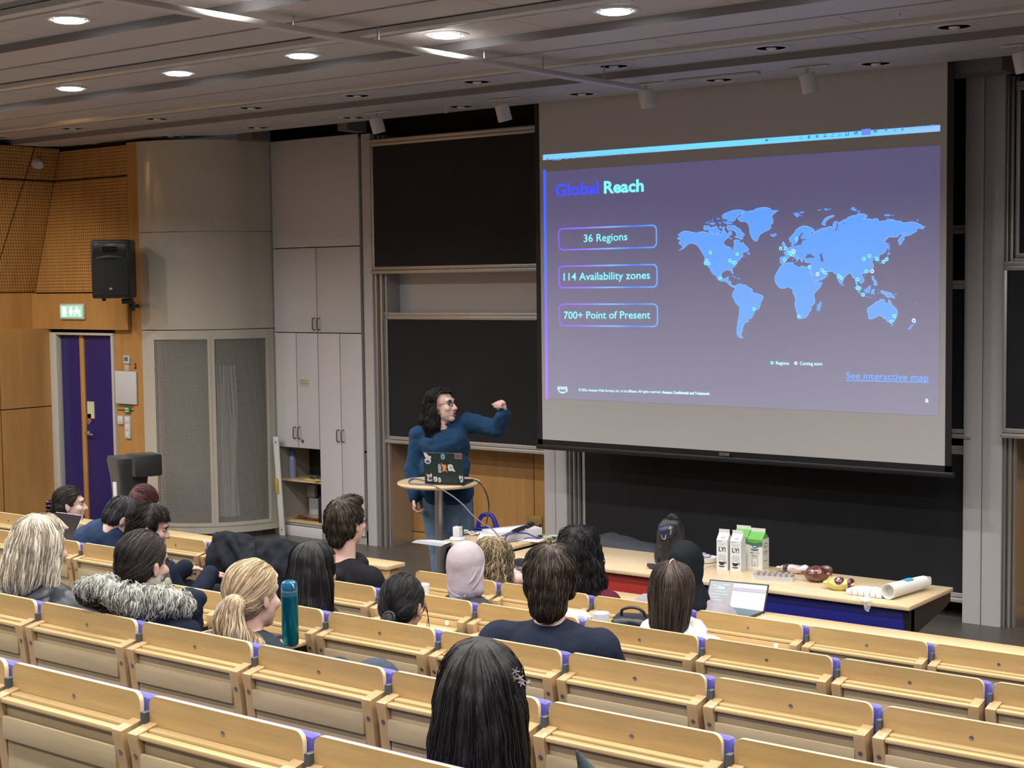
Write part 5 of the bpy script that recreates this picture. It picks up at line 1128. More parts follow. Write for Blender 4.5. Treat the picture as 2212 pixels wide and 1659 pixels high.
# napkins with film
c = tl(1873, 1286); rz = R(-1); q = Matrix.Rotation(rz, 3, 'Z')
t = thing('napkin_pack', 'white pack of folded napkins in clear film at the table edge', 'napkins', (c.x, c.y, ZL))
for k in range(6): obj('napkin_fold', MB().rbox(Vector((c.x-.085+.034*k, c.y+.01, ZL+.016)), (.0325, .11, .030), q, .004), plain('napkin_white', (.62, .62, .66), .8), t)
obj_me('clear_film', skin_remesh(MB().rbox(Vector((c.x+.02, c.y+.01, ZL+.036)), (.16, .10, .006), q).ell((c.x+.07, 7.372, ZL-.01), (.022, .010, .045)).ell((c.x+.06, 7.365, ZL+.01), (.035, .02, .015)), .004, .006, 40, 9, 2, name='clear_film'), CLEAR, t)
# sleeve of paper cups
a = OZ(1918, 1278, ZL+.043); b_ = OZ(1996, 1257, ZL+.043); b_.z = a.z = ZL+.043
d = (b_-a); L = d.length; t = thing('cup_sleeve', 'long white sleeve of stacked paper cups with a blue label', 'cups', (a.x, a.y, ZL))
prof = [(.036, .003), (.0375, 0), (.0415, 0), (.042, .006)]
for k in range(1, 22): prof += [(.0415-.0003*k, .006+k*L/24), (.0422-.0003*k, .010+k*L/24)]
prof += [(.034, L), (.030, L+.003)]
obj('cup_stack', MB().lathe(a, [(.001, .05), (.030, .045)]+prof, 36, d), plain('paper_cup_white', (.66, .65, .62), .5), t)
dn_ = d.normalized(); sd = dn_.cross(Vector((0, 0, 1))).normalized()
g = MB(); vs = []; n = 8
for i in range(n+1):
    a_ = R(-10+52*i/n)
    for s_ in (.42, .62): vs.append(a+d*s_+(-sd*math.sin(a_-R(20))+Vector((0, 0, 1))*math.cos(a_-R(20)))*.0425)
g.add(vs, [(2*i, 2*i+1, 2*i+3, 2*i+2) for i in range(n)]); obj('blue_label', g, plain('label_blue', (.03, .30, .62), .5), t, smooth=60)
obj_me('film_end', skin_remesh(MB().ell(b_+dn_*.02, (.03, .03, .03)).ell(b_+dn_*.05, (.012, .016, .02)), .004, .006, 40, 4, 2, name='film_end'), CLEAR, t)
# ------------------------------------------------------------------ things on the seats' tablets
def mug(x, y, Y, zt, label):
    p_ = OY(x, y, Y); t = thing('white_mug', label, 'mug', (p_.x, Y, zt), group='white mugs on the tablets'); g = MB().lathe((p_.x, Y, zt), [(.001, 0), (.036, 0), (.038, .004), (.040, .05), (.041, .094), (.0395, .0955), (.038, .092), (.036, .01), (.001, .008)], 32)
    obj('cup', g, plain('mug_porcelain', (.60, .61, .64), .22, coat=.5), t)
    obj('handle', MB().tube([(p_.x-.038, Y-.012, zt+.075), (p_.x-.055, Y-.018, zt+.072), (p_.x-.062, Y-.02, zt+.05), (p_.x-.052, Y-.017, zt+.028), (p_.x-.037, Y-.012, zt+.022)], .005, 8), MATS['mug_porcelain'], t); return t
mug(911, 1255, 5.90, fl(5)+.790, 'white mug on the tablet in front of the grey headscarf'); mug(1298, 1325, 5.86, fl(5)+.790, 'white mug beside the black handbag on a front row tablet')
p = Vector((-4.262, 4.105, fl(3)+.79)); TEAL = plain('teal_metal', (.005, .135, .20), .22, .75, var=.05)
t = thing('water_bottle', 'teal metal water bottle with flip lid standing on a tablet behind the blonde ponytail', 'bottle', p)
obj('bottle_body', MB().lathe(p, [(.028, 0), (.032, .004), (.033, .02), (.033, .185), (.0325, .192)], 40), TEAL, t)
obj('neck_band', MB().lathe(p, [(.0325, .192), (.0328, .194), (.0328, .212), (.031, .214)], 40), plain('teal_plastic', (.015, .09, .14), .4), t)
obj('flip_lid', MB().lathe(p, [(.031, .214), (.0325, .217), (.0325, .232), (.029, .246), (.020, .252), (.001, .253)], 36).cap(p+Vector((.028, -.01, .240)), p+Vector((.040, -.013, .228)), .006, .004).cap(p+Vector((-.03, .008, .238)), p+Vector((-.036, .01, .234)), .006, .005), plain('lid_teal', (.01, .10, .20), .2, coat=.6), t)
t = thing('closed_laptop', 'closed dark laptop lying on the tablet beside the teal bottle', 'laptop', (-4.45, 4.10, fl(3)+.79))
obj('laptop_body', MB().box(-4.66, -4.36, 3.95, 4.16, fl(3)+.790, fl(3)+.806, .004), plain('laptop_dark', (.035, .038, .045), .4), t)
# black handbag
p = OY(1364, 1342, 5.83); p.z = fl(5)+.79
t = thing('black_handbag', 'structured black handbag standing on a front row tablet', 'bag', p)
g = MB().rbox(p+Vector((0, .0, .055)), (.17, .14, .11), Matrix.Rotation(R(20), 3, 'Z'), .02)
obj_me('bag_body', skin_remesh(g, .007, .004, 20, 2, name='bag_body'), plain('black_leather', (.014, .015, .017), .38, bmp=.3, scale=60), t)
obj('top_seam', MB().rbox(p+Vector((0, 0, .107)), (.15, .11, .008), Matrix.Rotation(R(20), 3, 'Z'), .003), BLACK, t)
obj('handle', MB().tube(smooth([p+Vector(v) for v in ((-.04, -.02, .105), (-.03, -.03, .14), (.02, -.02, .155), (.06, 0, .14), (.07, .02, .10))]), .007, 8), BLACK, t)
# open laptop with a bright page
L0 = OY(1567, 1325, 6.60); 
b0 = Vector((OY(1562, 1330, 6.56).x, 6.56, .803)); b1 = Vector((OY(1646, 1336, 6.56).x, 6.56, .803))
A_ = OY(1535, 1253, 6.66); B_ = OY(1658, 1266, 6.66); D1 = OY(1646, 1335, 6.60); D0 = OY(1523, 1322, 6.60)
t = thing('open_laptop', 'open laptop showing a white document beside the black headscarf', 'laptop', D0)
uu = (D1-D0); vv = (A_-D0); vv = (vv+(B_-D1))/2
nn = uu.cross(vv).normalized()
if nn.y > 0: nn = -nn
def SC(a_, b_, l=0): return D0+uu*a_+vv*b_+nn*l
lidm = plain('laptop_aluminium_dark', (.05, .05, .06), .35, .5)
lid = obj('lid', MB().prism([(-.02, -.03), (1.02, -.03), (1.02, 1.035), (-.02, 1.035)], lambda a_, b_: SC(a_, b_, 0), -nn*.006), lidm, t)
def scr(nm, x0, x1, y0, y1, mt, l=.0006): return obj(nm, MB().quad(SC(x0, y0, l), SC(x1, y0, l), SC(x1, y1, l), SC(x0, y1, l)), mt, lid, smooth=0)
scr('display', 0, 1, 0, 1, em('display_navy', (.012, .016, .035)), .0004)
DW = em('display_page', (.50, .85, .95)); DT = em('display_text', (.16, .36, .50)); DR = em('display_plum', (.10, .05, .14)); DC = em('display_code', (.25, .50, .80))
scr('browser_bar', .42, 1, .86, .97, DW, .0008); scr('page_header', .42, 1, .76, .84, DR, .0008); scr('document_page', .42, 1, .0, .74, DW, .0008)
for k in range(17):
    if k % 6 == 5: continue
    scr('text_line', .52, .93-.08*((k*7) % 4), .68-.04*k, .688-.04*k, DT, .0011)
for k in range(8): scr('code_line', .05+.03*(k % 3), .22+.04*((k*5) % 4), .86-.09*k, .875-.09*k, DC, .0008)
for k in range(4): scr('code_block', .24+.03*k, .26+.03*k, .90, .93, DC, .0008)
scr('code_block', .15, .27, .76, .84, em('display_cyan', (.12, .38, .60)), .0009)
obj('keyboard_base', MB().prism([(-.02, 0), (1.02, 0), (1.02, -.20), (-.02, -.20)], lambda a_, b_: Vector((D0.x+uu.x*a_-.0, D0.y+uu.y*a_+b_*1.0, .803)), (0, 0, .012)), lidm, t)
# dark laptop of the man in navy
A_ = OY(119, 1106, 5.86); B_ = OY(178, 1114, 5.86); E_ = OY(165, 1145, 5.80)
t = thing('dark_screen_laptop', 'laptop with switched off black screen behind the woman with the hair clip', 'laptop', (B_.x, 5.8, fl(5)+.79))
dn = (E_-B_).normalized(); hh = (B_.z-(fl(5)+.80))/max(.2, -dn.z); x_ = Vector((1, .0, 0)); w_ = .27
c1 = B_; c0 = B_-x_*w_; c2 = c1+dn*hh; c3 = c0+dn*hh
g = MB().prism([(0, 0), (1, 0), (1, 1), (0, 1)], lambda a_, b_: c0+(c1-c0)*a_+dn*hh*b_, Vector((0, -.006, 0))); obj('lid', g, plain('screen_off_black', (.018, .014, .016), .12, coat=.5), t)
obj('lid_edge', MB().tube([c0, c1, c2], .002, 6), STEEL, t)
obj('keyboard_base', MB().box(c3.x, c2.x, c2.y-.20, c2.y, fl(5)+.791, fl(5)+.803, .003), lidm, t)
# ------------------------------------------------------------------ people kit
def skinmat(name, c):
    if name in MATS: return MATS[name]
    m, nt, b = _mat(name); v = noise_(nt, coords(nt), 25, 3)
    nt.links.new(mix(nt, v, tuple(x*.9 for x in c), tuple(min(1, x*1.08) for x in c)), b.inputs['Base Color'])
    b.inputs['Roughness'].default_value = .5; b.inputs['Subsurface Weight'].default_value = .12; b.inputs['Subsurface Radius'].default_value = (.012, .004, .002)
    bump(nt, b, noise_(nt, coords(nt), 260, 2), .12, .001); return m
SKL = skinmat('skin_light', (.56, .36, .29)); SKM = skinmat('skin_medium', (.42, .25, .185)); SKP = skinmat('skin_pale', (.62, .42, .36))
EYEW = plain('eye_white', (.38, .35, .33), .3); IRIS = plain('iris_brown', (.04, .02, .012), .2); LIPS = plain('lip_tone', (.36, .13, .12), .4)
def cloth(name, c, rough=.85, bmp=.35, scale=90, sheen=.0, var=.12): return plain(name, c, rough, 0, var, 12, bmp, spec=.15, sheen=sheen, bscale=scale)
def hairmat(name, c, lite):
    if name in MATS: return MATS[name]
    m, nt, b = _mat(name)
    n = noise_(nt, coords(nt, (1, 1, .12)), 130, 3)
    nt.links.new(mix(nt, ramp(nt, n, .35, .7), c, lite), b.inputs['Base Color']); b.inputs['Roughness'].default_value = .5; b.inputs['Specular IOR Level'].default_value = .22
    bump(nt, b, n, .5, .003); return m
def hairset(key, base, lite):
    lo = tuple(x*.6 for x in base)
    return [hairmat('hair_'+key, base, lite), plain('hair_'+key+'_dark', lo, .5, var=.1, spec=.2), plain('hair_'+key+'_mid', base, .45, var=.1, spec=.25), plain('hair_'+key+'_light', lite, .42, var=.1, spec=.3)]
def xf(g, M):
    g.v = [tuple(M @ Vector(v)) for v in g.v]; return g
def join(a, b_):
    a.add(b_.v, b_.f); return a
def head_geo(s=1, w=1):
    g = MB()
    g.ell((0, -.012, .035), (.075*w, .093, .083)).ell((0, .028, -.03), (.060*w, .066, .080)).ell((0, .062, -.088), (.028*w, .028, .022))
    g.ell((0, .012, -.060), (.056*w, .058, .038)).cap((0, -.02, -.05), (0, -.03, -.16), .053, .056)
    g.ell((0, .074, .032), (.046*w, .020, .022))                        # brow
    g.cap((0, .088, .012), (0, .110, -.026), .008, .0115).ell((.011, .098, -.030), (.009, .010, .008)).ell((-.011, .098, -.030), (.009, .010, .008))
    for k in (-1, 1):
        g.ell((k*.036, .066, -.022), (.024, .024, .022)); g.ell((k*.0760*w, -.006, -.008), (.008, .020, .032), Matrix.Rotation(k*.35, 3, 'Z'), 12)
        g.ell((k*.080*w, -.012, .006), (.007, .016, .018), Matrix.Rotation(k*.5, 3, 'Z'), 10)
    g.ell((0, .087, -.054), (.023, .011, .006)).ell((0, .086, -.064), (.020, .011, .007))
    if s != 1: g = xf(g, Matrix.Scale(s, 4))
    return g
def face_bits(M, parent, s=1, open_mouth=False):
    for k in (-1, 1):
        e = MB().ell((k*.030, .0775, .010), (.0125, .010, .0068), n=14); obj('eye', xf(e, M @ Matrix.Scale(s, 4)), EYEW, parent, smooth=60)
        e = MB().ell((k*.031, .0855, .010), (.0052, .003, .0055), n=12); obj('iris', xf(e, M @ Matrix.Scale(s, 4)), IRIS, parent, smooth=60)
        e = MB().tube([(k*.014, .090, .027), (k*.030, .0925, .032), (k*.047, .081, .027)], [.003, .0038, .002], 8); obj('eyebrow', xf(e, M @ Matrix.Scale(s, 4)), MATS['hair_black_mid'] if 'hair_black_mid' in MATS else BLACK, parent, smooth=60)
        e = MB().tube([(k*.018, .0875, .015), (k*.030, .0905, .0195), (k*.043, .082, .014)], .0018, 6); obj('eyelid', xf(e, M @ Matrix.Scale(s, 4)), IRIS, parent, smooth=60)
    g = MB().ell((0, .0935, -.0535), (.020, .0065, .004)).ell((0, .0925, -.0655 if not open_mouth else -.070), (.017, .0065, .0048)); obj('lips', xf(g, M @ Matrix.Scale(s, 4)), LIPS, parent, smooth=60)
    if open_mouth: obj('mouth', xf(MB().ell((0, .0925, -.0605), (.013, .005, .006)), M @ Matrix.Scale(s, 4)), BLACK, parent, smooth=60)
def glasses(M, parent, s=1):
    g = MB()
    for k in (-1, 1):
        g.tube([(k*.031+.021*math.cos(a), .097-.004*abs(math.cos(a)), .008+.017*math.sin(a)) for a in [2*math.pi*i/14 for i in range(14)]], .0021, 6, closed=True)
        g.tube([(k*.052, .094, .012), (k*.069, .070, .012), (k*.079, .02, .010), (k*.081, -.012, .004)], .0022, 6)
    g.tube([(-.010, .098, .011), (0, .101, .013), (.010, .098, .011)], .002, 6)
    return obj('glasses', xf(g, M @ Matrix.Scale(s, 4)), plain('black_acetate', (.01, .01, .012), .2), parent, smooth=60)
def hand_geo(w, fd, pn, side=1, curl=.5, s=1.0):
    w = Vector(w); fd = Vector(fd).normalized(); pn = Vector(pn); pn = (pn-fd*pn.dot(fd)).normalized(); ac = fd.cross(pn)*side
    g = MB(); rot = Matrix((ac, fd, pn)).transposed()
    g.ell(w+fd*.045*s, (.038*s, .050*s, .015*s), rot).ell(w+fd*.07*s, (.037*s, .024*s, .0125*s), rot).cap(w-fd*.02*s, w+fd*.02*s, .024*s, .025*s)
    for i, (o, L) in enumerate(((.028, .92), (.0095, 1.0), (-.0095, .95), (-.027, .78))):
        p = w+fd*(.083-.004*abs(i-1.2))*s+ac*o*s; a = curl*.35
        for k, l in enumerate((.042, .027, .021)):
            a += curl*(.95 if k else .75); d = fd*math.cos(a)+pn*math.sin(a)+ac*(o*.8 if k == 0 else 0)
            q_ = p+d.normalized()*l*L*s; g.cap(p, q_, (.0092-.0007*k)*s, (.0086-.0008*k)*s, 10); p = q_
    p = w+fd*.022*s+ac*.026*s; d = (ac*.75+fd*.6+pn*.25).normalized()
    q_ = p+d*.038*s; g.cap(p, q_, .0125*s, .0105*s, 10); d2 = (d*(1-curl*.5)+fd*.5+pn*.4*curl).normalized(); g.cap(q_, q_+d2*.03*s, .0102*s, .0088*s, 10)
    return g
def limb(g, pts, rs):
    for i in range(len(pts)-1): g.cap(pts[i], pts[i+1], rs[i], rs[i+1])
    return g
def Rz(a): return Matrix.Rotation(a, 3, 'Z')
class Pose: pass
def seated_pose(hc, row, byaw=0, lean=(0, 0), px=None, arms='tablet', sh=.178, neckd=.215):
    """joints of a seated figure whose head centre is hc"""
    P = Pose(); hc = Vector(hc); q_ = Rz(byaw); f0 = fl(row); P.q = q_
    P.nb = hc+q_ @ Vector((lean[0]*-.35, -.035+lean[1]*-.35, -neckd+.03)); P.hc = hc
    px = hc.x if px is None else px
    P.pel = Vector((px-lean[0], ROWY[row]+.215, f0+.545))
    P.sh = [P.nb+q_ @ Vector((k*sh, .0, -.052)) for k in (-1, 1)]
    zt = f0+.70
    P.el = []; P.wr = []; P.hd = []
    for i, k in enumerate((-1, 1)):
        if arms == 'tablet':
            e = P.sh[i]+q_ @ Vector((k*.035, .12, -.22)); e.z = min(e.z, f0+.66); w = e+q_ @ Vector((-k*.08, .20, .02)); w.z = zt; d = q_ @ Vector((-k*.25, 1, -.1))
        elif arms == 'lap':
            e = P.sh[i]+q_ @ Vector((k*.06, .02, -.27)); w = e+q_ @ Vector((-k*.10, .22, -.03)); d = q_ @ Vector((-k*.3, 1, -.1))
        P.el.append(e); P.wr.append(w); P.hd.append(d)
    P.hip = [P.pel+Vector((k*.085, .02, -.02)) for k in (-1, 1)]
    P.kn = [P.pel+Vector((k*.12, .40, .0)) for k in (-1, 1)]
    P.an = [Vector((P.kn[i].x, P.kn[i].y-.03, f0+.09)) for i in (0, 1)]
    P.f0 = f0; return P
def torso_geo(P, inf=0, w=1, chest=1, bust=0):
    g = MB(); up = (P.nb-P.pel); L = up.length; u_ = up.normalized(); q_ = P.q; x = q_ @ Vector((1, 0, 0)); x = (x-u_*x.dot(u_)).normalized(); y = u_.cross(x); rot = Matrix((x, y, u_)).transposed()
    g.ell(P.pel+u_*.02, (.165*w+inf, .125*w+inf, .12), rot, 18).ell(P.pel+u_*L*.36, (.145*w+inf, .108*w+inf, .16), rot, 18)
    g.ell(P.pel+u_*(L*.70), (.160*w*chest+inf, .112*w+inf, .165), rot, 18).ell(P.nb-u_*.085, (.150*w+inf*.7, .085*w+inf*.7, .075), rot, 18)
    if bust:
        for k in (-1, 1): g.ell(P.pel+u_*L*.66+x*k*.07+y*.075, (.065, .055, .06))
    for s_ in P.sh:
        g.cap(P.nb-u_*.03, s_, .056+inf*.5, .060+inf*.7)
    return g
def arms_geo(P, inf=0, w=1, cut=1.0):
    g = MB()
    for i in (0, 1):
        e = P.el[i]; wr = e+(P.wr[i]-e)*cut
        limb(g, [P.sh[i], P.sh[i]+(e-P.sh[i])*.5, e, wr], [.056*w+inf, .049*w+inf, .042*w+inf, (.030 if cut > .9 else .038)*w+inf])
    return g
def legs_geo(P, inf=0, w=1, shoes=False):
    g = MB()
    for i in (0, 1):
        limb(g, [P.hip[i], P.kn[i], P.an[i]], [.088*w+inf, .062*w+inf, .044*w+inf])
        if shoes: pass
    return g
def shoe_geo(P):
    g = MB()
    for i in (0, 1):
        a = P.an[i]; f = getattr(P, 'foot', [Vector((0, 1, 0))]*2)[i]
        g.cap(a+Vector((0, 0, -.045)), a+f*.10+Vector((0, 0, -.055)), .042, .036).cap(a+f*.08+Vector((0, 0, -.058)), a+f*.15+Vector((0, 0, -.062)), .036, .028).cap(a, a+Vector((0, 0, -.045)), .042, .042)
    return g
def HM(hc, yaw, pitch=0, roll=0): return Matrix.Translation(hc) @ Matrix.Rotation(yaw, 4, 'Z') @ Matrix.Rotation(pitch, 4, 'X') @ Matrix.Rotation(roll, 4, 'Y')
def person(label, hc, P, HMx, skin, top, trousers, hs=1, vox=.0085, w=1, tinf=.016, fold=.007, cut=1.0, face=False, seed=0, collar=None, shoes=None, base=None, armw=1, bust=0, hands=(.35, .35), extra=(), open_mouth=False):
    base = base or Vector((P.pel.x, P.pel.y, P.f0)); t = thing('person', label, 'person', base)
    g = xf(head_geo(hs), HMx)
    nk = HMx @ Vector((0, -.03, -.14*hs)); g.cap(nk, P.nb, .052, .062)
    join(g, torso_geo(P, -.004, w)); join(g, arms_geo(P, -.002, armw)); join(g, legs_geo(P, -.004, w))
    for i in (0, 1):
        pn = Vector((0, 0, -1)) if not hasattr(P, 'pn') else P.pn[i]
        join(g, hand_geo(P.wr[i], P.hd[i], pn, side=(1 if i == 0 else -1), curl=hands[i]))
    obj_me('body', skin_remesh(g, vox, sm=3, name='body'), skin, t)
    g = torso_geo(P, tinf, w, bust=bust); join(g, arms_geo(P, tinf*.85, armw, cut))
    for ex in extra: g.cap(*ex)
    if collar: g.tube([P.nb+P.q @ Vector((collar[0]*math.cos(a), .012+collar[0]*1.0*math.sin(a), collar[2]+.012*math.sin(a))) for a in [2*math.pi*i/16 for i in range(16)]], collar[1], 8, closed=True)
    obj_me('sweater' if tinf < .022 else 'jacket', skin_remesh(g, .010, fold, 9, seed, 3, name='top'), top, t)
    g = legs_geo(P, .012, w); g.ell(P.pel, (.175*w, .135*w, .11), n=18)
    obj_me('trousers', skin_remesh(g, .012, .004, 9, seed, 3, name='trousers'), trousers, t)
    obj_me('shoes', skin_remesh(shoe_geo(P), .009, name='shoes'), shoes or BLACK, t)
    if face: face_bits(HMx, t, hs, open_mouth)
    return t
def cutmesh(me, keep):
    bm = bmesh.new(); bm.from_mesh(me); bmesh.ops.delete(bm, geom=[v for v in bm.verts if not keep(v.co)], context='VERTS'); bm.to_mesh(me); bm.free()
    return me
def strands(me, n, L, field, mats, M, parent, rad=.0013, lift=.002, seed=1, steps=7, wave=0, name='hair_strands', keep=None, weights=(0, 1, 2)):
    rnd = random.Random(seed); bvh = BVHTree.FromPolygons([v.co[:] for v in me.vertices], [p.vertices[:] for p in me.polygons])
    ar = np.array([p.area for p in me.polygons]); cs = np.cumsum(ar); V = me.vertices; g = MB()
    for _ in range(n):
        i = min(int(np.searchsorted(cs, rnd.random()*cs[-1])), len(ar)-1); p = Vector(me.polygons[i].center)
        if keep and not keep(p): continue
        st = L*rnd.uniform(.6, 1.2)/steps; pts = []; ph = rnd.uniform(0, 6.28); wv = wave*rnd.uniform(.6, 1.3); sd = None; lf = lift*rnd.uniform(.3, 1.4)
        for k in range(steps+1):
            loc, nor, _i, _d = bvh.find_nearest(p)
            if loc is None: break
            q_ = loc+nor*lf*(.2+math.sin(math.pi*min(1, k/steps*.9)))
            d = Vector(field(p)); d = d-nor*d.dot(nor)
            if d.length < 1e-5: break
            d.normalize()
            if wv: s_ = d.cross(nor); q_ = q_+s_*math.sin(ph+k*1.35)*wv+nor*math.cos(ph+k*1.35)*wv*.5
            pts.append(q_); p = loc+d*st
        if len(pts) < 3: continue
        g.mat(weights[rnd.randrange(len(weights))]); r0 = rad*rnd.uniform(.7, 1.3); m_ = len(pts)
        g.tube(pts, [r0*(.35+.65*math.sin(math.pi*(j+.6)/(m_+.4))) for j in range(m_)], 3)
    g = xf(g, M); me2 = g.mesh(name)
    for q_ in mats: me2.materials.append(q_)
    me2.polygons.foreach_set('material_index', g.m); me2.polygons.foreach_set('use_smooth', [True]*len(me2.polygons))
    o = bpy.data.objects.new(name, me2); COL.objects.link(o); setp(o, parent); return o
def toward(pt, grav=0):
    pt = Vector(pt)
    return lambda p: (pt-Vector(p)).normalized()+Vector((0, 0, -grav))
def away(pt, grav=.6):
    pt = Vector(pt)
    return lambda p: ((Vector(p)-pt).normalized()*1.0+Vector((0, 0, -grav*(1.2 if Vector(p).z < .06 else .6))))
def cap_geo(t=.008, extra=0):
    g = MB().ell((0, -.014, .037), (.077+t, .096+t, .087+t), n=24).ell((0, -.045, .0), (.070+t, .062+t, .075+t*.6), n=20)
    return g
def hairline(p, fx=.030, zt=.082, ear=-.002, nape=-.085):
    """what part of a skull cap stays hair, in head coordinates"""
    j = .006*noise.noise(p*60)
    if p.z < nape+j: return False
    if p.z < zt+j and p.y > fx+(p.z-.02)*.55+j: return False
    if p.z < ear and p.y > -.012+j: return False
    return True
def put_hair(parent, M, shell, mats, keep=None, vox=.0065, disp=.004, dscale=28, seed=0, n=500, L=.09, field=None, rad=.0013, lift=.003, wave=0, sm=3, steps=7, skeep=None, weights=(0, 1, 2), name='hair'):
    me = skin_remesh(shell, vox, disp, dscale, seed, sm, name=name)
    if keep: cutmesh(me, keep)
    if n: strands(me, n, L, field, mats[1:], M, parent, rad, lift, seed, steps, wave, keep=skeep, weights=weights)
    me2 = me.copy(); me2.transform(M); bpy.data.meshes.remove(me); me2.polygons.foreach_set('use_smooth', [True]*len(me2.polygons))
    return obj_me(name, me2, mats[0], parent)
def headc(x, y, row, dy=.2, drop=.125, Y=None):
    q_ = OY(x, y, Y if Y else ROWY[row]+dy); return Vector((q_.x, q_.y, q_.z-drop))
# ------------------------------------------------------------------ the people
HBK = hairset('black', (.006, .0055, .006), (.020, .019, .021)); HBR = hairset('brown', (.030, .021, .015), (.085, .062, .045)); HDB = hairset('dark_brown', (.013, .009, .008), (.042, .032, .028))
HBL = hairset('blonde', (.30, .21, .12), (.62, .50, .34)); HAB = hairset('ash_blonde', (.34, .28, .21), (.72, .66, .54)); HWB = hairset('wavy_blonde', (.12, .085, .05), (.46, .36, .22)); HPL = hairset('plum_ends', (.035, .010, .016), (.11, .04, .055)); HMR = hairset('maroon', (.040, .012, .012), (.12, .055, .05)); HGY = hairset('grey_black', (.018, .018, .020), (.05, .05, .054))
JEAN = cloth('jeans_blue', (.11, .17, .25), scale=250); DTR = cloth('dark_trousers', (.02, .021, .026))
NAVY = cloth('navy_cloth', (.010, .014, .028)); NAVB = cloth('navy_fleece', (.018, .034, .075)); BLKC = cloth('black_cotton', (.010, .010, .013)); PUFF = plain('black_puffer', (.012, .017, .021), .42, var=.2, scale=10, bmp=.4)
WHF = cloth('white_fleece', (.60, .61, .60), bmp=.9, scale=160, sheen=.2); GREYK = cloth('dark_grey_knit', (.055, .050, .050)); LILW = cloth('lilac_grey_wool', (.25, .23, .25), bmp=1, scale=70, sheen=.1); BURG = cloth('burgundy_cotton', (.085, .012, .028)); DGRN = cloth('charcoal_knit', (.020, .024, .024)); DENM = cloth('dark_denim', (.025, .033, .045), bmp=.6, scale=40); LIGT = cloth('pale_blue_cotton', (.35, .38, .44))
def rel(hc, px_, py_, off=0):
    """world point seen at a photo pixel, on the upright plane through hc that faces the viewer"""
    d = ray(px_, py_); n = cb; k = ((Vector(hc)-CAM).dot(n)+off)/d.dot(n); return CAM+d*k
# 1 nearest: long dark hair with plum ends
hc = headc(1040, 1386, 1, .22, .13); P = seated_pose(hc, 1, R(12)); M = HM(hc, R(22))
t = person('person with long dark hair fading to plum and a sparkling star hair clip', hc, P, M, SKL, GREYK, DTR, w=.95, seed=1, collar=(.075, .02, .0))
g = cap_geo(.016); g.cap((0, -.045, .01), (0, -.085, -.20), .092, .098).cap((.055, -.02, .0), (.065, -.05, -.20), .048, .055).cap((-.055, -.02, .0), (-.065, -.05, -.20), .048, .055)
g.cap((-.05, -.085, -.18), (-.13, -.10, -.36), .065, .06).cap((.05, -.085, -.18), (.14, -.08, -.38), .065, .06).cap((0, -.10, -.2), (0, -.125, -.40), .08, .075)
kp = lambda p: not (p.y > .035 and p.z < .075)
put_hair(t, M, g, HBK, keep=kp, disp=.006, dscale=14, seed=4, n=1500, L=.24, field=lambda p: (Vector((p.x*6, (p.y+.02)*4, -.35)) if p.z > .07 else Vector((p.x*(2.2 if p.z < -.16 else .25), (-.3 if p.z < -.15 else 0), -1))), rad=.0014, lift=.005, steps=9, wave=.001)
g = MB().cap((-.08, -.105, -.27), (-.18, -.09, -.40), .060, .055).cap((.08, -.10, -.28), (.20, -.06, -.42), .060, .055).cap((0, -.125, -.30), (.02, -.135, -.44), .085, .08)
put_hair(t, M, g, HPL, disp=.008, dscale=16, seed=5, n=900, L=.20, field=lambda p: Vector((p.x*2.5, -.1, -1)), rad=.0016, lift=.006, wave=.003, name='plum_hair_ends')
c_ = rel(hc, 1118, 1463, .06)
for k, (dx, dz, s_) in enumerate(((-.004, .014, .010), (-.008, .0, .009), (.006, -.002, .011), (.010, -.012, .009), (.026, -.014, .008))):
    o_ = c_+cr*dx+Vector((0, 0, dz)); g = MB()
    for i in range(5): a = 2*math.pi*i/5+k; g.tube([o_, o_+cr*math.cos(a)*s_+Vector((0, 0, math.sin(a)*s_))+cb*.004], [.0022, .0010], 5)
    obj('hair_clip', g, plain('silver_rhinestone', (.7, .66, .66), .15, .8), t)
# 2 blonde woman in black puffer, left
hc = headc(88, 1115, 2, .22, .13); P = seated_pose(hc, 2, R(5), px=hc.x-.02); M = HM(hc, R(-2), R(-6))
t = person('person with shoulder length ash blonde hair in a black hooded puffer jacket', hc, P, M, SKL, PUFF, DTR, tinf=.045, fold=.012, seed=2, w=1.05, armw=1.15)
g = cap_geo(.018); g.cap((0, -.05, .0), (0, -.075, -.10), .094, .085).cap((.062, .0, .0), (.07, .0, -.13), .045, .035).cap((-.062, .0, .0), (-.072, .0, -.13), .045, .035)
put_hair(t, M, g, HAB, keep=lambda p: not (p.y > .028+.004*noise.noise(p*50) and p.z < .08), disp=.008, dscale=20, seed=6, n=1300, L=.17, field=lambda p: (Vector((p.x*8, (p.y+.03)*5, -.25)) if p.z > .08 else Vector((p.x*.5, -.1, -1))), rad=.0016, lift=.006, steps=8, wave=.0012, weights=(0, 1, 2, 2))
nb = P.nb; q_ = P.q
g = MB()
g.tube([nb+q_ @ Vector((.13*math.cos(a), .01+.11*math.sin(a), -.01+.03*math.sin(a))) for a in [math.pi*(.95+1.15*i/10) for i in range(11)]], [.035]+[.05]*9+[.035], 10)
g.cap(nb+q_ @ Vector((-.10, -.10, -.03)), nb+q_ @ Vector((.12, -.10, -.05)), .055, .06).cap(nb+q_ @ Vector((-.02, -.12, -.09)), nb+q_ @ Vector((.05, -.12, -.12)), .05, .05)
obj_me('hood', skin_remesh(g, .010, .014, 12, 3, 3, name='hood'), PUFF, t)
obj('zip_pull', MB().tube([nb+q_ @ Vector((.155, -.06, -.02)), nb+q_ @ Vector((.175, -.07, -.035))], .003, 6), STEEL, t)
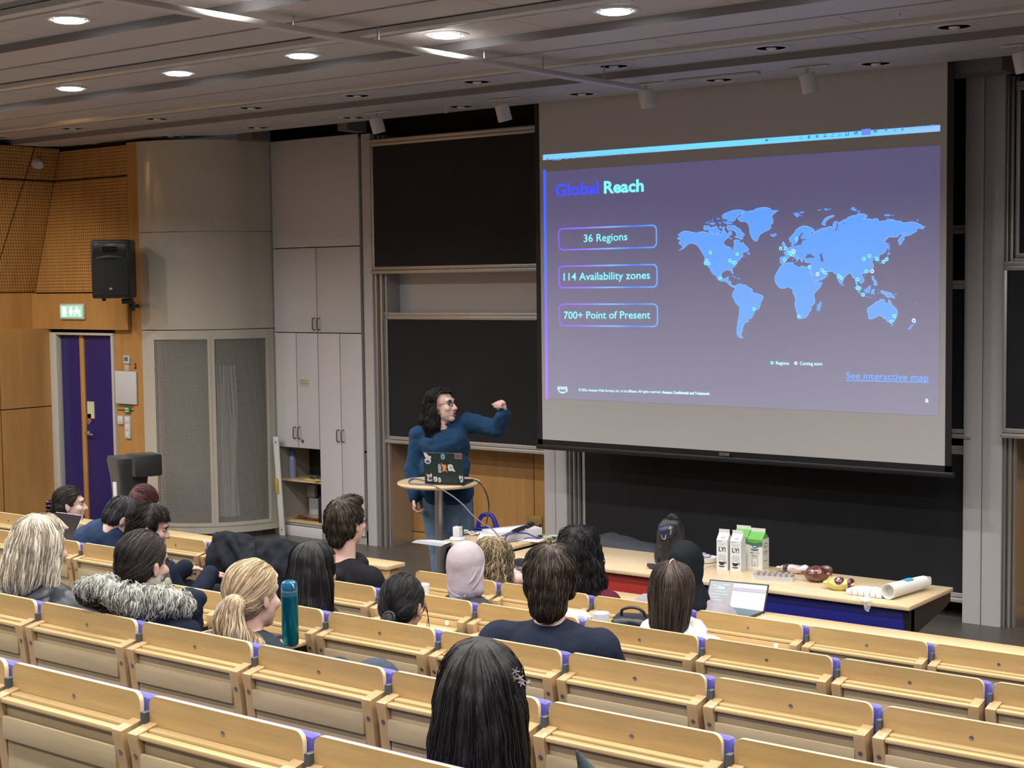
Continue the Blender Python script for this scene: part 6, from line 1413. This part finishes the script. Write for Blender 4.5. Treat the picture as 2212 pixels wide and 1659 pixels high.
# 3 dark ponytail, navy parka with fur hood
hc = headc(307, 1147, 2, .20, .125); P = seated_pose(hc, 2, R(8)); M = HM(hc, R(4), R(-6))
t = person('person with low dark brown ponytail in a navy parka with grey fur hood', hc, P, M, SKL, NAVY, DTR, tinf=.035, fold=.012, seed=3, w=1.02, collar=(.082, .03, .01))
tie = (-.018, -.108, -.055)
put_hair(t, M, cap_geo(.007), HDB, keep=lambda p: hairline(p, .035, .08, -.02, -.10), disp=.002, seed=7, n=1100, L=.10, field=toward(tie), rad=.0012, lift=.0016, steps=7)
glasses(M, t)
Mi = M.inverted(); tp = [Vector(tie)]+[Mi @ rel(hc, *a) for a in ((262, 1268, .10), (245, 1290, .12), (225, 1300, .13), (200, 1312, .13), (215, 1325, .13))]
g = MB(); limb(g, tp[:3], [.02, .028, .034]); limb(g, [tp[2], Mi @ rel(hc, 222, 1290, .12), Mi @ rel(hc, 185, 1285, .10)], [.034, .04, .03]); limb(g, [tp[2], Mi @ rel(hc, 235, 1318, .13)], [.034, .03])
def fldp(p): return Vector(Mi.to_3x3() @ (-cr*.9+Vector((0, 0, -.5))))
put_hair(t, M, g, HDB, disp=.008, dscale=20, seed=8, n=700, L=.14, field=fldp, rad=.0013, lift=.006, wave=.002, name='ponytail')
obj('hair_tie', xf(MB().tube([Vector(tie)+Vector((.021*math.cos(a), 0, .021*math.sin(a))) for a in [2*math.pi*i/14 for i in range(14)]], .006, 8, closed=True), M), BLACK, t)
FUR = [plain('fur_grey_cream', (.36, .37, .33), .9, var=.3, scale=60, sheen=.6), plain('fur_dark', (.10, .085, .08), .9), plain('fur_mid', (.34, .35, .31), .8), plain('fur_pale', (.60, .61, .55), .8)]
fp = [rel(hc, *a) for a in ((185, 1272, .10), (225, 1270, .14), (265, 1292, .16), (305, 1300, .16), (345, 1297, .14), (385, 1305, .11), (400, 1318, .09))]
g = MB(); limb(g, fp, [.03, .04, .045, .048, .048, .042, .025])
put_hair(t, Matrix.Identity(4), g, FUR, disp=.012, dscale=22, seed=9, n=2600, L=.045, field=lambda p: Vector((random.uniform(-.5, .5), random.uniform(-.5, .2), -1)), rad=.0014, lift=.014, steps=4, name='fur_trim', weights=(0, 1, 1, 2, 2))
hp = [rel(hc, *a) for a in ((300, 1330, .13), (350, 1335, .12), (400, 1320, .08), (425, 1290, .05), (415, 1283, .02))]
g = MB(); limb(g, hp, [.05, .055, .05, .035, .03]); g.cap(rel(hc, 410, 1288, .04), rel(hc, 410, 1350, .03), .04, .05)
obj_me('hood', skin_remesh(g, .010, .012, 12, 5, 3, name='hood'), NAVY, t)
BEI = cloth('beige_knit', (.26, .235, .20)); g = MB(); limb(g, [rel(hc, 300, 1268, .02), rel(hc, 325, 1262, .03), rel(hc, 352, 1262, .03)], [.032, .036, .034])
obj_me('beige_cuff', skin_remesh(g, .008, .003, 20, 1, 2, name='cuff'), BEI, t)
w0 = rel(hc, 360, 1256, .03); obj('wristwatch', MB().lathe(w0-cr*.004, [(.028, -.006), (.031, -.004), (.031, .006), (.024, .009), (.001, .009)], 24, cr+cb*.3), plain('watch_steel', (.25, .24, .22), .25, .8), t)
# 4 blonde ponytail
hc = headc(545, 1214, 2, .22, .122); P = seated_pose(hc, 2, R(2), px=hc.x+.03); M = HM(hc, R(-2), R(-4)); 
t = person('person with blonde ponytail held by a pale blue band in a dark denim jacket', hc, P, M, SKL, DENM, DTR, tinf=.018, seed=4, collar=(.07, .016, .0))
tie = Vector((-.004, -.112, -.030))
put_hair(t, M, cap_geo(.009), HBL, keep=lambda p: hairline(p, .036, .082, -.012, -.075), disp=.003, seed=10, n=1500, L=.13, field=toward(tie), rad=.0013, lift=.002, steps=8, weights=(0, 1, 1, 2))
Mi = M.inverted(); tp = [tie]+[Mi @ rel(hc, *a) for a in ((505, 1305, .125), (492, 1335, .135), (500, 1362, .14), (530, 1392, .14))]
g = MB(); limb(g, tp, [.020, .033, .040, .042, .030]); limb(g, [tp[2], Mi @ rel(hc, 478, 1372, .13)], [.035, .028]); limb(g, [tp[3], Mi @ rel(hc, 560, 1392, .12)], [.035, .02])
put_hair(t, M, g, HBL, disp=.006, dscale=22, seed=11, n=1000, L=.16, field=lambda p: Vector((0, -.1, -1)), rad=.0014, lift=.006, wave=.0015, name='ponytail', weights=(0, 1, 2, 2))
for k in range(3): obj('hair_band', xf(MB().tube([tie+Vector((.024*math.cos(a), -.006-.007*k+.01*math.sin(a), .024*math.sin(a))) for a in [2*math.pi*i/16 for i in range(16)]], .0055, 8, closed=True), M), plain('pale_blue_band', (.30, .35, .48), .6), t)
# 5 long straight black hair
hc = headc(678, 1170, 3, .20, .13); P = seated_pose(hc, 3, R(6), px=hc.x+.02); M = HM(hc, R(8), R(-4))
t = person('person with long straight black hair falling over both shoulders', hc, P, M, SKM, DGRN, DTR, tinf=.016, seed=5, w=.95)
g = cap_geo(.014); g.cap((0, -.045, .0), (0, -.085, -.16), .088, .09).cap((.05, -.03, .0), (.075, -.06, -.16), .05, .055).cap((-.05, -.03, .0), (-.06, -.06, -.16), .05, .055).cap((.03, -.09, -.14), (.075, -.10, -.32), .075, .07).cap((-.03, -.09, -.14), (-.05, -.10, -.30), .07, .065)
put_hair(t, M, g, HBK, keep=lambda p: not (p.y > .03 and p.z < .078), disp=.005, dscale=12, seed=12, n=1300, L=.26, field=lambda p: (Vector((p.x*8, (p.y+.02)*5, -.35)) if p.z > .075 else Vector((p.x*.5, 0, -1))), rad=.0014, lift=.004, steps=9, weights=(0, 0, 1, 2))
obj('ear_cuff', MB().rbox(rel(hc, 722, 1208, .02), (.008, .01, .035), Matrix.Identity(3), .002), plain('rose_metal', (.5, .3, .25), .3, .6), t)
# 6 black hair, low bun, glasses
hc = headc(868, 1247, 3, .20, .12); P = seated_pose(hc, 3, R(-4)); M = HM(hc, R(16), R(-20))
t = person('person with black hair tied low at the nape, wearing black glasses and looking down', hc, P, M, SKM, BLKC, DTR, seed=6, face=True)
tie = Vector((0, -.108, -.058))
put_hair(t, M, cap_geo(.008), HBK, keep=lambda p: hairline(p, .034, .08, -.015, -.10), disp=.003, seed=13, n=900, L=.10, field=toward(tie), rad=.0012, lift=.002, weights=(0, 1, 1, 2))
g = MB(); limb(g, [tie, tie+Vector((0, -.012, -.035)), tie+Vector((-.01, .012, -.085))], [.022, .036, .040]); g.cap(tie+Vector((0, -.005, -.04)), tie+Vector((.045, .015, -.08)), .030, .028)
put_hair(t, M, g, HBK, disp=.006, seed=14, n=350, L=.06, field=lambda p: Vector((p.x, .1, -1)), rad=.0013, lift=.005, wave=.002, name='ponytail')
obj('hair_tie', xf(MB().tube([tie+Vector((.024*math.cos(a), .0, .024*math.sin(a))) for a in [2*math.pi*i/14 for i in range(14)]], .006, 8, closed=True), M), BLACK, t)
glasses(M, t)
g = MB()
for k in range(3): g.tube(smooth([M @ Vector((.07, .05, .04-.01*k)), M @ Vector((.082, .075, -.02)), M @ Vector((.075+.01*k, .085, -.09)), M @ Vector((.09, .10, -.15-.01*k))], 4), .0012, 4)
obj('loose_strands', g, HBK[2], t)
# 7 man in navy jacket
hc = headc(1190, 1180, 3, .22, .128); P = seated_pose(hc, 3, R(14), sh=.195, px=hc.x+.03); M = HM(hc, R(26), R(-2))
t = person('person with thick brown hair in a plain navy jacket, centre of the third row', hc, P, M, SKL, NAVY, DTR, tinf=.030, seed=7, w=1.08, armw=1.1, collar=(.070, .026, .012), hs=1.03)
g = cap_geo(.017); g.cap((0, -.06, .0), (0, -.078, -.075), .078, .062).ell((0, .0, .085), (.07, .08, .045)).cap((.05, -.02, .0), (.062, -.02, -.03), .035, .028).cap((-.05, -.02, .0), (-.062, -.02, -.03), .035, .028)
crown = Vector((.0, -.045, .135))
put_hair(t, M, g, HBR, keep=lambda p: not (p.y > .03 and p.z < .07) and p.z > -.13, disp=.007, dscale=26, seed=15, n=1500, L=.10, field=away(crown, .5), rad=.0016, lift=.006, wave=.0012, weights=(0, 0, 1, 1, 2))
# 8 man in black hoodie with glasses
hc = headc(747, 1079, 4, .22, .122); P = seated_pose(hc, 4, R(0), px=hc.x+.04, neckd=.235); M = HM(hc, R(2), R(4))
t = person('person with short brown hair and glasses in a black hoodie beside the aisle', hc, P, M, SKL, BLKC, DTR, tinf=.022, seed=8, hs=1.02, w=1.02)
g = cap_geo(.010); g.ell((.0, .02, .098), (.065, .085, .040)).cap((-.01, -.06, .0), (0, -.072, -.055), .066, .048)
put_hair(t, M, g, HBR, keep=lambda p: hairline(p, .04, .06, .0, -.098), disp=.005, dscale=30, seed=16, n=1300, L=.055, field=away((.0, -.05, .13), .5), rad=.0014, lift=.005, steps=6, weights=(0, 0, 1, 2))
glasses(M, t)
nb = P.nb; q_ = P.q; g = MB(); g.tube([nb+q_ @ Vector((.085*math.cos(a), .02+.08*math.sin(a), .0+.02*math.sin(a))) for a in [2*math.pi*i/16 for i in range(16)]], .034, 10, closed=True)
g.cap(nb+q_ @ Vector((-.06, -.09, -.02)), nb+q_ @ Vector((.06, -.09, -.03)), .045, .045).cap(nb+q_ @ Vector((.0, -.10, -.06)), nb+q_ @ Vector((.01, -.09, -.11)), .05, .03)
obj_me('hood', skin_remesh(g, .009, .008, 16, 2, 3, name='hood'), BLKC, t)
# 9 grey lilac headscarf
def scarf(t, M, P, mat, parts, seed, disp=.006, ds=14):
    g = MB().ell((0, -.014, .030), (.088, .108, .097), n=24).cap((0, -.03, .0), (0, -.045, -.08), .088, .078).cap((0, .02, -.07), (0, -.01, -.12), .066, .075)
    for a in parts: g.cap(*a)
    me = skin_remesh(g, .007, disp, ds, seed, 3, name='headscarf'); cutmesh(me, lambda p: not (p.y > .058 and -.075 < p.z < .07))
    me.transform(M); return obj_me('headscarf', me, mat, t)
hc = headc(1008, 1165, 4, .20, .13); P = seated_pose(hc, 4, R(10)); M = HM(hc, R(16), 0)
t = person('person in a pale grey lilac headscarf and dark grey top', hc, P, M, SKM, GREYK, DTR, tinf=.014, seed=9, collar=(.06, .02, .0))
sc_ = scarf(t, M, P, cloth('lilac_grey_scarf', (.36, .31, .34), bmp=.3, scale=200), [((0, -.06, -.08), (-.01, -.075, -.115), .066, .045), ((.05, -.03, -.03), (.06, -.035, -.09), .04, .04)], 21, .0035)
for k, (a, b_, c) in enumerate((((.083, .0, .03), (.085, -.045, -.03), (.045, -.10, -.10)), ((.087, -.02, .0), (.075, -.065, -.055), (.03, -.11, -.115)), ((.078, -.05, .02), (.06, -.09, -.04), (.0, -.118, -.10)), ((-.08, -.045, -.04), (-.045, -.098, -.09), (.01, -.12, -.115)))):
    obj('scarf_fold', xf(MB().tube(smooth([a, b_, c], 6), [.004+.004*math.sin(math.pi*i/12) for i in range(13)][:len(smooth([a, b_, c], 6))], 8), M), MATS['lilac_grey_scarf'], t, smooth=60)
# 10 dark wavy hair, burgundy
hc = headc(1250, 1137, 5, .20, .135); P = seated_pose(hc, 5, R(8), px=hc.x+.05); M = HM(hc, R(18), R(-4))
t = person('person with big dark wavy hair in a burgundy top in the front row', hc, P, M, SKM, BURG, DTR, seed=10)
g = cap_geo(.022); g.cap((0, -.05, .0), (.02, -.08, -.16), .10, .10).cap((.06, -.01, .0), (.085, -.03, -.15), .055, .06).cap((-.06, -.01, .0), (-.075, -.03, -.13), .055, .055).cap((.05, -.07, -.14), (.10, -.07, -.27), .075, .05)
put_hair(t, M, g, HBK, keep=lambda p: not (p.y > .03 and p.z < .075), disp=.014, dscale=16, seed=17, n=1500, L=.22, field=lambda p: (Vector((p.x*8, (p.y+.02)*5, -.35)) if p.z > .08 else Vector((p.x*.7, 0, -1))), rad=.0016, lift=.010, steps=14, wave=.006, weights=(0, 0, 1, 1, 2))
# 11 wavy blonde
hc = headc(1066, 1167, 5, .20, .125); P = seated_pose(hc, 5, R(0), px=hc.x+.03); M = HM(hc, R(10), R(-10))
t = person('person with wavy dark blonde hair and a bare upper arm beside the grey headscarf', hc, P, M, SKP, BLKC, DTR, seed=11, cut=.02, tinf=.012, armw=1.2)
g = cap_geo(.018); g.cap((0, -.04, .0), (.03, -.06, -.16), .085, .085).cap((.05, -.01, .0), (.085, -.02, -.14), .05, .05).cap((-.05, -.01, .0), (-.06, -.02, -.12), .05, .05)
put_hair(t, M, g, HWB, keep=lambda p: not (p.y > .03 and p.z < .075), disp=.013, dscale=18, seed=18, n=1300, L=.18, field=lambda p: (Vector((p.x*8, (p.y+.02)*5, -.35)) if p.z > .08 else Vector((p.x*.7, 0, -1))), rad=.0017, lift=.010, steps=13, wave=.006, weights=(0, 1, 1, 2))
g = MB(); limb(g, [rel(hc, 1085, 1240, -.02), rel(hc, 1100, 1243, .0), rel(hc, 1118, 1252, .04)], [.055, .05, .042]); obj_me('bare_arm', skin_remesh(g, .008, name='arm'), SKP, t)
g = MB(); limb(g, [rel(hc, 1120, 1255, .03), rel(hc, 1140, 1268, .0)], [.04, .05]); obj_me('black_sleeve', skin_remesh(g, .008, .004, 20, name='sleeve'), BLKC, t)
# 12 black headscarf, lilac wool
hc = headc(1482, 1167, 5, .20, .13); P = seated_pose(hc, 5, R(6), px=hc.x+.06, sh=.19); M = HM(hc, R(20), R(-6))
t = person('person in a long black headscarf and woolly lilac grey jumper', hc, P, M, SKM, LILW, DTR, tinf=.026, fold=.012, seed=12, w=1.08, armw=1.25)
SCB = cloth('black_scarf', (.006, .009, .011), bmp=.2, scale=200)
scarf(t, M, P, SCB, [((0, -.04, -.08), (.06, -.055, -.20), .075, .075), ((.03, -.02, -.10), (.14, -.03, -.24), .06, .035), ((-.03, -.04, -.10), (-.03, -.05, -.2), .06, .055)], 22, .008, 9)
# 13 long brown hair, white fleece
hc = headc(1452, 1217, 4, .20, .125); P = seated_pose(hc, 4, R(10)); M = HM(hc, R(20), R(-8))
t = person('person with straight brown hair tucked into a white fleece jacket', hc, P, M, SKL, WHF, DTR, tinf=.034, fold=.010, seed=13)
g = cap_geo(.014); g.cap((0, -.045, .0), (0, -.075, -.13), .086, .066).cap((.045, -.03, .0), (.035, -.06, -.12), .05, .045).cap((-.045, -.03, .0), (-.035, -.06, -.12), .05, .045).cap((0, -.08, -.12), (0, -.08, -.20), .06, .05)
put_hair(t, M, g, HBR, keep=lambda p: not (p.y > .03 and p.z < .078), disp=.004, dscale=12, seed=19, n=1500, L=.22, field=lambda p: (Vector((p.x*12 if abs(p.x) > .004 else .2, (p.y+.02)*2-.3, -.3)) if p.z > .07 else Vector((-p.x*.6, -.1, -1))), rad=.0013, lift=.003, steps=9, weights=(0, 0, 1, 2))
obj('hair_parting', xf(MB().tube([(.0, .045, .132), (0, .0, .1405), (0, -.045, .137), (0, -.075, .124)], [.002, .003, .003, .001], 6), M), SKP, t)
nb = P.nb; q_ = P.q; g = MB(); g.tube([nb+q_ @ Vector((.11*math.cos(a), .02+.10*math.sin(a), .01+.03*math.sin(a))) for a in [2*math.pi*i/16 for i in range(16)]], .045, 10, closed=True)
obj_me('collar', skin_remesh(g, .010, .012, 14, 5, 3, name='collar'), WHF, t)
e = M @ Vector((.083, -.0, -.035)); obj('earring', MB().ell(e, (.005, .005, .005)), MATS['silver_rhinestone'], t)
# 14 man in navy fleece, leaning forward
hc = headc(262, 1077, 4, .30, .12); P = seated_pose(hc, 4, R(-20), lean=(.16, .16), px=OY(205, 1150, 5.38).x+.16, sh=.20); M = HM(hc, R(-28), R(-38))
t = person('person in a navy pullover with white collar bending forward beyond the aisle', hc, P, M, SKL, NAVB, DTR, tinf=.020, seed=14, w=1.08, armw=1.1, extra=[(rel(hc, 205, 1175, -.02), rel(hc, 252, 1137, -.02), .135, .085), (rel(hc, 175, 1200, .0), rel(hc, 215, 1165, .0), .10, .12), (rel(hc, 262, 1150, -.05), rel(hc, 300, 1185, -.05), .10, .12), (rel(hc, 240, 1190, -.02), rel(hc, 240, 1160, -.02), .15, .12)])
g = cap_geo(.007); put_hair(t, M, g, HGY, keep=lambda p: hairline(p, .035, .07, .0, -.085), disp=.003, seed=20, n=900, L=.05, field=away((0, -.05, .13), .5), rad=.0013, lift=.004, steps=6)
nb = P.nb; q_ = P.q; obj_me('white_collar', skin_remesh(MB().tube([nb+q_ @ Vector((.066*math.cos(a), .012+.062*math.sin(a), .035+.02*math.sin(a))) for a in [2*math.pi*i/16 for i in range(16)]], .013, 8, closed=True), .006, name='collar'), cloth('white_cotton', (.6, .62, .66)), t)
obj_me('pullover_collar', skin_remesh(MB().tube([nb+q_ @ Vector((.078*math.cos(a), .008+.072*math.sin(a), .012+.02*math.sin(a))) for a in [2*math.pi*i/16 for i in range(16)]], .020, 8, closed=True), .007, name='collar'), NAVB, t)
# 15 man with dark medium hair, profile
hc = headc(323, 1092, 4, .24, .125); P = seated_pose(hc, 4, R(-10), px=hc.x-.03, lean=(-.02, .0), sh=.185); M = HM(hc, R(-42), R(-16))
t = person('person with dark side swept hair seen in profile in a dark navy jacket', hc, P, M, SKL, NAVY, DTR, tinf=.028, seed=15, face=True, vox=.007)
g = cap_geo(.013); g.ell((.0, .0, .082), (.070, .080, .045)).cap((.045, .0, .03), (.060, -.005, -.02), .036, .028).cap((-.045, .0, .03), (-.060, -.005, -.02), .036, .028).cap((0, -.06, .0), (0, -.075, -.06), .07, .05)
put_hair(t, M, g, HDB, keep=lambda p: not (p.z < .058 and p.y > .038) and not (p.z < -.005 and p.y > -.0) and p.z > -.1, disp=.007, dscale=24, seed=23, n=1200, L=.10, field=lambda p: Vector((.5 if p.z > .05 else 0, (.6 if p.y > -.02 else -.6), -.6)), rad=.0015, lift=.006, wave=.001, weights=(0, 0, 1, 1, 2))
# 16 woman with claw clip, profile
hc = headc(150, 1052, 5, .22, .122); P = seated_pose(hc, 5, R(-10), px=hc.x); M = HM(hc, R(-42), R(-2))
t = person('person with dark hair in a claw clip, face in profile before the blue door', hc, P, M, SKP, LIGT, DTR, seed=16, face=True, vox=.0065)
tie = Vector((0, -.105, -.015)); put_hair(t, M, cap_geo(.009), HDB, keep=lambda p: hairline(p, .038, .075, -.005, -.09), disp=.003, seed=24, n=1000, L=.11, field=toward(tie), rad=.0013, lift=.002, weights=(0, 1, 1, 2))
g = MB().ell(tie+Vector((0, -.012, .0)), (.035, .025, .05)); put_hair(t, M, g, HDB, disp=.004, seed=25, n=150, L=.05, field=lambda p: Vector((p.x*3, 0, 1)), name='twisted_hair')
g = MB()
for k in (-1, 1):
    for j in range(4): z = -.045+.028*j; g.tube([tie+Vector((k*.004, -.042, z)), tie+Vector((k*.022, -.050, z)), tie+Vector((k*.036, -.030, z)), tie+Vector((k*.034, -.008, z))], [.005, .006, .005, .002], 8)
    g.cap(tie+Vector((k*.006, -.046, -.05)), tie+Vector((k*.008, -.046, .045)), .007, .007)
obj('claw_clip', xf(g, M), plain('claw_clip_dark_red', (.04, .010, .010), .25), t)
# 17 maroon hair, mostly hidden
hc = headc(310, 1052, 5, .26, .118); P = seated_pose(hc, 5, R(-20)); M = HM(hc, R(10), R(-16))
t = person('person with reddish brown hair, only the crown showing before the mesh doors', hc, P, M, SKL, BLKC, DTR, seed=17)
put_hair(t, M, cap_geo(.012), HMR, keep=lambda p: hairline(p, .03, .08, -.03, -.11), disp=.003, dscale=10, seed=26, n=1000, L=.12, field=lambda p: Vector((.2, .3, -.15)), rad=.0014, lift=.002, weights=(0, 1, 2, 2))
# ------------------------------------------------------------------ the speaker, standing
YS_ = 8.13; hc = OY(955, 879, YS_); hc = Vector(hc)
def V_(x, y, off=0): return rel(hc, x, y, off)
P = Pose(); P.q = Rz(R(-136)); P.f0 = 0
P.hc = hc; P.nb = V_(962, 920, -.03); P.pel = V_(962, 1062, -.02)
P.sh = [V_(907, 940, -.01), V_(1012, 912, -.03)]; P.el = [V_(892, 1012, -.02), V_(1072, 926, .03)]; P.wr = [V_(896, 1076, .05), V_(1088, 893, .10)]
P.hd = [Vector((0, 0, -1))+cb*.25, Vector((0, 0, 1))-cr*.15+cb*.15]; P.pn = [cr*1.0+cb*.2, -cr*.75+cb*.65]
P.hip = [V_(936, 1075, -.02), V_(990, 1078, -.02)]; P.kn = [V_(950, 1190, .0), V_(1004, 1195, .0)]
P.an = [Vector((V_(956, 1300).x, V_(956, 1300).y, .085)), Vector((V_(1006, 1300).x, V_(1006, 1300).y, .085))]; P.foot = [(cb*.9-cr*.3).normalized(), (cb*.9+cr*.3).normalized()]
M = HM(hc, R(-84), R(10), R(-4))
SWB = cloth('sweater_deep_blue', (.010, .040, .095), bmp=.5, scale=120, sheen=.05)
t = thing('person', 'standing person in a deep blue sweater and jeans raising one fist towards the screen', 'person', Vector((P.pel.x, P.pel.y, 0)))
g = xf(head_geo(1.04), M); g.cap(M @ Vector((0, -.03, -.14)), P.nb, .055, .065)
join(g, torso_geo(P, -.004, 1.05)); join(g, arms_geo(P, -.002, 1.1)); join(g, legs_geo(P, -.004, 1.1))
join(g, hand_geo(P.wr[0], P.hd[0], P.pn[0], side=1, curl=.85, s=1.0)); join(g, hand_geo(P.wr[1], P.hd[1], P.pn[1], side=-1, curl=1.45, s=1.05))
obj_me('body', skin_remesh(g, .0055, sm=2, name='body'), SKP, t)
g = torso_geo(P, .014, 1.04, bust=0); join(g, arms_geo(P, .016, 1.05, .97))
g.cap(V_(945, 962, .03), V_(980, 955, .02), .12, .11); g.cap(V_(945, 1010, .03), V_(980, 1010, .03), .125, .12); g.cap(V_(945, 1058, .01), V_(987, 1060, .01), .125, .125); g.cap(V_(925, 955, .0), V_(985, 935, -.02), .09, .09)
g.cap(P.sh[1], P.el[1], .068, .066); g.cap(P.el[1], P.el[1]+(P.wr[1]-P.el[1])*.7, .062, .045); g.cap(P.sh[0], P.el[0], .068, .062); g.cap(P.el[0], P.el[0]+(P.wr[0]-P.el[0])*.85, .058, .046)
g.tube([P.nb+P.q @ Vector((.068*math.cos(a), .012+.066*math.sin(a), .005+.012*math.sin(a))) for a in [2*math.pi*i/16 for i in range(16)]], .015, 8, closed=True)
obj_me('sweater', skin_remesh(g, .009, .012, 11, 31, 5, name='sweater'), SWB, t)
g = MB(); limb(g, [P.hip[0]+cr*.0, P.kn[0], P.an[0]], [.108, .072, .055]); limb(g, [P.hip[1], P.kn[1], P.an[1]], [.108, .074, .055]); g.ell(P.pel+Vector((0, 0, -.01)), (.185, .14, .12), P.q, 18)
obj_me('jeans', skin_remesh(g, .009, .005, 14, 32, 3, name='jeans'), JEAN, t)
obj_me('shoes', skin_remesh(shoe_geo(P), .008, name='shoes'), BLACK, t)
face_bits(M, t, 1.04, True); glasses(M, t, 1.04)
HSP = hairset('soft_black', (.010, .008, .0085), (.026, .021, .021))
g = cap_geo(.016); g.cap((0, -.05, .02), (0, -.095, -.12), .09, .085).cap((.05, -.01, .02), (.085, -.04, -.13), .045, .05).cap((-.05, -.0, .02), (-.075, .0, -.15), .042, .045).cap((.0, -.10, -.10), (.035, -.13, -.22), .085, .06).cap((.075, -.05, -.12), (.085, -.05, -.24), .05, .04).cap((-.075, .0, -.12), (-.09, .01, -.19), .045, .03)
put_hair(t, M, g, HSP, keep=lambda p: not (p.y > .022+.22*max(0, p.z-.02) and p.z < .088), disp=.010, dscale=18, seed=33, n=1500, L=.20, field=lambda p: (Vector((p.x*8, (p.y-.02)*4-.3, -.35)) if p.z > .075 else Vector((p.x*.6, -.25, -1))), rad=.0015, lift=.008, steps=11, wave=.004, weights=(0, 0, 1, 1, 2))
# ------------------------------------------------------------------ clothes on seats and small leftovers
xr = SX0+LEFT0*SEAT_W; xr0 = xr
t = thing('black_coat', 'black coat draped over a front row seat back left of the aisle', 'coat', (xr-.3, ROWY[5], fl(5)))
g = MB(); TT = ROWT[5]
xa_ = OY(460, 1175, 6.0).x; xb_ = OY(632, 1195, 6.0).x
n_ = 14
for k in range(n_):
    x = xa_+(xb_-xa_)*k/(n_-1); zt = TT+.01+.025*math.sin(k*.8+.5); dd = .012*math.sin(k*1.9)
    g.cap((x, ROWY[5]-.02, zt), (x, ROWY[5]-.075-dd, zt-.10), .050, .050); g.cap((x, ROWY[5]-.075-dd, zt-.10), (x+.012*math.sin(k*2.2), ROWY[5]-.085-dd*1.5, TT-.44+.02*math.cos(k*1.1)), .050, .052)
    g.cap((x, ROWY[5]-.01, zt), (x, ROWY[5]+.09, zt-.03), .045, .05)
for (a_, b_) in (((.05, .035), (.30, -.10)), ((.22, .05), (.50, -.06)), ((.55, .04), (.75, -.12))): g.cap((xa_+(xb_-xa_)*a_[0], ROWY[5]-.06, TT+a_[1]), (xa_+(xb_-xa_)*b_[0], ROWY[5]-.13, TT+b_[1]), .035, .025)
obj_me('coat_body', skin_remesh(g, .011, .020, 8, 41, 8, name='coat'), cloth('coat_black_wool', (.010, .012, .017)), t)
p = OY(812, 1440, 3.62); t = tag(obj_me('knit_cap', skin_remesh(MB().ell((p.x, p.y, p.z-.055), (.085, .085, .085)).ell((p.x, p.y, p.z-.12), (.10, .09, .06)), .008, .004, 20, 2, 3, name='cap'), cloth('slate_wool', (.045, .055, .075))), 'dark slate coloured knitted bundle peeping over a seat in the second row', 'hat')
p = OY(1268, 1659, 2.75); a = OY(1246, 1622, 2.72)
g = MB(); g.cap((p.x+.01, p.y, p.z-.10), (p.x-.0, p.y, p.z-.01), .045, .022).cap((p.x, p.y, p.z-.01), a, .020, .004)
tag(obj_me('umbrella_tip', skin_remesh(g, .004, .002, 20, 3, 2, name='tip'), cloth('slate_fabric', (.06, .085, .095))), 'pointed slate grey fabric corner sticking up at the bottom edge of the view', 'fabric')
p = OY(1246, 1332, 5.55); tag(obj_me('white_fleece_sleeve', skin_remesh(MB().cap((p.x-.05, p.y, p.z), (p.x+.04, p.y, p.z+.0), .03, .032).ell((p.x, p.y, p.z-.02), (.06, .04, .04)), .006, .006, 30, 4, 2, name='fleece'), WHF), 'small white fleece bundle between the navy jacket and the white mug', 'fabric')
